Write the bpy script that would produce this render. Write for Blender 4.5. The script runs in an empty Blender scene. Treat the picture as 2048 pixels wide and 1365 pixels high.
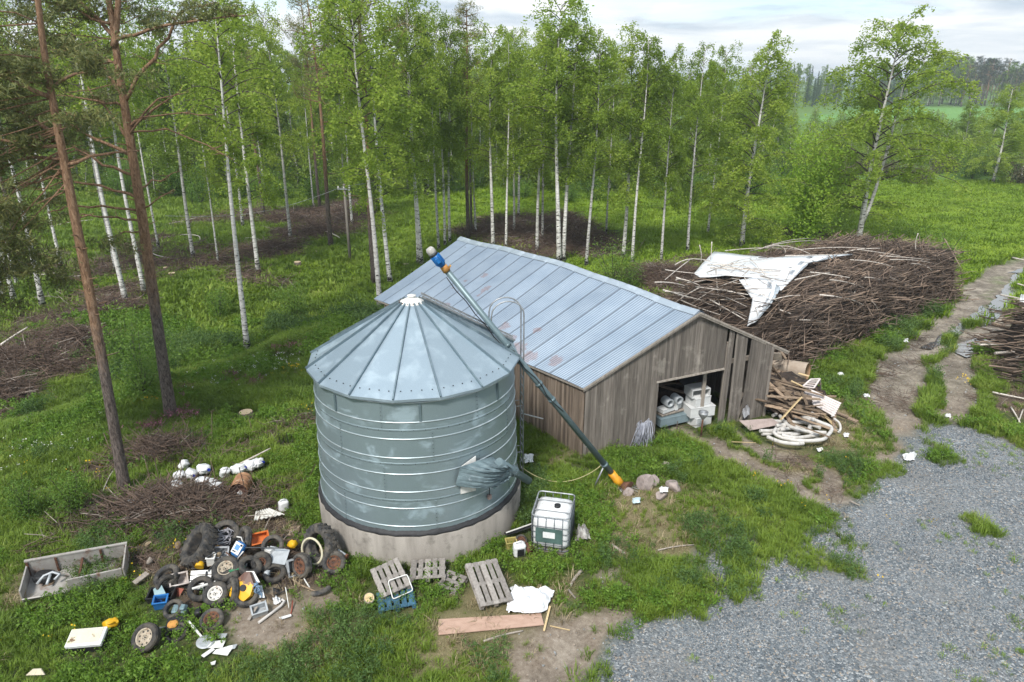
import bpy, math, random
import numpy as np
from mathutils import Matrix, Vector, Euler
random.seed(7); RNG = np.random.default_rng(11)
PI = math.pi
scene = bpy.context.scene
COL = bpy.data.collections.new('scene_objects'); scene.collection.children.link(COL)

# ------------------------------------------------------------------ camera geometry
F, HOR, H = 1400.0, 155.0, 12.6
TH = math.atan((682.5 - HOR) / F); CT, ST = math.cos(TH), math.sin(TH)

def hashn(ix, iy, s):
    n = np.sin(ix * 127.1 + iy * 311.7 + s * 74.7) * 43758.5453
    return n - np.floor(n)
def vnoise(x, y, s=0):
    x = np.asarray(x, float); y = np.asarray(y, float)
    ix, iy = np.floor(x), np.floor(y); fx, fy = x - ix, y - iy
    fx = fx * fx * (3 - 2 * fx); fy = fy * fy * (3 - 2 * fy)
    a = hashn(ix, iy, s); b = hashn(ix + 1, iy, s); c = hashn(ix, iy + 1, s); d = hashn(ix + 1, iy + 1, s)
    return (a * (1 - fx) + b * fx) * (1 - fy) + (c * (1 - fx) + d * fx) * fy
def fbm(x, y, s=0, o=3):
    t = 0; a = 0.5
    for k in range(o):
        t = t + a * vnoise(np.asarray(x) * 2 ** k, np.asarray(y) * 2 ** k, s + k * 3); a *= 0.5
    return t / (1 - 0.5 ** o)
def sstep(a, b, x):
    t = np.clip((np.asarray(x, float) - a) / (b - a), 0, 1); return t * t * (3 - 2 * t)

# crest on the left: ground drops behind this line
CR0 = np.array([-19.0, 23.5]); CR1 = np.array([-11.8, 31.5])
_cd = (CR1 - CR0) / np.linalg.norm(CR1 - CR0); _cn = np.array([-_cd[1], _cd[0]])
def gz(x, y):
    x = np.asarray(x, float); y = np.asarray(y, float)
    d = (x - CR0[0]) * _cn[0] + (y - CR0[1]) * _cn[1]
    z = -0.75 * sstep(0, 3.0, d) * sstep(-7.5, -13, x) * (1 - sstep(6, 16, d))
    z = z + 0.22 * (fbm(x / 5.5, y / 5.5, 5, 2) - 0.5) * sstep(26, 40, np.hypot(x, y))
    z = z + 0.10 * (fbm(x / 1.6, y / 1.6, 9, 2) - 0.5)
    return z
def gzf(x, y): return float(gz(x, y))
def P(px, py, z=None, h=0.0):
    """world point where the line of sight through a photo pixel meets the ground (or height z)"""
    u = (px - 1024) / F; v = (py - 682.5) / F
    d = (u, CT - v * ST, -ST - v * CT)
    zz = 0.0 if z is None else z
    for k in range(1 if z is not None else 6):
        t = (zz + (h if z is None else 0) - H) / d[2]
        x, y = d[0] * t, d[1] * t
        if z is None: zz = gzf(x, y)
    return Vector((x, y, zz + (h if z is None else 0)))
def hz(x, y, py):
    v = (py - 682.5) / F
    return (-v * y * CT - y * ST) / (CT - v * ST) + H
def pxm(p):
    return F / (p[1] * CT + (H - p[2]) * ST)

# ------------------------------------------------------------------ mesh builder
class MB:
    def __init__(s): s.v = []; s.f = []; s.m = []; s.t = []; s.s = []
    def add(s, vs, fs, mat=0, tint=0.5, smooth=False):
        o = len(s.v); s.v.extend([tuple(p) for p in vs])
        for f in fs: s.f.append(tuple(i + o for i in f)); s.m.append(mat); s.t.append(tint); s.s.append(smooth)
        return s
    def box(s, c, d, R=None, mat=0, tint=None, bev=0.0):
        if tint is None: tint = random.random()
        R = R or Matrix.Identity(3); c = Vector(c); h = [q / 2 for q in d]
        b = min(bev, min(h) * 0.9)
        if b <= 0:
            vs = [c + R @ Vector((sx * h[0], sy * h[1], sz * h[2])) for sx in (-1, 1) for sy in (-1, 1) for sz in (-1, 1)]
            fs = [(0, 1, 3, 2), (4, 6, 7, 5), (0, 4, 5, 1), (2, 3, 7, 6), (0, 2, 6, 4), (1, 5, 7, 3)]
            return s.add(vs, fs, mat, tint)
        vs = []; idx = {}
        for sx in (-1, 1):
            for sy in (-1, 1):
                for sz in (-1, 1):
                    for ax in range(3):
                        p = [sx * (h[0] - b), sy * (h[1] - b), sz * (h[2] - b)]
                        p[ax] = (sx, sy, sz)[ax] * h[ax]
                        idx[(sx, sy, sz, ax)] = len(vs); vs.append(c + R @ Vector(p))
        fs = []
        for ax in range(3):
            a1, a2 = [k for k in range(3) if k != ax]
            for sg in (-1, 1):
                q = []
                for (p1, p2) in ((-1, -1), (1, -1), (1, 1), (-1, 1)):
                    k = [0, 0, 0]; k[ax] = sg; k[a1] = p1; k[a2] = p2; q.append(idx[(k[0], k[1], k[2], ax)])
                fs.append(tuple(q))
        for ax in range(3):
            a1, a2 = [k for k in range(3) if k != ax]
            for s1 in (-1, 1):
                for s2 in (-1, 1):
                    q = []
                    for sg, ff in ((-1, (a1, a2)), (1, (a2, a1))):
                        k = [0, 0, 0]; k[ax] = sg; k[a1] = s1; k[a2] = s2
                        for w in ff: q.append(idx[(k[0], k[1], k[2], w)])
                    fs.append(tuple(q))
        for sx in (-1, 1):
            for sy in (-1, 1):
                for sz in (-1, 1): fs.append(tuple(idx[(sx, sy, sz, k)] for k in range(3)))
        return s.add(vs, fs, mat, tint)
    def beam(s, p, q, w, h, up=(0, 0, 1), mat=0, tint=None, bev=0.0):
        p, q = Vector(p), Vector(q); x = (q - p); L = x.length; x.normalize()
        up = Vector(up)
        if abs(x.dot(up)) > 0.98: up = Vector((1, 0, 0))
        y = up.cross(x).normalized(); z = x.cross(y)
        R = Matrix((x, y, z)).transposed()
        return s.box((p + q) / 2, (L, w, h), R, mat, tint, bev)
    def tube(s, pts, r, n=8, mat=0, tint=None, caps=True, smooth=True):
        if tint is None: tint = random.random()
        pts = [Vector(p) for p in pts]; k = len(pts)
        rs = list(r) if hasattr(r, '__len__') else [r] * k
        vs = []; fs = []; up = None
        for i in range(k):
            d = (pts[min(i + 1, k - 1)] - pts[max(i - 1, 0)])
            if d.length < 1e-9: d = Vector((0, 0, 1))
            d.normalize()
            if up is None:
                up = Vector((0, 0, 1)) if abs(d.z) < 0.9 else Vector((1, 0, 0))
            a = up - d * up.dot(d)
            if a.length < 1e-5: a = d.orthogonal()
            a.normalize(); up = a; b = d.cross(a)
            for j in range(n):
                an = 2 * PI * j / n; vs.append(pts[i] + (a * math.cos(an) + b * math.sin(an)) * rs[i])
        for i in range(k - 1):
            for j in range(n):
                fs.append((i * n + j, i * n + (j + 1) % n, (i + 1) * n + (j + 1) % n, (i + 1) * n + j))
        s.add(vs, fs, mat, tint, smooth)
        if caps:
            o = len(s.v) - k * n
            s.f.append(tuple(o + j for j in reversed(range(n)))); s.m.append(mat); s.t.append(tint); s.s.append(False)
            s.f.append(tuple(o + (k - 1) * n + j for j in range(n))); s.m.append(mat); s.t.append(tint); s.s.append(False)
        return s
    def lathe(s, prof, n=24, M=None, mat=0, tint=0.5, smooth=True, a0=0.0, a1=2 * PI):
        M = M or Matrix.Identity(4); full = abs(a1 - a0 - 2 * PI) < 1e-6; k = n if full else n + 1
        vs = [M @ Vector((r * math.cos(a0 + (a1 - a0) * j / n), r * math.sin(a0 + (a1 - a0) * j / n), z)) for (r, z) in prof for j in range(k)]
        fs = []
        for i in range(len(prof) - 1):
            for j in range(n):
                j2 = (j + 1) % k if full else j + 1
                fs.append((i * k + j, i * k + j2, (i + 1) * k + j2, (i + 1) * k + j))
        return s.add(vs, fs, mat, tint, smooth)
    def grid(s, rows, mat=0, tint=0.5, smooth=True, thick=0.0):
        """rows: list of lists of points (a sheet); thick gives it a real back face"""
        a, b = len(rows), len(rows[0]); vs = [Vector(p) for r in rows for p in r]
        fs = [(i * b + j, i * b + j + 1, (i + 1) * b + j + 1, (i + 1) * b + j) for i in range(a - 1) for j in range(b - 1)]
        if thick:
            n = len(vs); nv = []
            for i in range(a):
                for j in range(b):
                    e1 = vs[i * b + min(j + 1, b - 1)] - vs[i * b + max(j - 1, 0)]; e2 = vs[min(i + 1, a - 1) * b + j] - vs[max(i - 1, 0) * b + j]
                    q = e1.cross(e2)
                    q = q.normalized() if q.length > 1e-9 else Vector((0, 0, 1)); nv.append(vs[i * b + j] - q * thick)
            vs = vs + nv; fs += [tuple(n + k for k in reversed(f)) for f in list(fs)]
            ring = [j for j in range(b)] + [i * b + b - 1 for i in range(1, a)] + [(a - 1) * b + j for j in range(b - 2, -1, -1)] + [i * b for i in range(a - 2, 0, -1)]
            for i in range(len(ring)):
                p, q = ring[i], ring[(i + 1) % len(ring)]; fs.append((q, p, p + n, q + n))
        return s.add(vs, fs, mat, tint, smooth)
    def xform(s, M):
        s.v = [tuple(M @ Vector(p)) for p in s.v]; return s
    def mesh(s, name, mats):
        me = bpy.data.meshes.new(name); me.from_pydata(s.v, [], s.f)
        for m in (mats if isinstance(mats, (list, tuple)) else [mats]): me.materials.append(m)
        me.polygons.foreach_set('material_index', s.m); me.polygons.foreach_set('use_smooth', s.s)
        at = me.attributes.new('tint', 'FLOAT', 'FACE'); at.data.foreach_set('value', s.t)
        me.update(); return me
    def build(s, name, mats, parent=None, off=None):
        if off is not None:
            o = Vector(off); s.v = [tuple(Vector(p) - o) for p in s.v]
        ob = bpy.data.objects.new(name, s.mesh(name, mats)); COL.objects.link(ob)
        if parent is not None: ob.parent = parent
        elif off is not None: ob.location = off
        return ob

def npmesh(name, V, Fc, mats, tint=None, smooth=False, midx=None):
    """fast mesh from numpy arrays, all faces with the same corner count"""
    me = bpy.data.meshes.new(name); n, k = Fc.shape
    me.vertices.add(len(V)); me.vertices.foreach_set('co', np.ascontiguousarray(V, dtype=np.float32).ravel())
    me.loops.add(n * k); me.loops.foreach_set('vertex_index', np.ascontiguousarray(Fc, dtype=np.int32).ravel())
    me.polygons.add(n); me.polygons.foreach_set('loop_start', np.arange(0, n * k, k, dtype=np.int32))
    try: me.polygons.foreach_set('loop_total', np.full(n, k, dtype=np.int32))
    except Exception: pass
    for m in (mats if isinstance(mats, (list, tuple)) else [mats]): me.materials.append(m)
    if midx is not None: me.polygons.foreach_set('material_index', midx.astype(np.int32))
    if smooth: me.polygons.foreach_set('use_smooth', np.ones(n, dtype=bool))
    at = me.attributes.new('tint', 'FLOAT', 'FACE')
    at.data.foreach_set('value', (np.full(n, 0.5) if tint is None else tint).astype(np.float32))
    me.update(calc_edges=True); me.validate(); return me

def link(name, me, parent=None, loc=None):
    o = bpy.data.objects.new(name, me); COL.objects.link(o)
    if parent is not None: o.parent = parent
    if loc is not None: o.location = loc
    return o
def tag(o, label=None, cat=None, group=None, kind=None):
    if label: o['label'] = label
    if cat: o['category'] = cat
    if group: o['group'] = group
    if kind: o['kind'] = kind
    return o
def thing(name, label, cat, loc=(0, 0, 0), rz=0.0, group=None, rot=None):
    o = bpy.data.objects.new(name, None); COL.objects.link(o); o.location = loc; o.empty_display_size = 0.2
    o.rotation_euler = rot if rot is not None else (0, 0, rz)
    return tag(o, label, cat, group)
def copy_tree(src, label=None, loc=None, rot=None, scale=None):
    r = src.copy(); COL.objects.link(r)
    for ch in list(src.children):
        c = ch.copy(); COL.objects.link(c); c.parent = r
        for g in list(ch.children):
            d = g.copy(); COL.objects.link(d); d.parent = c
    if label: r['label'] = label
    if loc is not None: r.location = loc
    if rot is not None: r.rotation_euler = rot
    if scale is not None: r.scale = scale
    return r
def RZ(a): return Matrix.Rotation(a, 3, 'Z')
def RE(x, y, z): return Euler((x, y, z)).to_matrix()

# ------------------------------------------------------------------ materials
def nd(nt, t, **kw):
    n = nt.nodes.new(t)
    for k, v in kw.items():
        if k in n.inputs: n.inputs[k].default_value = v
        else: setattr(n, k, v)
    return n
def ramp(nt, stops, fac=None):
    r = nt.nodes.new('ShaderNodeValToRGB'); e = r.color_ramp.elements
    while len(e) < len(stops): e.new(0.5)
    for i, (p, c) in enumerate(stops): e[i].position = p; e[i].color = (*c, 1) if len(c) == 3 else c
    if fac is not None: nt.links.new(fac, r.inputs[0])
    return r
def mixc(nt, fac, a, b, mode='MIX'):
    m = nt.nodes.new('ShaderNodeMix'); m.data_type = 'RGBA'; m.blend_type = mode
    for sock, val in ((m.inputs[0], fac), (m.inputs[6], a), (m.inputs[7], b)):
        if hasattr(val, 'is_output'): nt.links.new(val, sock)
        elif isinstance(val, (int, float)): sock.default_value = val
        else: sock.default_value = (*val, 1) if len(val) == 3 else val
    return m.outputs[2]
def mth(nt, op, a, b=None, clamp=False):
    m = nt.nodes.new('ShaderNodeMath'); m.operation = op; m.use_clamp = clamp
    for i, val in enumerate((a, b)):
        if val is None: continue
        if hasattr(val, 'is_output'): nt.links.new(val, m.inputs[i])
        else: m.inputs[i].default_value = val
    return m.outputs[0]
def newmat(name):
    m = bpy.data.materials.new(name); m.use_nodes = True; nt = m.node_tree
    b = nt.nodes['Principled BSDF']; return m, nt, b
def noise(nt, scale, detail=4, rough=0.55, vec=None, sc3=None, dist=0.0):
    if vec is None:
        vec = nt.nodes.new('ShaderNodeTexCoord').outputs['Object']
    if sc3:
        mp = nd(nt, 'ShaderNodeMapping'); mp.inputs['Scale'].default_value = sc3; nt.links.new(vec, mp.inputs[0]); vec = mp.outputs[0]
    n = nd(nt, 'ShaderNodeTexNoise', Scale=scale, Detail=detail, Roughness=rough, Distortion=dist); nt.links.new(vec, n.inputs['Vector'])
    return n.outputs['Fac']
def bump(nt, b, hgt, strength=0.4, dist=0.02):
    n = nd(nt, 'ShaderNodeBump', Strength=strength, Distance=dist); nt.links.new(hgt, n.inputs['Height']); nt.links.new(n.outputs[0], b.inputs['Normal']); return n
def mat(name, col, col2=None, rough=0.75, metal=0.0, scale=4.0, sc3=None, lo=0.35, hi=0.65, tint=0.0, rnd=0.0, bmp=0.0, bscale=30.0, dirt=None, dlo=0.55, dhi=0.7, dscale=2.0, spec=0.35, alpha=1.0):
    m, nt, b = newmat(name)
    col2 = col2 or tuple(c * 0.65 for c in col)
    r = ramp(nt, [(lo, col2), (hi, col)], noise(nt, scale, 5, 0.6, sc3=sc3)); c = r.outputs[0]
    if dirt is not None:
        c = mixc(nt, ramp(nt, [(dlo, (0, 0, 0)), (dhi, (1, 1, 1))], noise(nt, dscale, 6, 0.65)).outputs[0], c, dirt)
    if tint:
        a = nd(nt, 'ShaderNodeAttribute', attribute_name='tint')
        k = mth(nt, 'ADD', mth(nt, 'MULTIPLY', a.outputs['Fac'], tint), 1 - tint / 2); c = mixc(nt, 1.0, c, _gray(nt, k), 'MULTIPLY')
    if rnd:
        oi = nt.nodes.new('ShaderNodeObjectInfo')
        k = mth(nt, 'ADD', mth(nt, 'MULTIPLY', oi.outputs['Random'], rnd), 1 - rnd / 2); c = mixc(nt, 1.0, c, _gray(nt, k), 'MULTIPLY')
    nt.links.new(c, b.inputs['Base Color'])
    b.inputs['Roughness'].default_value = rough; b.inputs['Metallic'].default_value = metal
    b.inputs['Specular IOR Level'].default_value = spec
    if bmp: bump(nt, b, noise(nt, bscale, 4, 0.6), bmp, 0.02)
    return m
def _gray(nt, k):
    cc = nt.nodes.new('ShaderNodeCombineColor')
    for i in range(3): nt.links.new(k, cc.inputs[i])
    return cc.outputs[0]
def leafmat(name, stops, trans=0.35, patch=0.0, pscale=0.25, rough=0.55, face=0.5):
    """foliage: colour from each leaf's own tint and each plant's random number"""
    m, nt, b = newmat(name)
    a = nd(nt, 'ShaderNodeAttribute', attribute_name='tint'); oi = nt.nodes.new('ShaderNodeObjectInfo')
    k = mth(nt, 'ADD', mth(nt, 'MULTIPLY', a.outputs['Fac'], face), mth(nt, 'MULTIPLY', oi.outputs['Random'], 1 - face))
    if patch:
        nz = nd(nt, 'ShaderNodeTexNoise', Scale=pscale, Detail=2.0); nt.links.new(oi.outputs['Location'], nz.inputs['Vector'])
        k = mth(nt, 'ADD', mth(nt, 'MULTIPLY', k, 1 - patch), mth(nt, 'MULTIPLY', mth(nt, 'SUBTRACT', mth(nt, 'MULTIPLY', nz.outputs['Fac'], 2.4), 0.7, True), patch))
    c = ramp(nt, stops, k).outputs[0]
    nt.links.new(c, b.inputs['Base Color']); b.inputs['Roughness'].default_value = rough; b.inputs['Specular IOR Level'].default_value = 0.25
    if trans:
        t = nt.nodes.new('ShaderNodeBsdfTranslucent'); nt.links.new(c, t.inputs[0])
        mx = nt.nodes.new('ShaderNodeMixShader'); mx.inputs[0].default_value = trans
        nt.links.new(b.outputs[0], mx.inputs[1]); nt.links.new(t.outputs[0], mx.inputs[2])
        nt.links.new(mx.outputs[0], nt.nodes['Material Output'].inputs[0])
    return m

# ------------------------------------------------------------------ scatter of uncountable stuff (one object each)
def scatter(name, label_kind, pts, rots, scls, idx, sources, z_from_ground=True):
    me = bpy.data.meshes.new(name); n = len(pts)
    me.vertices.add(n); me.vertices.foreach_set('co', np.asarray(pts, dtype=np.float32).ravel())
    for nm, ty, arr, key in (('rot', 'FLOAT_VECTOR', rots, 'vector'), ('scl', 'FLOAT_VECTOR', scls, 'vector'), ('idx', 'INT', idx, 'value')):
        at = me.attributes.new(nm, ty, 'POINT'); at.data.foreach_set(key, np.asarray(arr, dtype=np.int32 if ty == 'INT' else np.float32).ravel())
    me.update()
    ob = link(name, me); ob['kind'] = label_kind
    col = bpy.data.collections.new(name + '_sources')
    for i, sm in enumerate(sources):
        so = bpy.data.objects.new('%s_source_%02d' % (name, i), sm); col.objects.link(so)
    g = bpy.data.node_groups.new(name + '_scatter', 'GeometryNodeTree')
    g.interface.new_socket('Geometry', in_out='INPUT', socket_type='NodeSocketGeometry'); g.interface.new_socket('Geometry', in_out='OUTPUT', socket_type='NodeSocketGeometry')
    N = g.nodes; gi = N.new('NodeGroupInput'); go = N.new('NodeGroupOutput'); ip = N.new('GeometryNodeInstanceOnPoints'); ci = N.new('GeometryNodeCollectionInfo')
    ci.inputs['Collection'].default_value = col; ci.inputs['Separate Children'].default_value = True; ci.inputs['Reset Children'].default_value = True
    ip.inputs['Pick Instance'].default_value = True
    def na(nm, ty):
        q = N.new('GeometryNodeInputNamedAttribute'); q.data_type = ty; q.inputs['Name'].default_value = nm; return q.outputs['Attribute']
    L = g.links
    L.new(gi.outputs[0], ip.inputs['Points']); L.new(ci.outputs[0], ip.inputs['Instance']); L.new(na('idx', 'INT'), ip.inputs['Instance Index'])
    L.new(na('rot', 'FLOAT_VECTOR'), ip.inputs['Rotation']); L.new(na('scl', 'FLOAT_VECTOR'), ip.inputs['Scale']); L.new(ip.outputs[0], go.inputs[0])
    md = ob.modifiers.new('scatter', 'NODES'); md.node_group = g
    return ob

# ------------------------------------------------------------------ 2-D masks
def inpoly(x, y, poly):
    x = np.asarray(x); y = np.asarray(y); r = np.zeros(x.shape, bool); n = len(poly); j = n - 1
    for i in range(n):
        xi, yi = poly[i]; xj, yj = poly[j]
        c = ((yi > y) != (yj > y)) & (x < (xj - xi) * (y - yi) / (yj - yi + 1e-12) + xi)
        r ^= c; j = i
    return r
def segd(x, y, pl):
    d = np.full(np.shape(x), 1e9)
    for (x0, y0), (x1, y1) in zip(pl[:-1], pl[1:]):
        dx, dy = x1 - x0, y1 - y0; t = np.clip(((x - x0) * dx + (y - y0) * dy) / (dx * dx + dy * dy + 1e-9), 0, 1)
        d = np.minimum(d, np.hypot(x - x0 - t * dx, y - y0 - t * dy))
    return d
def sdpoly(x, y, poly):
    d = segd(x, y, list(poly) + [poly[0]]); return np.where(inpoly(x, y, poly), -d, d)
def W(pts): return [tuple(P(a, b, 0.0)[:2]) for a, b in pts]
# ================================================================== camera
cam = bpy.data.cameras.new('camera'); camo = bpy.data.objects.new('camera', cam); COL.objects.link(camo)
cam.sensor_width = 36; cam.lens = F / 2048 * 36; cam.clip_end = 6000; cam.clip_start = 0.5
camo.location = (0, 0, H); camo.rotation_euler = (PI / 2 - TH, 0, 0); scene.camera = camo

# ================================================================== ground masks (regions given where they lie on the ground)
GRAVEL = W([(1120, 1420), (1205, 1345), (1262, 1290), (1300, 1235), (1392, 1214), (1436, 1186), (1444, 1150), (1424, 1108), (1436, 1085), (1476, 1092), (1488, 1140), (1466, 1180), (1500, 1196), (1560, 1140), (1612, 1092), (1658, 1052), (1672, 1012), (1700, 985), (1750, 962), (1800, 930), (1796, 885), (1828, 838), (1900, 842), (1985, 876), (2060, 912), (2500, 1000), (2900, 1500), (1120, 1500)])
POCKET = W([(1440, 1082), (1490, 1084), (1496, 1130), (1452, 1132)])
SAND = [W([(985, 1400), (1040, 1300), (1120, 1238), (1215, 1214), (1292, 1212), (1300, 1240), (1262, 1290), (1205, 1345), (1120, 1430)]),
        W([(1740, 765), (1800, 750), (1805, 800), (1832, 842), (1815, 905), (1790, 945), (1742, 930), (1770, 880), (1748, 820)]),
        W([(1395, 1095), (1424, 1092), (1450, 1150), (1430, 1190), (1404, 1180), (1410, 1130)]),
        W([(470, 1215), (560, 1165), (615, 1185), (640, 1240), (590, 1300), (470, 1290)]),
        W([(605, 1165), (690, 1165), (690, 1205), (620, 1200)]), W([(1190, 1150), (1235, 1130), (1245, 1170), (1200, 1180)]),
        W([(1960, 860), (2060, 905), (2060, 935), (1985, 890)]), W([(1570, 1002), (1640, 975), (1700, 985), (1670, 1010)]),
        W([(1725, 905), (1768, 905), (1770, 930), (1730, 934)])]
TRACK = [(W([(1768, 815), (1776, 775), (1800, 735), (1838, 705), (1885, 665), (1935, 625), (1955, 590), (1968, 560), (1990, 538), (2050, 520), (2150, 505)]), 0.78),
         (W([(1925, 800), (1912, 750), (1920, 712), (1945, 690), (1985, 668), (2010, 650)]), 0.70),
         (W([(1790, 800), (1830, 770), (1850, 740)]), 0.55), (W([(1900, 830), (1925, 790)]), 0.7), (W([(1988, 650), (1996, 610), (2008, 570), (2030, 545), (2080, 528)]), 0.55), (W([(1880, 668), (1940, 672), (1990, 660)]), 0.85),
         (W([(1330, 850), (1400, 882), (1470, 912), (1560, 955), (1640, 990), (1700, 1005)]), 0.42),
         (W([(1440, 862), (1520, 900), (1600, 935), (1690, 985)]), 0.36),
         (W([(1085, 1365), (1130, 1300), (1180, 1255)]), 0.3)]
SLASH = [W([(-120, 640), (20, 640), (120, 600), (230, 590), (300, 560), (330, 545), (270, 625), (250, 640), (110, 690), (0, 740), (-120, 760)]), W([(-120, 720), (20, 700), (150, 660), (190, 690), (60, 760), (0, 815), (-120, 880)]),
         W([(-60, 470), (90, 470), (180, 520), (330, 470), (330, 540), (180, 560), (-60, 560)]),
         W([(168, 975), (240, 962), (330, 985), (420, 992), (520, 985), (580, 1010), (520, 1050), (380, 1068), (215, 1045)]), W([(310, 940), (350, 930), (345, 985), (300, 980)]),
         W([(235, 885), (330, 868), (430, 885), (420, 920), (255, 935)]), W([(470, 880), (560, 850), (636, 835), (636, 870), (540, 900)]),
         W([(340, 540), (400, 480), (470, 500), (590, 488), (560, 515), (470, 545)]), W([(455, 545), (540, 545), (540, 560), (450, 568)]),
         W([(515, 470), (590, 452), (700, 420), (745, 415), (750, 465), (650, 475), (560, 488)]), W([(560, 430), (700, 405), (750, 420), (640, 450)]),
         W([(330, 440), (440, 430), (640, 424), (640, 436), (460, 448), (330, 455)]),
         W([(905, 470), (1000, 440), (1140, 432), (1200, 462), (1240, 485), (1245, 520), (1120, 520), (960, 498)]),
         W([(1255, 575), (1330, 545), (1440, 520), (1700, 495), (1700, 640), (1400, 640)]),
         W([(1990, 690), (2060, 640), (2200, 640), (2200, 860), (2050, 840), (2010, 760)]), W([(340, 1095), (500, 1030), (690, 1060), (700, 1160), (560, 1200), (330, 1230), (290, 1180)])]
STRAW = [W([(1230, 1000), (1330, 950), (1440, 985), (1480, 1060), (1420, 1092), (1240, 1125), (1200, 1100)]), W([(1430, 905), (1560, 895), (1700, 960), (1560, 960)]),
         W([(1640, 770), (1740, 770), (1770, 930), (1600, 880)]), W([(560, 1170), (700, 1160), (720, 1300), (590, 1330)]), W([(1120, 870), (1200, 900), (1080, 950)]),
         W([(900, 1180), (1130, 1170), (1120, 1290), (1010, 1365), (760, 1365), (740, 1290)]), W([(20, 1150), (110, 1130), (130, 1220), (40, 1260)])]
ISLAND = [W([(1398, 1222), (1440, 1200), (1500, 1190), (1520, 1215), (1440, 1240), (1405, 1256)]), W([(1560, 1110), (1640, 1110), (1730, 1135), (1720, 1170), (1640, 1160)]),
          W([(1700, 1080), (1750, 1075), (1760, 1095), (1700, 1100)]), W([(1910, 1005), (1980, 1010), (1990, 1070), (1925, 1060)]), W([(1830, 880), (1900, 890), (1930, 935), (1850, 935)]),
          W([(1930, 910), (1990, 920), (2010, 950), (1940, 945)]), W([(1690, 1000), (1720, 1000), (1720, 1020), (1690, 1020)]), W([(1800, 845), (1900, 820), (2010, 860), (1990, 875), (1890, 845)]),
          W([(1385, 1238), (1420, 1226), (1420, 1252), (1390, 1258)])]
BARN = [(2.5, 21.76), (10.06, 25.01), (1.4, 35.6), (-6.2, 32.3)]
SILO = (-2.83, 18.9)

def masks(x, y):
    x = np.asarray(x, float); y = np.asarray(y, float)
    wx = x + 0.55 * (fbm(x / 0.9, y / 0.9, 21, 3) - 0.5) * 1.6; wy = y + 0.55 * (fbm(x / 0.9, y / 0.9, 31, 3) - 0.5) * 1.6
    soft = 0.45
    wx = wx + 1.5 * (fbm(x / 2.6, y / 2.6, 23, 2) - .5); wy = wy + 1.5 * (fbm(x / 2.6, y / 2.6, 33, 2) - .5)
    g = 1 - sstep(-soft, soft, np.minimum(sdpoly(wx, wy, GRAVEL), sdpoly(wx, wy, POCKET)))
    n1 = fbm(x / 1.1, y / 1.1, 41, 3)
    for p in ISLAND: g = g * (1 - 0.75 * (1 - sstep(-0.45, 0.35, sdpoly(wx, wy, p))) * sstep(0.40, 0.66, n1))
    d = np.zeros_like(x)
    for p in SAND: d = np.maximum(d, 1 - sstep(-0.35, 0.35, sdpoly(wx, wy, p)))
    tr = np.zeros_like(x)
    for pl, w in TRACK: tr = np.maximum(tr, 1 - sstep(w * 0.55, w * 1.25, segd(wx, wy, pl)))
    s = np.zeros_like(x)
    for p in SLASH: s = np.maximum(s, 1 - sstep(-0.5, 0.5, sdpoly(x + 2.2 * (wx - x), y + 2.2 * (wy - y), p)))
    st = np.zeros_like(x)
    for p in STRAW: st = np.maximum(st, 1 - sstep(-0.8, 0.8, sdpoly(wx, wy, p)))
    d = d * (1 - g); tr = tr * (1 - g); s = s * (1 - np.maximum(g, np.maximum(d, tr)))
    return g, d, tr, s, st
def blocked(x, y):
    b = inpoly(x, y, BARN) | (np.hypot(x - SILO[0], y - SILO[1]) < 3.12)
    return b

def axis(lo, hi, step, far_lo, far_hi, gr=1.13):
    a = list(np.arange(lo, hi + 1e-6, step)); s = step
    while a[-1] < far_hi: s = min(s * gr, 60); a.append(a[-1] + s)
    s = step
    while a[0] > far_lo: s = min(s * gr, 60); a.insert(0, a[0] - s)
    return np.array(a)
gxs = axis(-17, 27, 0.13, -1500, 1500); gys = axis(9.5, 42, 0.13, -60, 3200)
GX, GY = np.meshgrid(gxs, gys)
gM = masks(GX, GY)
GZ = gz(GX, GY) - 0.10 * gM[2] + 0.03 * (fbm(GX / 0.45, GY / 0.45, 55, 2) - 0.5) * sstep(60, 30, GY)
nx, ny = len(gxs), len(gys)
gV = np.stack([GX, GY, GZ], -1).reshape(-1, 3)
ii, jj = np.meshgrid(np.arange(nx - 1), np.arange(ny - 1)); q = (jj * nx + ii).ravel()
gF = np.stack([q, q + 1, q + nx + 1, q + nx], 1)
def facev(a): return (a[:-1, :-1] + a[1:, :-1] + a[:-1, 1:] + a[1:, 1:]).ravel() / 4
fg, fd, ft = facev(gM[0]), facev(gM[1]), facev(gM[2])
fx, fy = facev(GX), facev(GY)

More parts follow.
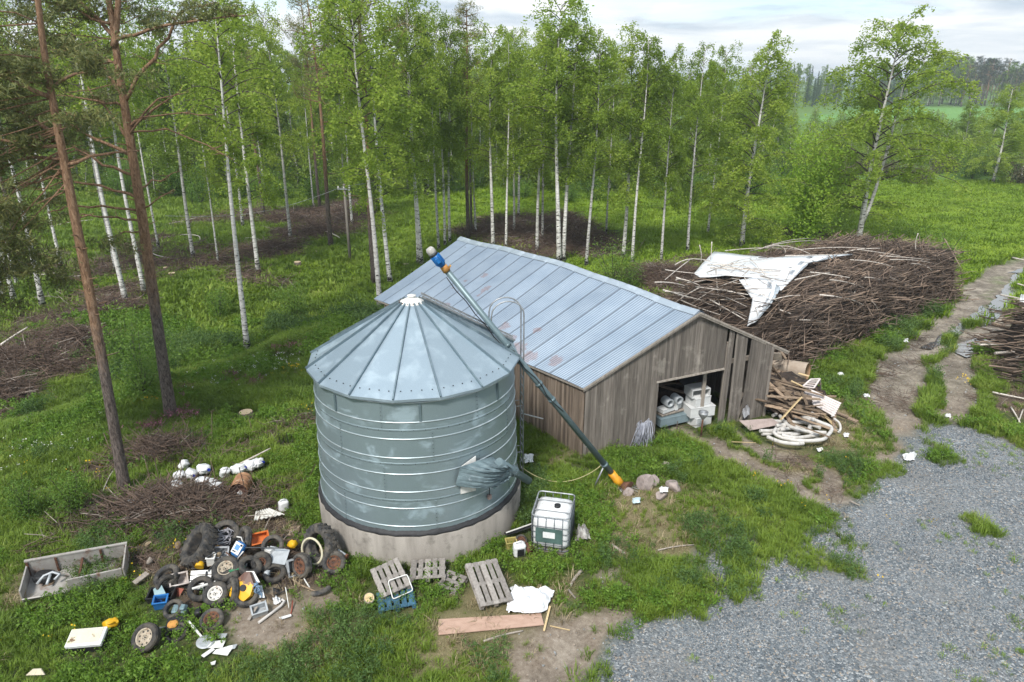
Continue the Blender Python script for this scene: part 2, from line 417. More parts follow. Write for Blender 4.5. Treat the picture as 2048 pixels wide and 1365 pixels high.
def ground_material():
    m, nt, b = newmat('ground_cover')
    tc = nt.nodes.new('ShaderNodeTexCoord').outputs['Object']
    at = lambda n: nd(nt, 'ShaderNodeAttribute', attribute_name=n).outputs['Fac']
    n_a = noise(nt, 0.9, 6, 0.6, tc); n_b = noise(nt, 7.0, 5, 0.65, tc); n_c = noise(nt, 45.0, 4, 0.65, tc); n_f = noise(nt, 0.06, 4, 0.6, tc)
    # turf and thatch under the grass
    turf = ramp(nt, [(0.30, (0.022, 0.030, 0.010)), (0.50, (0.045, 0.066, 0.014)), (0.62, (0.085, 0.085, 0.035)), (0.75, (0.16, 0.13, 0.075))], n_b).outputs[0]
    meadow = ramp(nt, [(0.30, (0.070, 0.145, 0.018)), (0.5, (0.115, 0.210, 0.025)), (0.68, (0.165, 0.235, 0.042))], noise(nt, 0.35, 6, 0.7, tc)).outputs[0]
    meadow = mixc(nt, mth(nt, 'MULTIPLY', n_c, 0.7), meadow, (0.03, 0.07, 0.01))
    base = mixc(nt, at('meadow'), turf, meadow)
    crop = ramp(nt, [(0.35, (0.10, 0.23, 0.045)), (0.65, (0.13, 0.27, 0.06))], n_f).outputs[0]
    base = mixc(nt, at('crop'), base, crop)
    straw = ramp(nt, [(0.3, (0.10, 0.085, 0.045)), (0.5, (0.22, 0.18, 0.10)), (0.7, (0.34, 0.28, 0.17))], n_c).outputs[0]
    base = mixc(nt, mth(nt, 'MULTIPLY', at('straw'), mth(nt, 'MULTIPLY', n_a, 1.3), True), base, straw)
    sl = ramp(nt, [(0.3, (0.030, 0.022, 0.017)), (0.5, (0.085, 0.062, 0.046)), (0.7, (0.17, 0.125, 0.090))], noise(nt, 16, 6, 0.7, tc, (1, 1, 1), 1.5)).outputs[0]
    base = mixc(nt, mth(nt, 'MULTIPLY', at('slash'), ramp(nt, [(0.28, (0, 0, 0)), (0.42, (1, 1, 1))], n_a).outputs[0], True), base, sl)
    # sandy soil and wet mud
    sand = ramp(nt, [(0.34, (0.085, 0.064, 0.047)), (0.46, (0.185, 0.148, 0.114)), (0.55, (0.245, 0.204, 0.162)), (0.66, (0.38, 0.335, 0.285))], mth(nt, 'ADD', mth(nt, 'MULTIPLY', n_b, 0.45), mth(nt, 'ADD', mth(nt, 'MULTIPLY', n_c, 0.30), mth(nt, 'MULTIPLY', n_a, 0.25)))).outputs[0]
    mud = ramp(nt, [(0.36, (0.065, 0.055, 0.045)), (0.48, (0.165, 0.140, 0.113)), (0.58, (0.33, 0.29, 0.24))], mth(nt, 'ADD', mth(nt, 'MULTIPLY', n_a, 0.5), mth(nt, 'ADD', mth(nt, 'MULTIPLY', n_b, 0.25), mth(nt, 'MULTIPLY', n_c, 0.25)))).outputs[0]
    base = mixc(nt, at('sand'), base, sand); base = mixc(nt, at('mud'), base, mud)
    # crushed stone
    vo = nd(nt, 'ShaderNodeTexVoronoi', Scale=22.0); vo2 = nd(nt, 'ShaderNodeTexVoronoi', Scale=42.0)
    wv = nt.nodes.new('ShaderNodeVectorMath'); wv.operation = 'ADD'
    nz = nd(nt, 'ShaderNodeTexNoise', Scale=9.0, Detail=3.0); nt.links.new(tc, nz.inputs['Vector'])
    sc_ = nt.nodes.new('ShaderNodeVectorMath'); sc_.operation = 'SCALE'; sc_.inputs['Scale'].default_value = 0.06; nt.links.new(nz.outputs['Color'], sc_.inputs[0])
    nt.links.new(tc, wv.inputs[0]); nt.links.new(sc_.outputs[0], wv.inputs[1])
    for v in (vo, vo2): nt.links.new(wv.outputs[0], v.inputs['Vector'])
    def stone(v):
        s = nt.nodes.new('ShaderNodeSeparateColor'); nt.links.new(v.outputs['Color'], s.inputs[0])
        c = ramp(nt, [(0.0, (0.066, 0.080, 0.093)), (0.35, (0.112, 0.131, 0.147)), (0.62, (0.160, 0.181, 0.197)), (0.86, (0.236, 0.256, 0.270)), (1.0, (0.43, 0.44, 0.44))], s.outputs[0]).outputs[0]
        c = mixc(nt, ramp(nt, [(0.86, (0, 0, 0)), (0.95, (1, 1, 1))], s.outputs[1]).outputs[0], c, (0.34, 0.28, 0.22))
        e = ramp(nt, [(0.0, (1, 1, 1)), (0.55, (0.9, 0.9, 0.9)), (0.8, (0.45, 0.45, 0.45))], v.outputs['Distance']).outputs[0]
        return c, v.outputs['Distance']
    c1, d1 = stone(vo); c2, d2 = stone(vo2)
    fine = ramp(nt, [(0.42, (0, 0, 0)), (0.62, (1, 1, 1))], noise(nt, 0.55, 4, 0.6, tc)).outputs[0]
    gr = mixc(nt, fine, c1, c2)
    fines = ramp(nt, [(0.4, (0.150, 0.148, 0.142)), (0.6, (0.215, 0.208, 0.197))], n_c).outputs[0]
    gr = mixc(nt, mth(nt, 'MULTIPLY', ramp(nt, [(0.50, (0, 0, 0)), (0.72, (1, 1, 1))], noise(nt, 0.42, 5, 0.6, tc, (1.0, 0.6, 1))).outputs[0], 0.55), gr, fines)
    base = mixc(nt, at('gravel'), base, gr)
    nt.links.new(base, b.inputs['Base Color']); b.inputs['Roughness'].default_value = 0.85; b.inputs['Specular IOR Level'].default_value = 0.25
    hgt = mth(nt, 'ADD', mth(nt, 'MULTIPLY', n_c, 0.5), mth(nt, 'MULTIPLY', mth(nt, 'MULTIPLY', d1, at('gravel')), -1.0))
    bump(nt, b, hgt, 0.8, 0.035)
    return m
GM = ground_material()
vals = dict(gravel=gM[0], sand=gM[1], mud=gM[2] * (0.45 + 0.55 * sstep(26, 31, GY)), slash=gM[3], straw=gM[4])
vals['sand'] = np.maximum(vals['sand'], gM[2] * (1 - sstep(26, 31, GY)))
fieldp = W([(1560, 243), (1700, 216), (2100, 214), (2600, 214), (2600, 245), (2048, 250), (1860, 243)])
cropm = (1 - sstep(-2, 2, sdpoly(GX, GY, fieldp)))
vals['crop'] = cropm
vals['meadow'] = sstep(34, 60, GY + 0.25 * GX) * (1 - cropm)
def ground_piece(name, sel):
    fs = gF[sel]; used = np.unique(fs); remap = np.full(len(gV), -1); remap[used] = np.arange(len(used))
    me = npmesh(name, gV[used], remap[fs], GM, smooth=True)
    for k, a in vals.items():
        t = me.attributes.new(k, 'FLOAT', 'POINT'); t.data.foreach_set('value', a.ravel()[used].astype(np.float32))
    o = link(name, me); o['kind'] = 'structure'; return o
near = (fx > -17) & (fx < 45) & (fy > 5) & (fy < 60)
sg = (fg > 0.5); stt = (ft > 0.5) & ~sg & (fy > 24) & (fx > 14); sfi = (facev(cropm) > 0.5)
ground_piece('ground', ~(sg | stt | sfi)); ground_piece('gravel_yard', sg); ground_piece('dirt_track', stt); ground_piece('field', sfi)

# puddles lying in the ruts
m, nt, b = newmat('puddle_water'); b.inputs['Base Color'].default_value = (0.09, 0.095, 0.10, 1); b.inputs['Roughness'].default_value = 0.03; b.inputs['Specular IOR Level'].default_value = 1.0
b.inputs['IOR'].default_value = 2.5
PUD = m
def puddle(px_poly, seed):
    w = W(px_poly); n = len(w); pts = []; cx_, cy_ = sum(q[0] for q in w) / n, sum(q[1] for q in w) / n
    w = [(cx_ + (a - cx_) * 1.12 + .25 * math.copysign(1, a - cx_), cy_ + (c - cy_) * 1.06) for a, c in w]
    for i in range(n):
        a, c = w[i], w[(i + 1) % n]
        for k in range(9):
            t = k / 9; x = a[0] + (c[0] - a[0]) * t; y = a[1] + (c[1] - a[1]) * t
            pts.append((x + 0.45 * (fbm(x * 2.2, y * 2.2, seed, 3) - 0.5), y + 0.45 * (fbm(x * 2.2, y * 2.2, seed + 9, 3) - 0.5)))
    zs = sum(gzf(*p) for p in pts) / len(pts) - 0.035
    mb = MB(); mb.add([(x, y, zs) for x, y in pts], [tuple(range(len(pts)))], 0)
    o = mb.build('puddle_water', PUD); o['kind'] = 'structure'
puddle([(1988, 648), (1984, 622), (2000, 600), (1996, 580), (2012, 560), (2016, 545), (2030, 558), (2020, 590), (2024, 612), (2010, 634)], 1)
puddle([(2028, 545), (2048, 534), (2075, 530), (2050, 545)], 2)
puddle([(1866, 692), (1892, 668), (1922, 640), (1948, 612), (1958, 618), (1935, 648), (1905, 680), (1885, 694)], 3)
puddle([(1915, 690), (1940, 676), (1966, 678), (1970, 698), (1946, 712), (1925, 704)], 4)
# ================================================================== shared materials
def wood(name, c1, c2, tint=0.5, zs=0.35, rough=0.85, rnd=0.0, dirt=None, dlo=0.6, dhi=0.75, sc=14):
    return mat(name, c1, c2, rough, 0, sc, (1, 1, zs * 0.3), 0.3, 0.7, tint, rnd, 0.3, 60, dirt, dlo, dhi, 1.3, 0.2)
def galv(name, base, ox, lo, hi, sc3, scale, rough=0.40, metal=0.85, streak=0.25):
    m, nt, b = newmat(name)
    n1 = noise(nt, scale, 7, 0.62, sc3=sc3, dist=0.4)
    k = ramp(nt, [(lo, (0, 0, 0)), (hi, (1, 1, 1))], n1).outputs[0]
    sp = noise(nt, 26, 3, 0.6, sc3=(1, 1, 0.25))
    a = nd(nt, 'ShaderNodeAttribute', attribute_name='tint')
    c = mixc(nt, mth(nt, 'MULTIPLY', sp, streak), base, tuple(q * 0.7 for q in base))
    c = mixc(nt, k, c, ox); kk = mth(nt, 'ADD', mth(nt, 'MULTIPLY', a.outputs['Fac'], 0.16), 0.92); c = mixc(nt, 1.0, c, _gray(nt, kk), 'MULTIPLY')
    nt.links.new(c, b.inputs['Base Color'])
    r = mth(nt, 'ADD', mth(nt, 'MULTIPLY', k, 0.12), rough); nt.links.new(r, b.inputs['Roughness'])
    mt = mth(nt, 'SUBTRACT', metal, mth(nt, 'MULTIPLY', k, 0.22)); nt.links.new(mt, b.inputs['Metallic'])
    bump(nt, b, noise(nt, 1.6, 2, 0.5), 0.10, 0.05)
    return m
M_silo = galv('galvanised_wall', (0.285, 0.365, 0.400), (0.315, 0.405, 0.450), 0.55, 0.64, (1, 1, 1.5), 1.25, 0.38, 0.55)
M_roofcone = galv('galvanised_roof', (0.31, 0.39, 0.45), (0.345, 0.43, 0.49), 0.50, 0.70, (1, 1, 1), 1.6, 0.42, 0.5, 0.25)
M_rib = galv('galvanised_rib', (0.18, 0.24, 0.275), (0.23, 0.30, 0.33), 0.50, 0.70, (1, 1, 1), 3, 0.45, 0.7)
M_ring = galv('galvanised_ring', (0.46, 0.53, 0.55), (0.52, 0.58, 0.61), 0.50, 0.70, (1, 1, 1), 3, 0.33, 0.7)
M_pipe = galv('galvanised_pipe', (0.13, 0.185, 0.205), (0.19, 0.25, 0.27), 0.50, 0.75, (1, 1, 0.4), 2.5, 0.42, 0.35)
M_steel = mat('bare_steel', (0.40, 0.42, 0.44), (0.24, 0.25, 0.26), 0.5, 0.6, 8, tint=0.2)
M_bolt = mat('dark_bolt', (0.05, 0.055, 0.06), None, 0.5, 0.4)
M_white = mat('white_paint', (0.74, 0.74, 0.72), (0.60, 0.59, 0.56), 0.5, 0, 6, dirt=(0.35, 0.27, 0.20), dlo=0.62, dhi=0.75, dscale=5)
M_conc = mat('concrete', (0.31, 0.285, 0.255), (0.185, 0.168, 0.148), 0.9, 0, 2.2, (1, 1, 0.18), 0.35, 0.65, 0.2, 0, 0.4, 35, (0.12, 0.11, 0.095), 0.55, 0.75, 2.6, 0.2)
M_tar = mat('bitumen', (0.030, 0.031, 0.034), (0.018, 0.018, 0.02), 0.6, 0, 9, bmp=0.6, bscale=12)
M_wallwood = wood('weathered_boards', (0.205, 0.182, 0.160), (0.105, 0.091, 0.080), 0.6, 0.25, dirt=(0.36, 0.33, 0.29), dlo=0.58, dhi=0.82)
M_wood = wood('grey_timber', (0.33, 0.295, 0.26), (0.19, 0.165, 0.14), 0.5)
M_dark = mat('dark_rubber', (0.034, 0.035, 0.037), (0.020, 0.020, 0.021), 0.8, 0, 7, dirt=(0.095, 0.084, 0.070), dlo=0.42, dhi=0.62, dscale=5, rnd=0.5)
M_black = mat('black_plastic', (0.022, 0.023, 0.025), None, 0.5)
M_rust = mat('rusty_steel', (0.15, 0.070, 0.040), (0.07, 0.036, 0.026), 0.85, 0.1, 12, rnd=0.3)

def ray(px, py):
    u = (px - 1024) / F; v = (py - 682.5) / F
    return Vector((u, CT - v * ST, -ST - v * CT))
def Py(px, py, y):
    d = ray(px, py); return Vector((0, 0, H)) + d * (y / d.y)
def Pcyl(px, py, R, c=SILO):
    d = ray(px, py); a = d.x ** 2 + d.y ** 2; b = -2 * (d.x * c[0] + d.y * c[1]); k = c[0] ** 2 + c[1] ** 2 - R * R
    t = (-b - math.sqrt(max(b * b - 4 * a * k, 0))) / (2 * a); return Vector((0, 0, H)) + d * t

# ================================================================== grain silo
SX, SY = SILO; PH0 = math.atan2(-SY, -SX)
S0 = Vector((SX, SY, 0)); RW = 3.0
def sz(py, r=RW): return hz(0, SY - r, py)
silo = thing('grain_silo', 'round galvanised steel grain silo with a ribbed cone roof on a concrete base', 'silo', S0)
Z_C = sz(1076, 3.1); Z_E = sz(800, 3.0)
mb = MB(); mb.lathe([(3.10, -0.25), (3.10, Z_C - 0.03), (3.07, Z_C), (2.7, Z_C)], 64); mb.build('concrete_base', M_conc, silo)
mb = MB(); prof = [(3.065, Z_C + 0.002), (3.09, Z_C + 0.03), (3.08, Z_C + 0.07), (3.035, Z_C + 0.12), (2.995, Z_C + 0.15)]
mb.lathe(prof, 90)
mb.v = [(x * (1 + 0.006 * math.sin(37 * math.atan2(y, x))), y * (1 + 0.006 * math.sin(37 * math.atan2(y, x))), z + (0.012 * math.sin(23 * math.atan2(y, x)) if z > Z_C + 0.05 else 0)) for x, y, z in mb.v]
mb.build('bitumen_seal', M_tar, silo)
def rw(z): return RW - 0.125 * (z - Z_C) / (Z_E - Z_C)
mb = MB(); mb.lathe([(rw(Z_C), Z_C + 0.04), (rw(Z_E), Z_E + 0.015)], 96)
ring_px = [811, 850, 883, 920, 952, 987, 1019, 1054]
seam_z = [sz(866), sz(932), sz(1004)]
for z in seam_z:
    mb.lathe([(rw(z) + 0.001, z - 0.035), (rw(z) + 0.003, z - 0.033), (rw(z) + 0.003, z + 0.033), (rw(z) + 0.001, z + 0.035)], 96, tint=0.3)
    for k in range(60):
        a = k * 2 * PI / 60; mb.box((math.cos(a) * (rw(z) + .004), math.sin(a) * (rw(z) + .004), z), (0.012, 0.016, 0.016), RZ(a), 1, .5)
lev = [Z_C + 0.1, seam_z[2], seam_z[1], seam_z[0], Z_E]
for li in range(4):
    for k in range(7):
        a = PH0 + (k + 0.5 * (li % 2)) * 2 * PI / 7 + 0.12
        zc = (lev[li] + lev[li + 1]) / 2; R = RZ(a) @ RE(0, -0.031, 0); c = Vector((math.cos(a), math.sin(a), 0)) * (rw(zc) + 0.002)
        mb.box((c.x, c.y, zc), (0.012, 0.07, lev[li + 1] - lev[li] - 0.1), R, 0, 0.2)
        n = int((lev[li + 1] - lev[li]) / 0.11)
        for j in range(n):
            zb = lev[li] + 0.08 + j * 0.11
            kk_ = (rw(zb) + 0.012) / (rw(zc) + 0.002); mb.box((c.x * kk_, c.y * kk_, zb), (0.012, 0.014, 0.014), R, 1, 0.5)
mb.build('wall', [M_silo, M_bolt], silo)
mb = MB()
for py in ring_px:
    z = sz(py); mb.lathe([(rw(z) + 0.020 * math.cos(t), z + 0.022 * math.sin(t)) for t in np.linspace(-PI / 2, PI / 2, 7)], 96)
mb.build('stiffening_rings', M_ring, silo)
mb = MB()                                                            # short vertical brackets under the eave
for a in (PH0 + 0.02, PH0 + 0.85, PH0 - 0.82, PH0 + 1.65):
    z0, z1 = sz(848), sz(814)
    mb = MB(); mb.box((math.cos(a) * (rw(z0) + 0.012), math.sin(a) * (rw(z0) + 0.012), (z0 + z1) / 2), (0.035, 0.06, z1 - z0), RZ(a), 0, 0.2); mb.build('bracket', M_pipe, silo)
NP = 16; RE_ = 3.05; RC = 0.33; Z_A = Z_E + (RE_ - RC) * 0.60
mb = MB(); ribs = MB()
def rp(a, r): return Vector((math.cos(a) * r, math.sin(a) * r, Z_E + (RE_ - r) / (RE_ - RC) * (Z_A - Z_E)))
for k in range(NP):
    a0 = PH0 + (k - 0.5) * 2 * PI / NP; a1 = a0 + 2 * PI / NP; tn = random.random()
    rows = [[rp(a0, r), (rp(a0, r) + rp(a1, r)) / 2 + Vector((0, 0, -0.012 * r / 3)), rp(a1, r)] for r in np.linspace(RE_, RC, 7)]
    mb.grid(rows, 0, tn, True)
    mb.add([rp(a0, RE_), rp(a1, RE_), rp(a1, RE_) + Vector((0, 0, -0.07)), rp(a0, RE_) + Vector((0, 0, -0.07))], [(0, 3, 2, 1)], 0, tn)
    ribs.beam(rp(a0, RE_ + 0.01) + Vector((0, 0, 0.03)), rp(a0, RC) + Vector((0, 0, 0.03)), 0.035, 0.075, mat=0, tint=random.random())
    for t in (0.14, 0.38, 0.62, 0.86):
        p = rp(a0, RE_ - 0.22).lerp(rp(a1, RE_ - 0.22), t) + Vector((0, 0, 0.012)); mb.box(p, (0.026, 0.026, 0.016), None, 1)
mb.build('cone_roof', [M_roofcone, M_bolt], silo); ribs.build('roof_ribs', M_rib, silo)
mb = MB(); mb.lathe([(0.36, Z_A - 0.03), (0.345, Z_A + 0.015), (0.19, Z_A + 0.09), (0.11, Z_A + 0.13), (0.10, Z_A + 0.165), (0.125, Z_A + 0.17), (0.125, Z_A + 0.195), (0.0, Z_A + 0.205)], 28)
for k in range(14):
    a = k * 2 * PI / 14; mb.box((math.cos(a) * 0.36, math.sin(a) * 0.33, Z_A + 0.03), (0.03, 0.03, 0.02), None, 1)
mb.build('roof_cap', [M_white, M_rust], silo)
# ladder on the side away from the camera's left, with hooped hand rails, and the roof ladder up to the cap
AL = PH0 + math.radians(93); er = Vector((math.cos(AL), math.sin(AL), 0)); et = Vector((-er.y, er.x, 0))
mb = MB()
zb = 0.75
for s in (-0.2, 0.2):
    o = et * s
    pts = [er * 3.2 + o + Vector((0, 0, zb)), er * 3.2 + o + Vector((0, 0, 5.6))]
    for t in np.linspace(0, PI, 10): pts.append(er * (2.72 + 0.48 * math.cos(t)) + o + Vector((0, 0, 6.15 + 0.42 * math.sin(t))))
    pts.append(er * 2.22 + o + Vector((0, 0, Z_E + 0.62)))
    mb.tube(pts, 0.023, 7)
z = zb + 0.15
while z < 5.2:
    mb.tube([er * 3.2 - et * 0.2 + Vector((0, 0, z)), er * 3.2 + et * 0.2 + Vector((0, 0, z))], 0.017, 6); z += 0.29
for z in (1.6, 3.2, 4.7):
    for s in (-0.2, 0.2): mb.beam(er * 2.99 + et * s + Vector((0, 0, z)), er * 3.2 + et * s + Vector((0, 0, z)), 0.03, 0.012)
mb.beam(er * 3.2 + et * 0.2 + Vector((0, 0, 2.75)), er * 3.95 + et * 0.25 + Vector((0, 0, 2.45)), 0.03, 0.03)
mb.build('ladder', M_steel, silo)
mb = MB()
for s in (-0.17, 0.17):
    mb.beam(er * 2.95 + et * s + Vector((0, 0, Z_E + 0.30)), er * 0.28 + et * s + Vector((0, 0, Z_A + 0.19)), 0.025, 0.055)
for t in np.linspace(0.02, 0.98, 16):
    p = er * 2.95 + Vector((0, 0, Z_E + 0.30)); q_ = er * 0.28 + Vector((0, 0, Z_A + 0.19)); p = p.lerp(q_, t)
    mb.tube([p - et * 0.17, p + et * 0.17], 0.016, 6)
mb.build('roof_ladder', M_steel, silo)
# discharge opening: sheet panel, pipe
pl = [Pcyl(919, 934, RW + 0.02), Pcyl(952, 926, RW + 0.02), Pcyl(985, 916, RW + 0.02)]
pb = [Pcyl(922, 989, RW + 0.02), Pcyl(950, 983, RW + 0.02), Pcyl(951, 982, RW + 0.02)]
mb = MB(); rows = []
for py0, py1, xs in (((934, 912), (988, 981), (921, 951)),):
    for t in np.linspace(0, 1, 6):
        rows.append([Pcyl(xs[0] + (xs[1] - xs[0]) * s, (py0[0] + (py0[1] - py0[0]) * s) * (1 - t) + (py1[0] + (py1[1] - py1[0]) * s) * t, RW - 0.02) - S0 for s in np.linspace(0, 1, 4)])
mb.grid(rows, 0, 0.5, False, 0.02); mb.build('access_panel', M_white, silo)
A5 = PH0 + math.radians(47); p5 = Vector((math.cos(A5), math.sin(A5), 0)) * 3.36
A6 = PH0 + math.radians(63); p6 = Vector((math.cos(A6), math.sin(A6), 0)) * 3.5
z5 = hz(SX + p5.x, SY + p5.y, 938); z6 = hz(SX + p6.x, SY + p6.y, 962)
q5 = p5 + Vector((0, 0, z5)); q6 = p6 + Vector((0, 0, z6)); dq = (q6 - q5).normalized()
mb = MB(); mb.tube([q5 - dq * 0.7, q6], 0.115, 20); mb.lathe([(0.0, 0), (0.10, 0.002), (0.10, 0.01)], 16, Matrix.Translation(q6 + dq * 0.004) @ dq.to_track_quat('Z', 'Y').to_matrix().to_4x4(), 1)
mb.build('outlet_pipe', [M_pipe, M_black], silo)
mb = MB(); pa = Pcyl(979, 957, RW + 0.04) - S0; pz = Pcyl(979, 994, RW + 0.04) - S0
mb.tube([pa, pz], 0.014, 6, 1); mb.box(pz, (0.07, 0.1, 0.13), RZ(math.atan2(pz.y, pz.x)), 0); mb.build('pull_handle', [mat('pink_grip', (0.40, 0.30, 0.27)), M_black], silo)
mb = MB(); cp = Pcyl(988, 966, RW + 0.05) - S0
mb.tube([cp + Vector((0.03 * math.sin(t * 3), 0.1 * math.cos(t), 0.17 * math.sin(t))) for t in np.linspace(0, 2 * PI, 22)], 0.008, 5); mb.build('cord', mat('green_cord', (0.03, 0.22, 0.15)), silo)
# tarpaulin bound round the outlet
ring0 = [(920, 934), (936, 929), (952, 923), (968, 918), (985, 914), (992, 925), (996, 940), (992, 952), (975, 957), (958, 961), (940, 965), (924, 969), (911, 972), (914, 958), (918, 946)]
r0 = [Pcyl(a, b_, RW + 0.05) - S0 for a, b_ in ring0]; n0 = len(r0)
R0 = []
for i in range(n0):
    for k in range(4): R0.append(r0[i].lerp(r0[(i + 1) % n0], k / 4))
cen = sum(R0, Vector()) / len(R0); ax = dq; u1 = Vector((0, 0, 1)); u1 = (u1 - ax * u1.dot(ax)).normalized(); u2 = ax.cross(u1)
tcen = q5 + dq * 0.12
best = None
R1 = [tcen + (u1 * math.cos(t) + u2 * math.sin(t)) * 0.135 for t in np.linspace(0, 2 * PI, len(R0), endpoint=False)]
for flip in (1, -1):
    for sh in range(len(R0)):
        cand = [R1[(flip * i + sh) % len(R0)] for i in range(len(R0))]; c = sum((cand[i] - R0[i]).length for i in range(0, len(R0), 4))
        if best is None or c < best[0]: best = (c, cand)
R1 = best[1]; rows = []
outw = (Vector((cen.x, cen.y, 0))).normalized()
for j, t in enumerate(np.linspace(0, 1, 12)):
    row = []
    for i in range(len(R0) + 1):
        i_ = i % len(R0); p = R0[i_].lerp(R1[i_], t)
        p = p + outw * (0.34 * math.sin(PI * min(t * 1.1, 1)) * (1 - t) + 0.20 * math.sin(PI * t)) + outw * 0.06 * math.sin(i_ * 2.4 + 3 * t) * math.sin(PI * min(1, t * 1.15)) + Vector((0, 0, 0.04 * math.sin(i_ * 1.7 + 5 * t) * t * (1 - t) * 3))
        row.append(p)
    rows.append(row)
for k in range(3):
    rows.append([tcen + dq * (0.05 + 0.06 * k) + (p - tcen - dq * 0) * (1.0 + 0.25 * (k == 1) + 0.12 * math.sin(i * 1.9 + k)) for i, p in enumerate(rows[11])])
mb = MB(); mb.grid(rows, 0, 0.5, True)
tp = mb.build('tarpaulin', mat('grey_blue_tarp', (0.150, 0.205, 0.225), (0.085, 0.120, 0.135), 0.45, 0, 3.0, (1, 1, 3), 0.4, 0.6, bmp=0.5, bscale=9, dirt=(0.42, 0.47, 0.49), dlo=0.62, dhi=0.72, dscale=4)); tp.location = S0
tag(tp, 'wrinkled grey blue tarpaulin tied round the outlet pipe on the silo wall', 'tarpaulin')

# ================================================================== grain auger
YA = 20.0
aT = Py(893, 541, 18.7); aB = Py(1222, 945, YA - 0.15); dA = (aB - aT).normalized()
aug = thing('grain_auger', 'long slanting grain auger with a blue motor on top and a yellow foot', 'auger', aB)
mb = MB()
mb.tube([aT - aB, Vector((0, 0, 0))], [0.086, 0.10], 20)
for t in (0.33, 0.52, 0.60, 0.955):
    c = aT.lerp(aB, t) - aB; mb.tube([c - dA * 0.05, c + dA * 0.05], 0.115, 20)
mb.build('auger_tube', M_pipe, aug)
mb = MB(); off = Vector((-0.10, -0.05, -0.06)); pts = [(aT.lerp(aB, t) - aB) + off * (1.25 if k % 2 else 1) for k, t in enumerate(np.linspace(0.02, 0.33, 7))] + [(aT.lerp(aB, t) - aB) + Vector((0.06 * math.sin(t * 40), -0.125, 0.05)) for t in np.linspace(0.36, 0.66, 8)]
mb.tube(pts, 0.014, 6); mb.build('power_cable', M_black, aug)
mb = MB(); t0 = aT - aB; mb.tube([t0 + dA * 0.02, t0 - dA * 0.16], [0.115, 0.10], 12)
mb.box(t0 - dA * 0.05 + Vector((0.10, -0.03, 0.03)), (0.05, 0.05, 0.2), RE(0.3, 0.5, 0), 0, 0.9); mb.build('motor_coupling', mat('ochre_paint', (0.50, 0.27, 0.06), (0.36, 0.17, 0.05)), aug)
Mb = mat('blue_motor', (0.015, 0.15, 0.42), (0.012, 0.10, 0.30), 0.4, 0, 5)
mb = MB(); mp = t0 - dA * 0.16; mb.tube([mp, mp - dA * 0.05, mp - dA * 0.06, mp - dA * 0.38], [0.09, 0.105, 0.12, 0.12], 22)
qR = dA.to_track_quat('Z', 'Y').to_matrix()
for k in range(14):
    a = k * 2 * PI / 14; v = qR @ Vector((math.cos(a), math.sin(a), 0)) * 0.125; mb.box(mp - dA * 0.23 + v, (0.012, 0.03, 0.28), qR @ RZ(a + PI / 2), 0, 0.3)
mb.box(mp - dA * 0.2 + Vector((0.0, -0.19, 0.04)), (0.16, 0.10, 0.16), qR, 0, 0.7, 0.01); mb.build('motor', Mb, aug)
mb = MB(); m2 = mp - dA * 0.38; mb.tube([m2, m2 - dA * 0.06], 0.122, 20, 1); mb.tube([m2 - dA * 0.06, m2 - dA * 0.12, m2 - dA * 0.2, m2 - dA * 0.25], [0.118, 0.120, 0.116, 0.085], 16)
mb.build('motor_cover', [mat('pale_bag', (0.46, 0.45, 0.42), (0.30, 0.29, 0.27), 0.6, 0, 9, bmp=0.8, bscale=14), M_black], aug)
fB = Py(1240, 968, YA - 0.15) - aB
mb = MB(); mb.tube([Vector((0, 0, 0)) + dA * 0.02, fB * 0.55, fB * 0.6, fB * 1.08], [0.125, 0.125, 0.145, 0.145], 18)
mb.build('yellow_foot', mat('yellow_paint', (0.62, 0.31, 0.015), (0.50, 0.21, 0.015), 0.5, 0, 6), aug)
mb = MB(); g0 = fB * 1.08; g1 = Vector((P(1258, 982).x, P(1258, 982).y, 0.05)) - aB
mb.tube([g0, g0.lerp(g1, 0.5), g1], [0.10, 0.19, 0.27], 14)
for k in range(12):
    a = k * 2 * PI / 12; v = Vector((math.cos(a), math.sin(a), 0)); mb.tube([g0 + v * 0.12, g0.lerp(g1, .5) + v * 0.22, g1 + v * 0.31], 0.014, 5, 1)
mb.build('intake_guard', [M_rust, M_steel], aug)
mb = MB(); sp = aT.lerp(aB, 0.955); g = Vector((sp.x - 0.35, sp.y - 0.1, gzf(sp.x - .35, sp.y - .1)))
mb.tube([sp - aB, g - aB], 0.03, 8); mb.box(sp - aB + Vector((-0.12, -0.03, 0.05)), (0.07, 0.07, 0.12), None, 0); mb.build('prop_leg', M_steel, aug)
# rope from the ladder foot to the auger
lf = S0 + er * 3.22 + et * 0.2 + Vector((0, 0, 0.85)); rp2 = sp + Vector((-0.1, 0, 0.0))
mb = MB(); pts = []
for t in np.linspace(0, 1, 24):
    p = lf.lerp(rp2, t); sag = 0.62 * math.sin(PI * t) ** 0.8; p.z = max(p.z - sag, gzf(p.x, p.y) + 0.16 + 0.03 * math.sin(t * 19)); pts.append(p)
mb.tube(pts, 0.016, 6); r_ = mb.build('rope', mat('yellow_rope', (0.42, 0.38, 0.20), (0.30, 0.27, 0.14))); tag(r_, 'pale yellow rope stretched from the silo ladder to the auger foot', 'rope')

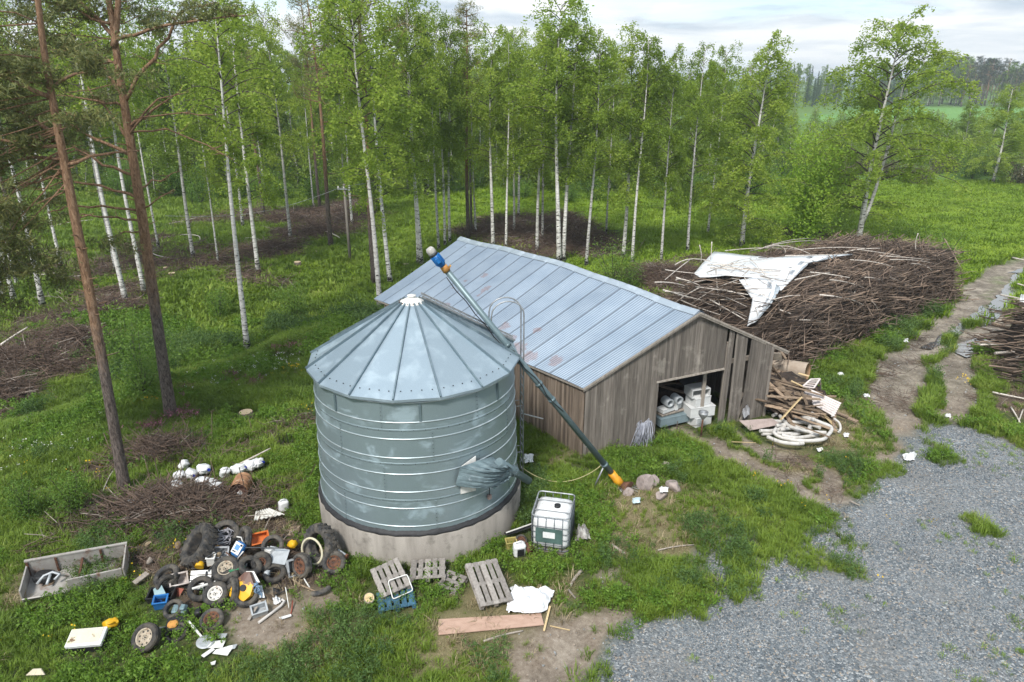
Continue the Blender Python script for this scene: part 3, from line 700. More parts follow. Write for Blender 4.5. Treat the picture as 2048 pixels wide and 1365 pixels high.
# ================================================================== barn
A_, B_ = Vector((2.50, 21.76, 0)), Vector((10.06, 25.01, 0))
E_FL, R_F, E_FR = P(1166, 777, 2.72), P(1400, 624, 4.90), P(1577, 702, 2.62)
E_RL, R_R = P(748, 597, 2.55), P(922, 476, 4.80)
E_RR = E_FR + (R_R - R_F)
gd = (B_ - A_).normalized(); LG = (B_ - A_).length; gn = Vector((gd.y, -gd.x, 0))         # gable direction, outward normal
rd = (R_R - R_F); rd.z = 0; rd.normalize()
fd_ = E_RL - E_FL; LW = Vector((fd_.x, fd_.y, 0)).length; wdir = Vector((fd_.x, fd_.y, 0)).normalized()
D_ = A_ + wdir * (LW - 0.75); C_ = B_ + rd * ((Vector((R_R.x - R_F.x, R_R.y - R_F.y, 0))).length - 0.6)
barn = thing('barn', 'long weathered grey board barn with a corrugated metal gable roof and an open doorway', 'barn', A_)
def roofz_left(p):      # underside of the left slope above a ground point
    n = (R_F - E_FL).cross(E_RL - E_FL); k = E_FL; return k.z - (n.x * (p.x - k.x) + n.y * (p.y - k.y)) / n.z
def roofz_right(p):
    n = (E_RR - E_FR).cross(R_F - E_FR); k = E_FR; return k.z - (n.x * (p.x - k.x) + n.y * (p.y - k.y)) / n.z
def roofz(p): return min(roofz_left(p), roofz_right(p)) - 0.07
def boards(mb, p0, p1, outn, top, w=0.135, opening=None, gaps=None, lean=None, tmul=1.0):
    d = (p1 - p0); L = d.length; d.normalize(); s = 0.0; rz = math.atan2(d.y, d.x)
    while s < L - 0.03:
        bw = min(w * random.uniform(0.85, 1.15), L - s); c = s + bw / 2; p = p0 + d * c
        z1 = min(top(p0 + d * (s + 0.01)), top(p0 + d * (s + bw - 0.01))) if callable(top) else top
        z0 = -0.15; skip = False; tilt = 0.0; g = 0.006
        if opening and opening[0] < c < opening[1]:
            f = (c - opening[0]) / (opening[1] - opening[0]); z0 = opening[2] * (1 - f) + opening[3] * f
        if gaps:
            for (a, b, tl) in gaps:
                if a < c < b: skip = tl == 'skip'; tilt = 0 if skip else tl
        if not skip:
            o = outn * (random.uniform(-0.008, 0.008) + 0.01 * (random.random() < 0.12)); h = (z1 - z0)
            R = Matrix((d, outn, Vector((0, 0, 1)))).transposed() @ Matrix.Rotation(tilt + random.gauss(0, 0.0022), 3, 'Y')
            cc = p + o; mb.box((cc.x, cc.y, (z0 + z1) / 2), (bw - g, 0.024, h), R, 0, random.random() * tmul)
        s += bw
def sg(px):             # distance along the gable of a photo column at ground level
    d = ray(px, 880); # vertical plane through the line of sight
    # solve A + gd*s on plane spanned by camera ray (x/y ratio taken at ground)
    best = min(np.linspace(0, LG, 800), key=lambda s: abs(1024 + F * (A_ + gd * s).x / ((A_ + gd * s).y * CT + H * ST) - px)); return float(best)
s_l, s_r = sg(1307), sg(1432)
pl_, pr_ = A_ + gd * s_l, A_ + gd * s_r
zo_l, zo_r = hz(pl_.x, pl_.y, 764), hz(pr_.x, pr_.y, 738)
mb = MB()
boards(mb, A_, B_, gn, roofz, 0.115, (s_l, s_r, zo_l, zo_r), [(s_r - 0.02, s_r + 0.10, 'skip'), (s_r + 0.10, s_r + 0.38, 0.012), (s_r + 0.38, s_r + 0.47, 'skip'), (s_r + 0.47, s_r + 1.02, -0.018), (s_r + 1.02, s_r + 1.13, 'skip'), (s_r + 1.13, s_r + 2.0, 0.02), (s_r + 2.0, s_r + 2.07, 'skip'), (s_r + 2.07, s_r + 2.3, 0.03)])
for i in (0.25, 0.62):
    pass
for v in mb.v: pass
mb.build('front_wall', M_wallwood, barn, off=A_); barn.children[-1].location = (0, 0, 0)
lw = MB(); boards(lw, D_, A_, Vector((-wdir.y, wdir.x, 0)) , roofz, 0.115); lw.build('side_wall', wood('brown_side_boards', (0.225, 0.180, 0.142), (0.105, 0.080, 0.063), 0.7, 0.25), barn, off=A_)
rw = MB(); boards(rw, B_, C_, Vector((rd.y, -rd.x, 0)), roofz, 0.16); rw.build('side_wall', M_wallwood, barn, off=A_)
bw_ = MB(); boards(bw_, C_, D_, -gn, lambda p: min(roofz(p), 5) - 0.25, 0.16); bw_.build('rear_wall', M_wallwood, barn, off=A_)
tr = MB()
pb_l = pl_ + gn * 0.02; pb_r = pr_ + gn * 0.02
tr.beam(Vector((pb_l.x, pb_l.y, zo_l + 0.0)) - gd * 0.08, Vector((pb_r.x, pb_r.y, zo_r)) + gd * 0.05, 0.05, 0.07, tint=1.0)
tr.beam(Vector((pl_.x, pl_.y, -0.1)) - gn * 0.08, Vector((pl_.x, pl_.y, zo_l)) - gn * 0.08, 0.12, 0.12, tint=0.3)
tr.beam(Vector((pr_.x, pr_.y, -0.1)) - gn * 0.10 + gd * .2, Vector((pr_.x, pr_.y, zo_r + 1.0)) - gn * 0.10 + gd * .2, 0.12, 0.12, tint=0.2)
tr.build('door_frame', M_wood, barn, off=A_)
st_ = MB()
for s in (0.1, 2.6, 5.4, LG - 0.15):
    for r in (0.25, 3.5, 7.0, 10.5):
        p = A_ + gd * s + (wdir * 0.5 + rd * 0.5) * r - gn * 0.12
        st_.beam((p.x, p.y, -0.1), (p.x, p.y, max(roofz(p) - 0.15, 1.5)), 0.13, 0.13, tint=random.random())
for r in (0.25, 3.5, 7.0, 10.5):
    p = A_ + (wdir + rd) * 0.5 * r - gn * 0.12; q_ = p + gd * (LG - 0.2); st_.beam((p.x, p.y, 2.5), (q_.x, q_.y, 2.5), 0.12, 0.16)
st_.build('timber_frame', M_wood, barn, off=A_)
# corrugated roof slopes
def roofmat():
    m, nt, b = newmat('corrugated_sheet')
    tc = nt.nodes.new('ShaderNodeTexCoord').outputs['Object']
    c = ramp(nt, [(0.3, (0.195, 0.250, 0.320)), (0.7, (0.260, 0.318, 0.388))], noise(nt, 0.8, 5, 0.6, tc)).outputs[0]
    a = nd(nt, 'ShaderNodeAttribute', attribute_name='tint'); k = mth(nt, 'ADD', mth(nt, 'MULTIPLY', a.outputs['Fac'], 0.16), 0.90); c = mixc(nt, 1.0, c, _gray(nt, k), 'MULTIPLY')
    ru = nd(nt, 'ShaderNodeAttribute', attribute_name='rust').outputs['Fac']
    n = noise(nt, 4.0, 6, 0.7, tc, dist=0.6)
    kk = ramp(nt, [(0.56, (0, 0, 0)), (0.66, (1, 1, 1))], mth(nt, 'MULTIPLY', ru, mth(nt, 'ADD', n, 0.28))).outputs[0]
    rc = ramp(nt, [(0.35, (0.12, 0.050, 0.034)), (0.6, (0.24, 0.115, 0.085))], noise(nt, 9, 4, 0.6, tc)).outputs[0]
    c = mixc(nt, mth(nt, 'MULTIPLY', kk, 0.42), c, rc)
    nt.links.new(c, b.inputs['Base Color']); b.inputs['Metallic'].default_value = 0.35; b.inputs['Roughness'].default_value = 0.5; return m
M_roof = roofmat()
rust_pts = [((968, 549), 0.42), ((972, 578), 0.5), ((958, 592), 0.25), ((893, 612), 0.45), ((870, 622), 0.3), ((1010, 655), 0.55), ((1075, 662), 0.4), ((1035, 700), 0.8), ((1060, 715), 0.7), ((1110, 722), 0.6), ((1022, 680), 0.6), ((930, 560), 0.25), ((905, 575), 0.22)]
def slope(name, e0, e1, r1, r0, NW=136, NS=36, sheets=17, hump=0.26):
    us = []
    for k in range(NW * 6 + 1): us.append(k / (NW * 6))
    U, T = np.meshgrid(np.array(us), np.linspace(0, 1, NS))
    e0, e1, r0, r1 = [np.array(q) for q in (e0, e1, r0, r1)]
    Pp = ((1 - T)[..., None] * ((1 - U)[..., None] * e0 + U[..., None] * e1) + T[..., None] * ((1 - U)[..., None] * r0 + U[..., None] * r1))
    n = np.cross(e1 - e0, r0 - e0); n = n / np.linalg.norm(n); n = n if n[2] > 0 else -n
    wav = 0.014 * np.sin(U * NW * 2 * PI)
    su = U * sheets; fr = np.abs(su - np.round(su)) * (1 / sheets) * 14.3
    seam = (fr < 0.016) & (np.round(su) > 0) & (np.round(su) < sheets)
    jag = 0.005 * (hashn(np.floor(su), 0, 3) - 0.5) * 2
    d = wav + jag - np.where(seam, 0.035, 0)
    Pp = Pp + d[..., None] * n; Pp[..., 2] += hump * np.sin(PI * U) ** 1.5 * (0.35 + 0.65 * T) + 0.02 * np.sin(U * 23 + T * 3) - 0.025 * np.sin(T * PI)
    V = Pp.reshape(-1, 3); nu = len(us); a, b_ = np.meshgrid(np.arange(nu - 1), np.arange(NS - 1)); q = (b_ * nu + a).ravel()
    Fc = np.stack([q, q + 1, q + nu + 1, q + nu], 1)
    if n.dot(np.cross(V[1] - V[0], V[nu] - V[0])) < 0: Fc = Fc[:, ::-1]
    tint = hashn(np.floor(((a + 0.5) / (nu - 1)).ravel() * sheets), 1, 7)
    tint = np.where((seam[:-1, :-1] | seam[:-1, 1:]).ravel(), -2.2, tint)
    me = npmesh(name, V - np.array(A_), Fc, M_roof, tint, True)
    ru = np.zeros(len(V))
    sx_, sy_ = 1024 + F * V[:, 0] / (V[:, 1] * CT + (H - V[:, 2]) * ST), None
    for (px, py), r in rust_pts:
        nrm = n; d0 = ray(px, py); o = np.array([0, 0, H]); dd = np.array(d0); t = np.dot(e0 - o, nrm) / np.dot(dd, nrm); c = o + dd * t
        ru = np.maximum(ru, np.clip(1.25 - np.linalg.norm((V - c) * np.array([1, 1, 1]), axis=1) / r, 0, 1))
    at = me.attributes.new('rust', 'FLOAT', 'POINT'); at.data.foreach_set('value', ru.astype(np.float32))
    ob = link(name, me, barn); return ob, Pp
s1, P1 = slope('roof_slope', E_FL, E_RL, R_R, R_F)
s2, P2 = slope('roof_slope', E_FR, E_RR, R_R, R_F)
mb = MB(); top = P1[-1]; cap = []
gside = Vector((gd.x, gd.y, 0))
for i in range(0, top.shape[0], 6):
    p = Vector(top[i]); cap.append([p - gside * 0.24 + Vector((0, 0, -0.085)), p - gside * 0.10 + Vector((0, 0, 0.02)), p + Vector((0, 0, 0.065)), p + gside * 0.10 + Vector((0, 0, 0.02)), p + gside * 0.24 + Vector((0, 0, -0.085))])
mb.grid(cap, 0, 0.8, True); mb.build('ridge_cap', galv('ridge_sheet', (0.34, 0.40, 0.46), (0.40, 0.46, 0.52), .5, .7, (1, 1, 1), 2, 0.42, 0.4), barn, off=A_)
mb = MB()
for a, b_ in ((E_FL, R_F), (R_F, E_FR)):
    q0 = a + gn * 0.012 + Vector((0, 0, -0.085)); q1 = b_ + gn * 0.012 + Vector((0, 0, -0.085)); mb.beam(q0, q1, 0.03, 0.11, tint=0.6); mb.beam(q0 + gn * 0.03 + Vector((0, 0, .05)), q1 + gn * 0.03 + Vector((0, 0, .05)), 0.02, 0.07, tint=0.9)
mb.build('verge_boards', M_wood, barn, off=A_)
mb = MB(); mb.beam(E_FL + Vector((0.05, 0.02, -0.06)), E_RL + Vector((0.05, 0.02, -0.06)), 0.06, 0.07, tint=0.5); mb.beam(E_FR + Vector((-0.05, 0, -0.06)), E_RR + Vector((-0.05, 0, -0.06)), 0.06, 0.07); mb.build('eave_boards', M_wood, barn, off=A_)
for c in barn.children: c.location = (0, 0, 0)
# ================================================================== trees
L_BIRCH = leafmat('birch_leaves', [(0.05, (0.125, 0.195, 0.028)), (0.45, (0.265, 0.375, 0.054)), (0.95, (0.410, 0.500, 0.090))], 0.55, face=0.55)
L_BACK = leafmat('woodland_leaves', [(0.05, (0.125, 0.200, 0.034)), (0.5, (0.240, 0.345, 0.060)), (0.95, (0.360, 0.455, 0.090))], 0.52, face=0.5)
L_WILLOW = leafmat('willow_leaves', [(0.05, (0.115, 0.220, 0.022)), (0.5, (0.225, 0.375, 0.038)), (0.95, (0.350, 0.500, 0.065))], 0.45)
L_PINE = leafmat('pine_needles', [(0.05, (0.085, 0.105, 0.040)), (0.5, (0.160, 0.182, 0.062)), (0.82, (0.235, 0.232, 0.082)), (1.0, (0.310, 0.245, 0.095))], 0.3, face=0.8)
L_PINEFAR = leafmat('far_pine_needles', [(0.05, (0.022, 0.040, 0.024)), (0.5, (0.045, 0.070, 0.038)), (1.0, (0.085, 0.095, 0.055))], 0.15)
L_SPRUCE = leafmat('spruce_needles', [(0.05, (0.020, 0.048, 0.020)), (0.5, (0.042, 0.090, 0.032)), (1.0, (0.080, 0.140, 0.050))], 0.1)
L_SHRUB = leafmat('shrub_leaves', [(0.05, (0.060, 0.130, 0.020)), (0.5, (0.125, 0.230, 0.036)), (1.0, (0.220, 0.320, 0.07))], 0.4)
L_BROWN = leafmat('bare_shrub_twigs', [(0.05, (0.060, 0.052, 0.034)), (0.5, (0.115, 0.105, 0.055)), (1.0, (0.150, 0.165, 0.07))], 0.2)
def birchbark():
    m, nt, b = newmat('birch_bark')
    tc = nt.nodes.new('ShaderNodeTexCoord').outputs['Object']; oi = nt.nodes.new('ShaderNodeObjectInfo')
    n1 = noise(nt, 5.0, 3, 0.6, tc, (0.6, 0.6, 1.5)); n2 = noise(nt, 4.0, 3, 0.7, tc, (0.8, 0.8, 2.6), 0.6)
    s = nt.nodes.new('ShaderNodeSeparateXYZ'); nt.links.new(tc, s.inputs[0])
    low = ramp(nt, [(0.0, (1, 1, 1)), (0.05, (0.55, 0.55, 0.55)), (0.16, (0.22, 0.22, 0.22)), (0.7, (0.15, 0.15, 0.15)), (1, (0.4, 0.4, 0.4))], mth(nt, 'DIVIDE', s.outputs[2], 18.0)).outputs[0]
    thr = mth(nt, 'SUBTRACT', 0.63, mth(nt, 'MULTIPLY', low, 0.24))
    dk = mth(nt, 'MULTIPLY', mth(nt, 'SUBTRACT', n2, thr), 14.0, True)
    c = ramp(nt, [(0.3, (0.42, 0.40, 0.37)), (0.55, (0.66, 0.65, 0.62)), (0.75, (0.78, 0.77, 0.75))], n1).outputs[0]
    c = mixc(nt, dk, c, (0.035, 0.032, 0.030))
    c = mixc(nt, 1.0, c, _gray(nt, mth(nt, 'ADD', mth(nt, 'MULTIPLY', oi.outputs['Random'], 0.35), 0.68)), 'MULTIPLY')
    nt.links.new(c, b.inputs['Base Color']); b.inputs['Roughness'].default_value = 0.8; b.inputs['Specular IOR Level'].default_value = 0.2
    return m
M_BIRCH = birchbark()
M_TWIG = mat('dark_twigs', (0.085, 0.070, 0.060), (0.045, 0.038, 0.034), 0.85)
def pinebark():
    m, nt, b = newmat('pine_bark')
    tc = nt.nodes.new('ShaderNodeTexCoord').outputs['Object']; s = nt.nodes.new('ShaderNodeSeparateXYZ'); nt.links.new(tc, s.inputs[0])
    n1 = noise(nt, 7, 6, 0.7, tc, (1, 1, 0.45), 0.5); n2 = noise(nt, 13, 6, 0.75, tc, (1.3, 1.3, 0.35), 0.8)
    k = mth(nt, 'ADD', mth(nt, 'DIVIDE', s.outputs[2], 12.0), mth(nt, 'MULTIPLY', mth(nt, 'SUBTRACT', n1, 0.5), 0.35))
    lowc = ramp(nt, [(0.38, (0.050, 0.040, 0.036)), (0.5, (0.130, 0.106, 0.094)), (0.65, (0.215, 0.178, 0.158))], n2).outputs[0]
    hic = ramp(nt, [(0.36, (0.115, 0.066, 0.042)), (0.5, (0.255, 0.155, 0.095)), (0.66, (0.38, 0.255, 0.165))], n2).outputs[0]
    c = mixc(nt, ramp(nt, [(0.33, (0, 0, 0)), (0.55, (1, 1, 1))], k).outputs[0], lowc, hic)
    nt.links.new(c, b.inputs['Base Color']); b.inputs['Roughness'].default_value = 0.9; b.inputs['Specular IOR Level'].default_value = 0.15
    bump(nt, b, n2, 1.0, 0.06); return m
M_PINE = pinebark()

def quads(C, size, rng, droop=0.3, asp=0.6, tint=None):
    """leaf-shaped quads at points C"""
    n = len(C); d = rng.normal(size=(n, 3)); d[:, 2] -= droop; d /= np.linalg.norm(d, axis=1)[:, None]
    e = rng.normal(size=(n, 3)); b = np.cross(d, e); b /= np.linalg.norm(b, axis=1)[:, None] + 1e-9
    s = (np.asarray(size) * rng.uniform(0.65, 1.3, n))[:, None]
    V = np.stack([C - d * s * 0.5, C + b * s * 0.5 * asp, C + d * s * 0.5, C - b * s * 0.5 * asp], 1).reshape(-1, 3)
    return V, np.arange(4 * n).reshape(n, 4), (rng.random(n) if tint is None else tint)
def leafmesh(name, C, size, rng, mat_, droop=0.3, asp=0.6, tint=None):
    V, Fc, t = quads(C, size, rng, droop, asp, tint); return npmesh(name, V, Fc, mat_, t)
def trunkpath(rng, h, bend=0.25, n=14):
    ph = rng.uniform(0, 6.28, 2); k = rng.uniform(0.5, 1.2, 2)
    return [Vector((bend * math.sin(k[0] * z / h * 4 + ph[0]) * z / h, bend * math.sin(k[1] * z / h * 4 + ph[1]) * z / h, z)) for z in np.linspace(-0.25, h, n)]
def at(path, t):
    x = t * (len(path) - 1); i = min(int(x), len(path) - 2); return path[i].lerp(path[i + 1], x - i)

def birch(seed, base=0.38, rad=2.3, h=18.0, n=8500, leaf=0.14, wide=0.45, mat_=None, r0=0.14, fork=False, lname='birch', nl=46):
    rng = np.random.default_rng(seed); tp = trunkpath(rng, h)
    tm = MB(); tm.tube(tp, [max(0.018, r0 * (1.35 if i == 0 else 1) * (1 - 0.9 * (i / 13) ** 0.9)) for i in range(14)], 8, 0)
    if fork:
        k0 = at(tp, 0.10); fp = [k0 + Vector((0.9 * (1 - math.exp(-3 * t)) + 0.5 * t, 0.15 * t, (h * 0.80) * t)) for t in np.linspace(0, 1, 10)]; tm.tube(fp, [0.11 * (1 - 0.85 * t) + 0.01 for t in np.linspace(0, 1, 10)], 7, 0)
    bm_ = MB(); pts = []; wts = []
    for k in range(nl):
        t = base + (1 - base) * ((k + rng.random()) / nl) ** 0.9
        src = fp if (fork and k % 3 == 0 and t < 0.85) else tp
        p0 = at(src, min(t if src is tp else max((t * h - 1.8) / (h * .8), 0.1), 0.99)); u = (t - base) / (1 - base)
        L = rad * (0.35 + 0.9 * math.sin(min(1, (u / max(wide, 0.05)) ** 0.7) * PI / 2) * (1 - max(0, (u - wide) / (1 - wide)) ** 1.5 * 0.95)) * rng.uniform(0.65, 1.2)
        az = rng.uniform(0, 2 * PI); el = rng.uniform(0.35, 1.0) + 0.35 * u
        q = []; n_s = 6
        for i in range(n_s + 1):
            s = i / n_s; r = L * s * (0.92 if s < 0.8 else 0.95)
            q.append(p0 + Vector((math.cos(az) * r, math.sin(az) * r, L * (0.55 + 0.5 * u) * (1.25 * el * s - 0.85 * s ** 2.4))))
        bm_.tube(q, [0.032 * (1 - 0.8 * i / n_s) * (0.5 + L / 4) for i in range(n_s + 1)], 4, 0, caps=False)
        m_ = max(3, int(L * 7))
        for i in range(m_):
            s = rng.uniform(0.18, 1.0) ** 0.8; c = at(q, min(s, 0.999)); hang = rng.uniform(0.25, 1.5) * (0.4 + 0.6 * s)
            sx_, sy_ = rng.normal(0, 0.28, 2); k_ = int(5 + hang * 9)
            for j in range(k_):
                w = rng.random(); pts.append((c.x + sx_ * w, c.y + sy_ * w, c.z + 0.12 - hang * w))
    pts = np.array(pts); idx = rng.choice(len(pts), n, replace=len(pts) < n); C = pts[idx] + rng.normal(0, 0.11, (n, 3))
    lum = np.clip(0.5 + 0.5 * (fbm(C[:, 0] * 0.9 + C[:, 2] * 0.5, C[:, 1] * 0.9 - C[:, 2] * 0.7, seed, 2) - 0.5) * 2.2 + rng.normal(0, 0.18, n), 0, 1)
    return tm.mesh(lname + '_trunk', M_BIRCH), bm_.mesh(lname + '_branches', M_TWIG), leafmesh(lname + '_crown', C, leaf, rng, mat_ or L_BIRCH, 0.5, 0.62, lum)

def pine_far(seed, h=19.0, base=0.55, rad=2.2, n=5200, mat_=None, leaf=0.20):
    rng = np.random.default_rng(seed); tp = trunkpath(rng, h, 0.3)
    tm = MB(); tm.tube(tp, [0.19 * (1.3 if i == 0 else 1) * (1 - 0.85 * i / 13) + 0.01 for i in range(14)], 9, 0); bm_ = MB(); C = []
    for k in range(34):
        t = base + (1 - base) * rng.random() ** 0.8; p0 = at(tp, min(t, 0.99)); u = (t - base) / (1 - base)
        L = rad * (0.45 + 0.8 * math.sin(PI * min(1, u * 0.75 + 0.22))) * rng.uniform(0.5, 1.15); az = rng.uniform(0, 6.28)
        q = [p0 + Vector((math.cos(az) * L * s, math.sin(az) * L * s, L * (0.10 * s + 0.35 * s * s * rng.uniform(0.2, 1.3)))) for s in np.linspace(0, 1, 6)]
        bm_.tube(q, [0.045 * (1 - 0.75 * s) for s in np.linspace(0, 1, 6)], 5, 0, caps=False)
        for j in range(int(4 + L * 3.5)):
            c = at(q, rng.uniform(0.4, 0.999)); c = np.array(c) + rng.normal(0, 0.20, 3) + np.array((0, 0, 0.12))
            C.append(c + rng.normal(0, 1, (34, 3)) * np.array((0.20, 0.20, 0.11)))
    for k in range(7):
        az = rng.uniform(0, 6.28); p0 = at(tp, rng.uniform(0.3, base)); L = rng.uniform(0.5, 1.7)
        bm_.tube([p0, p0 + Vector((math.cos(az) * L * .6, math.sin(az) * L * .6, 0.05)), p0 + Vector((math.cos(az) * L, math.sin(az) * L, rng.uniform(-0.3, 0.25)))], [0.03, 0.02, 0.008], 5, 0, caps=False)
    C = np.concatenate(C); C = C[rng.choice(len(C), min(n, len(C)), replace=False)]
    return tm.mesh('pine_trunk', M_PINE), bm_.mesh('pine_branches', M_PINE), leafmesh('pine_crown', C, leaf, rng, mat_ or L_PINE, -0.2, 0.22)
def spruce(seed, h=17.0, rad=2.1, n=5000, base=0.05):
    rng = np.random.default_rng(seed); tp = trunkpath(rng, h, 0.08); tm = MB(); tm.tube(tp, [0.16 * (1 - 0.95 * i / 13) + 0.008 for i in range(14)], 7, 0)
    C = []
    for k in range(105):
        u = (k + rng.random()) / 105; z = h * (base + (1 - base) * u); L = rad * (1 - u) ** 0.85 * rng.uniform(0.7, 1.12) + 0.12; az = k * 2.4 + rng.normal(0, 0.3)
        m_ = int(10 + 42 * L); s = rng.random(m_) ** 0.7; w = rng.normal(0, 0.12, m_) * (1.2 - s) * L ** 0.5 * 1.6
        x = np.cos(az) * L * s - np.sin(az) * w; y = np.sin(az) * L * s + np.cos(az) * w
        C.append(np.stack([x, y, z - 0.42 * L * s + 0.18 * L * s * s + rng.normal(0, 0.05, m_)], 1))
    C = np.concatenate(C); C = C[rng.choice(len(C), min(n, len(C)), replace=False)]
    return tm.mesh('spruce_trunk', M_TWIG), None, leafmesh('spruce_crown', C, 0.30, rng, L_SPRUCE, 0.3, 0.4)
def shrub(seed, h=2.2, rad=1.1, n=1800, mat_=None, leaf=0.10, stems=7, sr=0.022):
    rng = np.random.default_rng(seed); bm_ = MB(); C = []
    for k in range(stems):
        az = rng.uniform(0, 6.28); r = rad * rng.uniform(0.2, 0.9); hh = h * rng.uniform(0.6, 1.05)
        q = [Vector((math.cos(az) * r * s ** 1.3, math.sin(az) * r * s ** 1.3, hh * s - 0.05)) for s in np.linspace(0, 1, 6)]
        bm_.tube(q, [sr * (1 - 0.8 * s) + 0.003 for s in np.linspace(0, 1, 6)], 4, 0, caps=False)
        m_ = n // stems; s = rng.uniform(0.18, 1.0, m_); base = np.array([at(q, min(v, 0.999)) for v in s])
        C.append(base + rng.normal(0, 1, (m_, 3)) * np.array((0.26 * rad, 0.26 * rad, 0.16 * h)) * (0.55 + 0.5 * np.sin(PI * s))[:, None])
    C = np.concatenate(C); C[:, 2] = np.abs(C[:, 2]) + 0.03
    return bm_.mesh('shrub_stems', M_TWIG), None, leafmesh('shrub_crown', C, leaf, rng, mat_ or L_SHRUB, 0.0, 0.55)

def plant(name, cat, meshes, loc, sc, rz, label, group=None, tilt=(0, 0), stem='trunk'):
    t = thing(name, label, cat, loc, 0, group, rot=(tilt[0], tilt[1], rz)); t.scale = (sc if hasattr(sc, '__len__') else (sc, sc, sc))
    for nm, me in zip((stem, 'branches', 'crown'), meshes):
        if me is not None: link(nm, me, t)
    return t

VB = [birch(101, 0.36, 2.1, n=12000), birch(102, 0.31, 2.4, n=13500), birch(103, 0.42, 2.0, n=11500), birch(104, 0.27, 2.3, n=17000, wide=0.35), birch(105, 0.38, 2.5, n=13500, wide=0.5), birch(106, 0.35, 1.8, n=11000)]
VSPARSE = [birch(111, 0.60, 1.5, n=3200, leaf=0.15, r0=0.13), birch(112, 0.55, 1.7, n=3600, leaf=0.15, r0=0.13), birch(113, 0.5, 1.9, n=4800, leaf=0.15, r0=0.13)]
VDENSE = birch(121, 0.08, 2.9, h=16, n=27000, leaf=0.15, wide=0.22, r0=0.17, nl=80)
VBIG = birch(122, 0.14, 3.9, h=16, n=36000, leaf=0.155, wide=0.34, r0=0.19, fork=True, nl=90)
VBACK = [birch(130 + k, 0.12, 2.7, h=17, n=5200, leaf=0.30, wide=0.4, mat_=L_BACK, r0=0.13, lname='woodland_birch') for k in range(5)]
VSAP = [birch(140 + k, 0.05, 1.1, h=5, n=1300, leaf=0.20, wide=0.3, mat_=L_BACK, r0=0.05, lname='sapling') for k in range(3)]
VPINE = [pine_far(150), pine_far(151, base=0.5, rad=2.6), pine_far(152, base=0.62, rad=1.9)]
VPFAR = [pine_far(160 + k, 17, 0.45, 2.4, 3000, L_PINEFAR, 0.34) for k in range(3)]
VSPR = [spruce(170), spruce(171, rad=1.7), spruce(172, 15, 2.4)]
VSHR = [shrub(180), shrub(181, 2.8, 1.3, 2200), shrub(182, 1.7, 1.2, 1500)]
VBRN = [shrub(185, 2.4, 1.6, 1500, L_BROWN, 0.16, 12), shrub(186, 1.9, 1.7, 1400, L_BROWN, 0.16, 12)]
VWIL = shrub(190, 7.6, 2.7, 9500, L_WILLOW, 0.20, 14)

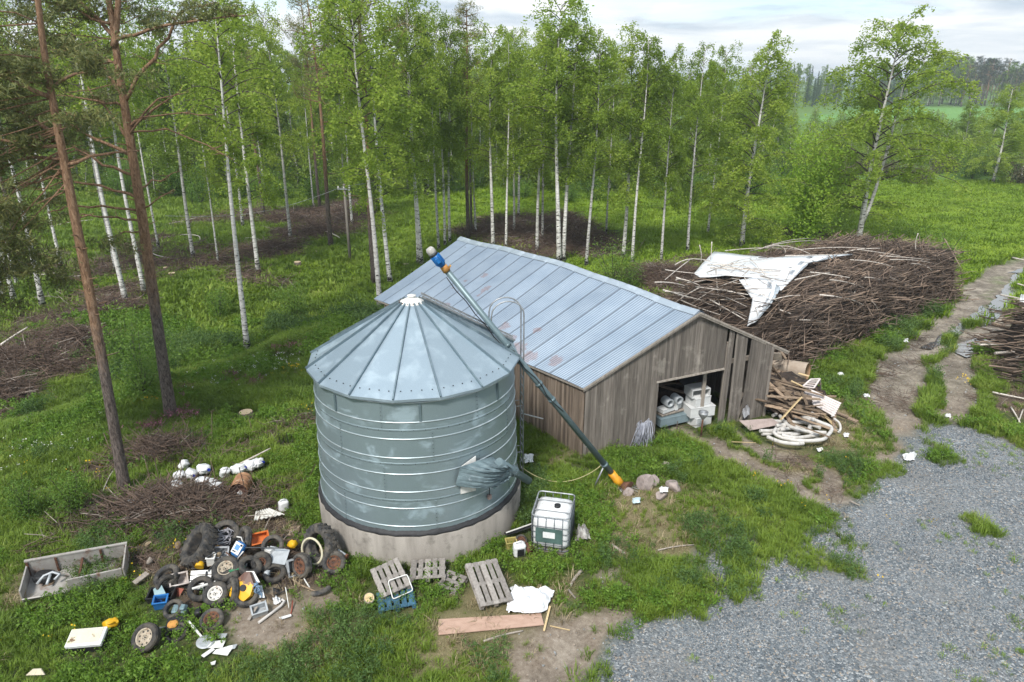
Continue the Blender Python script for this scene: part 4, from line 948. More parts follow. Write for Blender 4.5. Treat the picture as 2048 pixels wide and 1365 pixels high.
# --- standing birches of the thinned wood: foot (photo column,row), top row, kind, girth, lean
FRONT = [
 (9, 598, -60, 's', 1.0, 'bare white birch stem at the edge of the brush bank, beyond the orange pine'), (30, 607, -60, 's', 1.1, 'white birch with two dark scars rising from the brush bank far left'),
 (36, 576, -60, 's', .8, 'thin pale birch standing just behind the scarred birch far left'), (86, 616, -60, 's', 1.2, 'stout white birch with a dark split foot on the brown brush'),
 (123, 533, -60, 's', .9, 'slim birch between the split footed birch and the orange pine'), (236, 551, -40, 's', 1.3, 'thick white birch in the close pair left of the grey pine, rear one'),
 (254, 613, -60, 's', 1.2, 'thick white birch in the close pair left of the grey pine, front one'), (290, 592, -40, 's', 1.1, 'white birch half hidden behind the trunk of the grey pine'),
 (318, 500, -20, 's', .7, 'thin dark stemmed birch just right of the grey pine'), (388, 522, -20, 'b', 1.0, 'birch with a grey foot in the brown brush, right of the grey pine'),
 (437, 530, 60, 's', .6, 'thin greenish young birch with a low leaf bunch left of the bright leaning birch'), (495, 705, -90, 's', 1.15, 'bright white leaning birch standing alone on open grass left of the silo'),
 (478, 532, 30, 'b', .8, 'slim grey birch just behind the bright leaning birch'), (486, 456, 20, 'b', .9, 'pale birch on the far green lawn behind the leaning birch'),
 (517, 549, -30, 'b', 1.15, 'white birch with a flared foot next to the brush heap, right of the leaning birch'), (582, 482, 20, 'b', 1.0, 'dark flecked white birch rising from the brush heap'),
 (628, 421, 60, 'b', .6, 'small thin birch far back on the lawn beyond the brush heap'), (705, 456, -10, 'b', .8, 'slim white birch beside the utility pole with crossarm'),
 (695, 450, 40, 'b', .7, 'thin birch directly left of the utility pole'), (761, 626, -50, 'b', 1.2, 'tall bright white birch rising beside the rear corner of the barn roof'),
 (781, 570, -10, 'b', 1.1, 'grey white leaning birch next to the tall birch by the barn roof corner'), (837, 530, -20, 'b', .9, 'greyish birch in the twin pair behind the rear barn gable'),
 (843, 532, -20, 'b', 1.1, 'dark spotted birch in the twin pair behind the rear barn gable'), (878, 504, 20, 'b', .8, 'slim leaning birch just past the twin pair behind the barn'),
 (890, 494, 40, 'b', .8, 'thin dark birch, left one of two in front of the orange tall pine'), (900, 489, 40, 'b', .9, 'pale birch, right one of two in front of the orange tall pine'),
 (952, 470, 70, 'b', .7, 'slim birch just right of the tall orange pine'), (986, 500, 62, 'b', 1.1, 'white birch with dark bands behind the barn ridge peak'),
 (1012, 500, 80, 'b', .8, 'thin pale birch behind the ridge, next to the banded birch'), (1028, 470, 70, 'b', .8, 'grey thin birch behind the ridge, second past the banded birch'),
 (1037, 437, 62, 'b', .9, 'white birch rooted farther back behind the brown brush patch'), (1074, 508, 60, 'b', 1.0, 'straight white birch rising from the brown patch behind the ridge'),
 (1085, 480, 70, 'b', .8, 'dark slender birch close to the straight white birch behind the ridge'), (1118, 530, 5, 'b', 1.35, 'tallest thick birch behind the ridge, left stem of the double'),
 (1126, 527, 30, 'b', 1.2, 'thick birch behind the ridge, right stem of the double'), (1172, 535, 62, 'b', .9, 'leaning white birch right of the thick double birch'),
 (1212, 470, 90, 'b', .7, 'short looking dark birch at the right end of the brown patch'), (1246, 520, 58, 'd', 1.15, 'dark barked leafy birch left of the round green bush'),
 (1264, 530, 75, 'b', .9, 'leaning thin birch close behind the round green bush'), (1322, 525, 100, 'b', .8, 'thin white birch between the round bush and the brushwood stack'),
 (1375, 505, 95, 'd', .85, 'grey stemmed leafy birch behind the left end of the brushwood stack'), (1415, 470, 100, 'b', .8, 'leafy birch behind the white sheet of the brushwood stack')]
kb = ks = 0
for i, (px, py, top, kind, gth, lab) in enumerate(FRONT):
    p = P(px, py); hgt = max(hz(p.x, p.y, top), 5.0); rr = random.Random(i * 13 + 1)
    if kind == 's': ms = VSPARSE[ks % 3]; ks += 1
    elif kind == 'd': ms = VB[3]
    else: ms = VB[kb % 6]; kb += 1
    s = hgt / 18.0; g = gth * (0.8 + 0.25 * s)
    lean = {11: -0.035, 20: -0.04, 35: 0.03, 38: 0.03, 30: 0.0}.get(i, rr.uniform(-0.034, 0.034))
    plant('birch_tree', 'birch', ms, p - Vector((0, 0, 0.05)), (g, g, s), rr.uniform(0, 6.28), lab, 'birches left standing in the thinned wood', (rr.uniform(-0.015, 0.015), lean))
p = P(1483, 498); plant('birch_tree', 'birch', VDENSE, p, (1.22, 1.22, hz(p.x, p.y, 95) / 16), 1.0, 'broad dense birch leafed almost to the ground behind the brushwood stack', 'birches left standing in the thinned wood')
p = P(1716, 492); plant('birch_tree', 'birch', VBIG, p, (1.28, 1.28, hz(p.x, p.y, 58) / 16), 0.2, 'spreading twin stemmed birch standing by itself on the bright meadow', None)
p = P(1612, 485); plant('willow_tree', 'willow', VWIL, p, (1.2, 1.2, 1.08), 0.4, 'round fresh green willow growing behind the far end of the brushwood stack', None)
p = P(2040, 362); plant('birch_tree', 'birch', VB[1], p, (1.1, 1.1, 0.62), 0.4, 'drooping birch with a white leaning stem at the right edge of the meadow', None, (0, -0.12))
p = P(1985, 368); plant('birch_tree', 'birch', VDENSE, p, (1.15, 1.15, 0.70), 2.4, 'tall leafy birch rising from the shrubs at the right edge of the meadow', None)
p = P(1920, 330); plant('birch_tree', 'birch', VDENSE, p, (0.8, 0.8, 0.55), 4.4, 'smaller leafy birch beside the tall one at the right edge of the meadow', None)

# --- mid-distance pines
for px, py, top, ms, g, lab in ((662, 494, -35, VPINE[0], .95, 'dark crowned pine with a brown trunk standing in the brush heap'), (750, 570, -60, VPINE[1], 1.15, 'red trunked pine close behind the tall birch at the barn roof corner'),
                                (937, 482, 18, VPINE[2], .85, 'tall thin orange pine with a small crown behind the barn'), (528, 433, 30, VPINE[0], .7, 'slim brown pine at the back of the clearing behind the flared birch'),
                                (640, 420, -10, VPINE[1], .8, 'dark bushy pine at the back of the clearing'), (30, 470, -40, VPINE[1], 1.0, 'dark pine at the far left edge of the clearing')):
    p = P(px, py); plant('pine_tree', 'pine', ms, p, (g, g, hz(p.x, p.y, top) / 19), random.uniform(0, 6), lab, 'pines in the clearing')

# --- woodland behind the clearing: every tree its own object
rr = random.Random(5); nb = 0
for row, (yy, xs0, xs1, step) in enumerate(((84, -66, 30, 3.3), (90, -72, 38, 3.0), (97, -78, 46, 3.0), (106, -86, 52, 3.2), (118, -96, 60, 3.6), (133, -108, 70, 4.2))):
    x = xs0
    while x < xs1:
        xx = x + rr.uniform(-1.2, 1.2); y = yy + rr.uniform(-3, 3) + 0.10 * abs(xx + 20); r = rr.random(); x += step * rr.uniform(0.8, 1.25)
        px_ = 1024 + F * xx / (y * CT + H * ST)
        if px_ > 1555 or px_ < -120: continue
        lim = np.interp(px_, [0, 300, 600, 900, 1000, 1300, 1555], [85, 95, 108, 122, 122, 142, 158]) + rr.uniform(-18, 34)
        hh = hz(xx, y, lim); loc = (xx, y, gzf(xx, y) - 0.1)
        if r < (0.80 if row < 3 else 0.62):
            s = hh / 17; plant('birch_tree', 'birch', VBACK[nb % 5], loc, (s * 0.95 + .05, s * 0.95 + .05, s), rr.uniform(0, 6), 'leafy birch in the closed green wood behind the clearing', 'leafy birches of the wood behind the clearing')
        elif r < 0.92:
            s = hh * rr.uniform(0.75, 1.1) / 17; plant('spruce_tree', 'spruce', VSPR[nb % 3], loc, (s, s, s), rr.uniform(0, 6), 'dark spruce standing among the birches of the wood behind the clearing', 'dark spruces of the wood behind the clearing')
        else:
            s = hh * 1.03 / 19; plant('pine_tree', 'pine', VPINE[nb % 3], loc, (s, s, s), rr.uniform(0, 6), 'pine crown rising among the birches of the wood behind the clearing', 'pines of the wood behind the clearing')
        nb += 1
for k in range(90):
    px_ = rr.uniform(-60, 1570); yy = rr.uniform(78, 104); xx = (px_ - 1024) / F * (yy * CT + H * ST); s = rr.uniform(0.7, 1.5)
    plant('birch_sapling', 'sapling', VSAP[k % 3], (xx, yy, gzf(xx, yy)), (s * 1.5, s * 1.5, s), rr.uniform(0, 6), 'young leafy tree filling the gaps low between the trunks of the wood', 'young trees low in the wood')
# undergrowth along the edge of that wood
for k in range(64):
    px_ = rr.uniform(-40, 1580); yy = rr.uniform(74, 86); xx = (px_ - 1024) / F * (yy * CT + H * ST); s = rr.uniform(0.8, 1.7)
    plant('shrub', 'shrub', VSHR[k % 3], (xx, yy, gzf(xx, yy)), (s * 1.2, s * 1.2, s), rr.uniform(0, 6), 'green shrub in the undergrowth along the foot of the wood', 'undergrowth shrubs along the foot of the wood', stem='stems')
# brownish willow scrub and saplings beyond the meadow
for k in range(30):
    px_ = rr.uniform(1560, 2120); py_ = rr.uniform(338, 372); p = P(px_, py_); s = rr.uniform(0.8, 1.4)
    v = VBRN[k % 2] if rr.random() < 0.6 else VSHR[k % 3]
    nm = 'brownish half bare scrub bush' if v in VBRN else 'green bushy shrub'
    plant('shrub', 'shrub', v, p, (s * 1.2, s * 1.2, s), rr.uniform(0, 6), nm + ' along the far edge of the bright meadow', nm + ' beyond the meadow', stem='stems')
for k in range(120):
    px_ = rr.uniform(1540, 2120); py_ = 240 + 105 * rr.random() ** 0.8; p = P(px_, py_); s = rr.uniform(0.65, 1.25) * (0.8 if py_ < 275 else 1)
    if px_ < 1640 and rr.random() < .4: continue
    plant('birch_sapling', 'sapling', VSAP[k % 3], p, (s * 1.25, s * 1.25, s), rr.uniform(0, 6), 'young leafy birch in the sapling stand between meadow and far field', 'birch saplings between the meadow and the far field')
for px_, py_ in ((1905, 285), (1915, 320), (1866, 300), (1902, 325), (1960, 305)):
    p = P(px_, py_); plant('spruce_tree', 'spruce', VSPR[0], p, (0.35, 0.35, 0.25), px_, 'small dark spruce among the birch saplings beyond the meadow', 'small spruces in the sapling stand')
# tree line on the far side of the field
for k in range(235):
    px_ = 1500 + 660 * rr.random(); yy = rr.uniform(335, 400) if k < 150 else rr.uniform(400, 520); p = Vector(((px_ - 1024) / F * (yy * CT + H * ST), yy, 0)); r = rr.random()
    top = np.interp(px_, [1520, 1580, 1680, 1800, 1870, 1960, 2060], [140, 128, 140, 140, 112, 122, 125]) + rr.uniform(-6, 26); hh = hz(p.x, p.y, top)
    if px_ > 1800 and r < 0.66: plant('pine_tree', 'pine', VPFAR[k % 3], p, (hh / 17 * 1.3, hh / 17 * 1.3, hh / 17), rr.uniform(0, 6), 'far pine in the tree line on the other side of the green field', 'far pines beyond the field')
    elif r < 0.5: plant('spruce_tree', 'spruce', VSPR[k % 3], p, (hh / 17 * 1.15, hh / 17 * 1.15, hh / 17), rr.uniform(0, 6), 'far spruce in the tree line on the other side of the green field', 'far spruces beyond the field')
    else: plant('birch_tree', 'birch', VBACK[k % 5], p, (hh / 17 * 1.25, hh / 17 * 1.25, hh / 17), rr.uniform(0, 6), 'far leafy tree in the tree line on the other side of the green field', 'far leafy trees beyond the field')
# round bushes near the barn
for px_, py_, s, lab in ((1225, 582, 1.15, 'dark round bush pressed between the rear of the barn and the brushwood stack'), (1262, 580, 0.8, 'greyish bush beside the dark round bush behind the barn'), (1872, 560, 1.3, 'pale green bush at the far end of the brushwood stack')):
    p = P(px_, py_); plant('shrub', 'shrub', VSHR[1], p, (s * 1.1, s * 1.1, s * 0.9), px_, lab, None, stem='stems')
for px_, py_, s, lab in ((290, 800, 1.5, 'airy willow bush between the two near pines'), (262, 735, 1.4, 'loose pale willow bush left of the grey pine foot'), (440, 640, 1.0, 'thin leafy willow bush left of the leaning birch'), (590, 640, 1.2, 'thin grey green willow bush right of the leaning birch'), (60, 1040, 0.75, 'willow bush at the left edge above the trailer'), (150, 1030, 0.8, 'leafy bush above the grey trailer body'), (320, 760, 1.1, 'small willow bush behind the grey pine')):
    p = P(px_, py_); plant('shrub', 'shrub', shrub(int(px_ + py_), 1.9, 1.0, 2600, L_SHRUB, 0.085, 16, 0.010), p, (s, s, s), px_, lab, None, stem='stems')

# ================================================================== the two near pines, limb by limb
def near_pine(label, base, pts, r0, limbs, clumps_top, seed, n_need=11):
    """pts: trunk way-points (photo column,row) in the vertical plane through the foot; limbs: (t, [(dx,dz,dy)...], r, clumps)"""
    rng = np.random.default_rng(seed); B0 = P(*base); t = thing('pine_tree', label, 'pine', B0)
    tp = [Py(a, b_, B0.y + k) - B0 for a, b_, k in pts]; tp[0] = Vector((0, 0, -0.2)); n = len(tp)
    hh = tp[-1].z; tm = MB(); path = []
    for i in range(n - 1):
        for s in np.linspace(0, 1, 5)[:-1]:
            p0, p1, p2, p3 = tp[max(i - 1, 0)], tp[i], tp[i + 1], tp[min(i + 2, n - 1)]
            path.append(0.5 * ((2 * p1) + (p2 - p0) * s + (2 * p0 - 5 * p1 + 4 * p2 - p3) * s * s + (3 * p1 - p0 - 3 * p2 + p3) * s ** 3))
    path.append(tp[-1]); k = len(path)
    tm.tube(path, [r0 * (1 + 0.35 * math.exp(-i / 1.2)) * (1 - 0.62 * i / (k - 1)) for i in range(k)], 16, 0)
    for i in range(26):                                    # dead branch stubs
        p = at(path, rng.uniform(0.18, 0.62)); az = rng.uniform(0, 6.28); L = rng.uniform(0.12, 0.4); rr_ = r0 * 0.8
        d = Vector((math.cos(az), math.sin(az), 0.25)); tm.tube([p, p + d * (L + rr_)], [0.028, 0.010], 5, 0)
    tm.build('trunk', M_PINE, t); bm_ = MB(); C = []
    def clump(c, nn, sp):
        C.append(np.array(c) + rng.normal(0, 1, (nn, 3)) * np.array((sp, sp, sp * 0.55)))
    for tt, steps, r, dens in limbs:
        q = [at(path, tt)]
        for (dx, dz, dy) in steps: q.append(q[-1] + Vector((dx, dy, dz)))
        sm = []
        for i in range(len(q) - 1):
            for s in np.linspace(0, 1, 4)[:-1]: sm.append(q[i].lerp(q[i + 1], s) + Vector(rng.normal(0, 0.035, 3)))
        sm.append(q[-1]); m_ = len(sm)
        bm_.tube(sm, [r * (1 - 0.8 * i / (m_ - 1)) + 0.006 for i in range(m_)], 7, 0)
        Lb = sum((q[i + 1] - q[i]).length for i in range(len(q) - 1))
        for j in range(int(Lb * (5 if dens else 3))):
            s = rng.uniform(0.3, 1.0); c = at(sm, min(s, 0.999)); az = rng.uniform(0, 6.28); L = rng.uniform(0.25, 0.9) * (1 if dens else 0.7)
            d = Vector((math.cos(az), math.sin(az), rng.uniform(-0.15, 0.6))) * L; mid = c + d * 0.55 + Vector((0, 0, -0.04))
            bm_.tube([c, mid, c + d], [0.013, 0.009, 0.004], 4, 0, caps=False)
            if dens and s > 0.35:
                for u in (0.5, 0.75, 1.0):
                    if rng.random() < dens: clump(c.lerp(c + d, u), 55, 0.15)
    for (cx, cz, cy, sp, m_) in clumps_top:                # foliage masses of the crown on twisting branchlets
        o = Vector((cx, cy, cz)); tt_ = min(max((cz - 0.7) / hh, 0.3), 0.99); k0 = at(path, tt_)
        if rng.random() < 0.16:
            m1 = k0.lerp(o, 0.35) + Vector(rng.normal(0, 0.12, 3)); m2 = k0.lerp(o, 0.7) + Vector(rng.normal(0, 0.16, 3))
            bm_.tube([k0, m1, m2, o], [0.024, 0.018, 0.012, 0.005], 5, 0)
        for j in range(m_):
            c = o + Vector(rng.normal(0, 1, 3) * np.array((sp, sp, sp * 0.42)))
            if rng.random() < 0.4: bm_.tube([o.lerp(c, 0.3), o.lerp(c, 0.6) + Vector(rng.normal(0, 0.05, 3)), c], [0.010, 0.007, 0.003], 3, 0, caps=False)
            clump(c, 50, 0.15)
    bm_.build('branches', M_PINE, t)
    C = np.concatenate(C); me = leafmesh('pine_crown', C, 0.19, rng, L_PINE, -0.1, 0.17); link('crown', me, t)
    return t
rc = random.Random(3)
cl = []
for (cx, cz, n_) in ((-3.4, 13.0, 5), (-2.2, 12.6, 5), (-1.2, 13.2, 5), (-0.2, 13.3, 4), (-3.2, 11.8, 5), (-2.0, 11.4, 5), (-0.6, 12.0, 4), (-3.0, 10.4, 5), (-1.9, 10.0, 5), (-2.6, 9.0, 4), (-1.4, 9.0, 5), (-0.4, 9.3, 4), (-3.0, 8.2, 4), (-1.6, 8.0, 4), (-0.4, 8.4, 3), (0.5, 8.0, 3), (0.3, 12.6, 3), (1.0, 13.4, 3), (0.6, 10.6, 2), (-2.6, 14.2, 5), (-1.0, 14.4, 5), (0.4, 14.6, 4), (-2.2, 7.4, 5), (-1.2, 6.9, 4), (-2.8, 6.6, 5), (0.0, 7.6, 3), (-2.0, 8.8, 4), (-0.8, 8.8, 4), (-1.8, 12.2, 4), (-0.6, 10.8, 4)):
    for j in range(n_ ): cl.append((cx - 1.15 + rc.gauss(0, 0.55), cz + rc.gauss(0, 0.35), rc.gauss(0, 1.2), 0.45, 10))
near_pine('nearest pine with an orange upper trunk and dense needles at the left edge', (250, 985), [(250, 985, 0), (215, 780, 0), (178, 580, 0), (140, 385, 0), (122, 290, 0), (105, 200, 0), (85, 80, 0), (70, -60, 0)], 0.165,
   [(0.52, [(-1.0, 0.05, 0.2), (-1.2, -0.35, 0.1), (-0.8, -0.1, 0)], 0.05, 0.12), (0.50, [(0.9, 0.25, 0.3), (1.0, 0.1, 0.1)], 0.05, 0.0), (0.56, [(-1.4, 0.2, -0.4), (-1.4, 0.1, -0.2)], 0.05, 0.6), (0.60, [(-1.2, 0.5, 0.6), (-1.6, 0.6, 0.2)], 0.06, 0.8),
    (0.66, [(0.8, 0.1, -0.4), (0.8, -0.1, -0.2)], 0.04, 0.7), (0.72, [(-1.1, 0.6, -0.5), (-1.4, 0.7, 0)], 0.06, 0.8), (0.48, [(-0.9, -0.3, 0.1), (-0.9, -0.2, 0)], 0.035, 0.05), (0.75, [(0.8, 0.4, 0.4), (0.7, 0.2, 0.1)], 0.04, 0.8), (0.58, [(-1.0, 0.0, 1.0), (-0.8, -0.2, .8)], 0.05, 0.6)], cl, 61)
cl2 = []
for (cx, cz, n_) in ((-1.6, 12.9, 3), (-2.4, 13.4, 4), (-0.5, 14.6, 3), (0.6, 15.2, 3), (1.6, 14.6, 2), (-1.2, 14.2, 3), (-2.8, 11.2, 3), (-2.2, 9.6, 3), (-1.7, 10.6, 2), (2.2, 12.6, 2), (-0.2, 16.2, 4), (1.2, 16.4, 4), (-1.6, 15.6, 4), (-2.2, 8.4, 2)):
    for j in range(n_): cl2.append((cx - 0.9 + rc.gauss(0, 0.45), cz + rc.gauss(0, 0.3), rc.gauss(0, 1.0), 0.40, 8))
near_pine('grey footed pine with a red forked upper trunk and wide bare limbs', (342, 832), [(342, 832, 0), (325, 720, 0), (302, 560, 0), (285, 440, 0), (268, 330, 0), (252, 230, 0), (238, 140, 0), (228, 70, 0), (213, -30, 0)], 0.22,
   [(0.83, [(0.25, 0.9, 0), (0.15, 1.2, 0.1), (0.05, 2.0, 0.1), (0.1, 1.0, 0)], 0.115, 0.15),                       # second stem of the fork
    (0.86, [(1.3, 0.25, -0.3), (1.6, 0.30, -0.2), (1.6, 0.12, 0.1)], 0.06, 0.28), (0.66, [(0.9, 1.1, 0.2), (0.8, 0.9, 0), (0.5, 0.7, 0), (1.3, 0.35, 0)], 0.07, 0.18), (0.59, [(0.8, 0.6, 0.3), (0.9, 0.5, 0)], 0.055, 0.0),
    (0.54, [(0.25, 0.8, 0.1), (0.7, 0.7, 0), (0.9, 0.25, 0)], 0.05, 0.0), (0.575, [(0.7, 0.55, -0.3), (0.9, 0.15, 0), (1.5, -0.05, 0)], 0.035, 0.0), (0.58, [(1.2, 0.1, 0.2), (1.3, -0.5, 0), (0.9, -0.55, 0)], 0.03, 0.0),
    (0.52, [(-0.9, 0.45, 0.1), (-1.0, 0.55, 0), (-0.5, 0.2, 0)], 0.07, 0.1), (0.555, [(-0.6, 0.9, 0.2), (-0.6, 0.9, 0)], 0.06, 0.15), (0.47, [(-0.9, 0.5, -0.2), (-1.1, 0.6, 0), (-0.8, 0.2, 0)], 0.055, 0.05),
    (0.425, [(-0.9, 0.25, 0.1), (-1.4, 0.35, 0), (-1.2, -0.35, 0)], 0.055, 0.05), (0.395, [(-1.2, 0.2, -0.2), (-1.4, -0.05, 0), (-0.6, -0.2, 0)], 0.045, 0.0), (0.37, [(-1.0, 0.15, 0.2), (-1.2, 0.0, 0), (-0.7, -0.2, 0)], 0.04, 0.0), (0.345, [(-0.7, 0.0, 0.1), (-1.0, -0.25, 0)], 0.035, 0.0),
    (0.68, [(-0.6, 0.8, 0.2), (-1.0, 0.4, 0), (-1.3, 0.2, 0)], 0.075, 0.35), (0.64, [(-0.8, 0.35, -0.3), (-1.2, 0.1, 0)], 0.045, 0.35), (0.77, [(-0.7, 0.25, 0.2), (-1.2, 0.0, 0)], 0.045, 0.4), (0.87, [(-0.7, 0.7, 0.1), (-0.8, 0.9, 0), (-0.5, 0.9, 0)], 0.07, 0.5),
    (0.9, [(-0.9, 0.35, -0.3), (-1.0, 0.3, 0)], 0.05, 0.6), (0.44, [(0.7, 0.35, 0.2), (0.8, 0.3, 0)], 0.03, 0.0), (0.40, [(0.6, 0.3, -0.2), (0.8, 0.4, 0)], 0.03, 0.0), (0.95, [(0.7, 0.9, 0.1), (0.6, 1.2, 0)], 0.05, 0.3)], cl2, 62)

# ================================================================== utility poles and wire
M_pole = wood('grey_pole', (0.20, 0.185, 0.165), (0.13, 0.115, 0.10), 0.2)
PT = []
for (px, py, top, lab) in ((701, 527, 362, 'grey wooden utility pole with a crossarm left of the barn'), (943, 470, 292, 'thin grey utility pole with a crossarm beside the tall orange pine')):
    p = P(px, py); h_ = hz(p.x, p.y, top); t = thing('utility_pole', lab, 'utility pole', p, 0, 'utility poles in the clearing')
    mb = MB(); mb.tube([(0, 0, -0.2), (0, 0, h_)], [0.12, 0.085], 10); mb.build('pole', M_pole, t)
    mb = MB(); mb.beam((-0.45, -0.1, h_ - 0.35), (0.45, -0.1, h_ - 0.35), 0.07, 0.09); mb.build('crossarm', M_steel, t)
    for s in (-0.4, 0, 0.4):
        mb = MB(); mb.lathe([(0.0, 0), (0.05, 0), (0.06, 0.05), (0.035, 0.09), (0.06, 0.12), (0.0, 0.17)], 10, Matrix.Translation((s, -0.1, h_ - 0.3))); mb.build('insulator', M_white, t)
    PT.append(p + Vector((0, -0.1, h_ - 0.15)))
mb = MB(); a, c = PT[0], PT[1]; mb.tube([a.lerp(c, t) - Vector((0, 0, 0.6 * math.sin(PI * t))) for t in np.linspace(0, 1, 12)], 0.012, 5)
e = P(330, 432, 4.0); mb.tube([a.lerp(e, t) - Vector((0, 0, 0.8 * math.sin(PI * t))) for t in np.linspace(0, 1, 12)], 0.012, 5)
tag(mb.build('overhead_wire', M_steel), 'thin overhead wire running between the two utility poles', 'wire')
for k, (px, py, hh, lab) in enumerate(((1954, 217, 10, 'far pale utility pole at the right of the green field'), (1940, 214, 8, 'fainter far utility pole just left of the pale one by the field'))):
    p = P(px, py); mb = MB(); mb.tube([(0, 0, 0), (0, 0, hh)], 0.16, 8); mb.tube([(-0.8, 0, hh - 0.6), (0.8, 0, hh - 0.6)], 0.07, 6); o = mb.build('utility_pole', M_pole); o.location = p; tag(o, lab, 'utility pole', 'far utility poles')
# ================================================================== builders for the things lying about
import bmesh
def head(a, b):
    d = P(*b) - P(*a); return math.atan2(d.y, d.x)
def noisef(p, s=3.0, k=0): return (hashn(math.floor(p[0] * s), math.floor(p[1] * s) + 7 * math.floor(p[2] * s), k) - 0.5)
def single(mb, name, label, cat, mats, loc, rot=(0, 0, 0), group=None):
    o = mb.build(name, mats); o.location = loc; o.rotation_euler = rot; return tag(o, label, cat, group)
def superbox(mb, w, d, h, n=20, rings=9, p=4.0, jit=0.0, mat=0, tint=0.5, seed=0, taper=0.0, closed=True):
    rng = np.random.default_rng(seed); rows = []
    for i in range(rings):
        t = i / (rings - 1); zz = -1 + 2 * t; k = (1 - abs(zz) ** 8) ** (1 / 8.0) if closed else 1
        k = max(k, 0.72 if closed else 1); s = k * (1 - taper * (1 - t)); row = []
        for j in range(n):
            a = 2 * PI * j / n; c, s_ = math.cos(a), math.sin(a); r = (abs(c) ** p + abs(s_) ** p) ** (-1 / p)
            row.append(Vector((c * r * w / 2 * s, s_ * r * d / 2 * s, t * h)) + Vector(rng.normal(0, jit, 3)))
        rows.append(row)
    vs = [q for r in rows for q in r]; fs = [(i * n + j, i * n + (j + 1) % n, (i + 1) * n + (j + 1) % n, (i + 1) * n + j) for i in range(rings - 1) for j in range(n)]
    fs.append(tuple(reversed(range(n)))); fs.append(tuple((rings - 1) * n + j for j in range(n)))
    return mb.add(vs, fs, mat, tint, True)
def rock(seed, sx, sy, sz, m_):
    rng = np.random.default_rng(seed); bm = bmesh.new(); bmesh.ops.create_icosphere(bm, subdivisions=3, radius=1)
    pl = [(Vector(rng.normal(0, 1, 3)).normalized(), rng.uniform(0.62, 0.9)) for k in range(9)]
    for v in bm.verts:
        for n, d in pl:
            k = v.co.dot(n)
            if k > d: v.co -= n * (k - d) * 0.9
        v.co += Vector(rng.normal(0, 0.012, 3)); v.co.x *= sx; v.co.y *= sy; v.co.z *= sz
    me = bpy.data.meshes.new('rock'); bm.to_mesh(me); bm.free(); me.materials.append(m_); return me
M_tread = M_dark
M_rimw = mat('white_rim', (0.62, 0.61, 0.58), (0.45, 0.42, 0.38), 0.5, 0.1, 9, dirt=(0.24, 0.13, 0.08), dlo=0.58, dhi=0.7, dscale=9)
M_rimb = mat('beige_rim', (0.42, 0.37, 0.29), (0.28, 0.23, 0.17), 0.6, 0.1, 9, dirt=(0.18, 0.10, 0.06), dlo=0.55, dhi=0.7, dscale=8)
M_plastw = mat('white_plastic', (0.72, 0.73, 0.74), (0.60, 0.61, 0.62), 0.4, 0, 5, dirt=(0.40, 0.37, 0.32), dlo=0.6, dhi=0.75, dscale=6)
M_bluecap = mat('blue_cap', (0.012, 0.03, 0.30), None, 0.4)
M_blue = mat('blue_plastic', (0.022, 0.16, 0.42), (0.018, 0.11, 0.32), 0.5, dirt=(0.12, 0.11, 0.09), dlo=0.55, dhi=0.68, dscale=6)
M_yel = mat('yellow_plastic', (0.70, 0.43, 0.012), (0.55, 0.30, 0.012), 0.5, dirt=(0.16, 0.09, 0.04), dlo=0.62, dhi=0.74, dscale=7)
M_org = mat('orange_plastic', (0.62, 0.16, 0.025), (0.48, 0.12, 0.025), 0.5, dirt=(0.14, 0.09, 0.06), dlo=0.56, dhi=0.68, dscale=6)
M_grn = mat('green_plastic', (0.05, 0.24, 0.11), None, 0.5)
M_pal = wood('pallet_wood', (0.34, 0.315, 0.29), (0.20, 0.180, 0.165), 0.5, rnd=0.3)
M_palb = wood('blue_pallet_wood', (0.06, 0.15, 0.22), (0.04, 0.09, 0.14), 0.5)
M_plank = wood('rough_plank', (0.27, 0.205, 0.145), (0.14, 0.098, 0.07), 0.7, rnd=0.5)
M_fresh = wood('fresh_board', (0.58, 0.45, 0.26), (0.42, 0.31, 0.17), 0.3)
M_rock = mat('pink_granite', (0.36, 0.30, 0.275), (0.22, 0.185, 0.175), 0.9, 0, 4, bmp=0.5, bscale=16)
M_grey = mat('grey_sheet', (0.45, 0.48, 0.50), (0.34, 0.36, 0.38), 0.5, 0.2, 5, dirt=(0.25, 0.2, 0.16), dlo=0.62, dhi=0.75, dscale=4)

def tyre_mb(R, w, rr, tractor=False):
    mb = MB(); h = w / 2; s = R - rr
    prof = [(rr, -h * 0.72), (rr + 0.02, -h * 0.82), (rr + 0.35 * s, -h), (rr + 0.72 * s, -h * 0.97), (R - 0.03 * s, -h * 0.78), (R, -h * 0.55), (R, h * 0.55), (R - 0.03 * s, h * 0.78), (rr + 0.72 * s, h * 0.97), (rr + 0.35 * s, h), (rr + 0.02, h * 0.82), (rr, h * 0.72), (rr + 0.03, 0), (rr, -h * 0.72)]
    mb.lathe(prof, 40)
    n = 20 if tractor else 44
    for k in range(n):
        a = 2 * PI * k / n
        for sg in (-1, 1):
            if tractor:
                p0 = Vector((R * math.cos(a), R * math.sin(a), 0)); a2 = a + 0.20; p1 = Vector(((R - 0.035) * math.cos(a2), (R - 0.035) * math.sin(a2), sg * h * 0.95)); mb.beam(p0, p1, 0.055, 0.085, up=p0.normalized(), tint=0.6)
            else:
                a2 = a + (0 if sg > 0 else PI / n); p = Vector((R * 1.0 * math.cos(a2), R * math.sin(a2), sg * h * 0.28)); mb.box(p, (0.018, 0.05 * R / 0.35, h * 0.42), RZ(a2), 0, 0.4)
    return mb
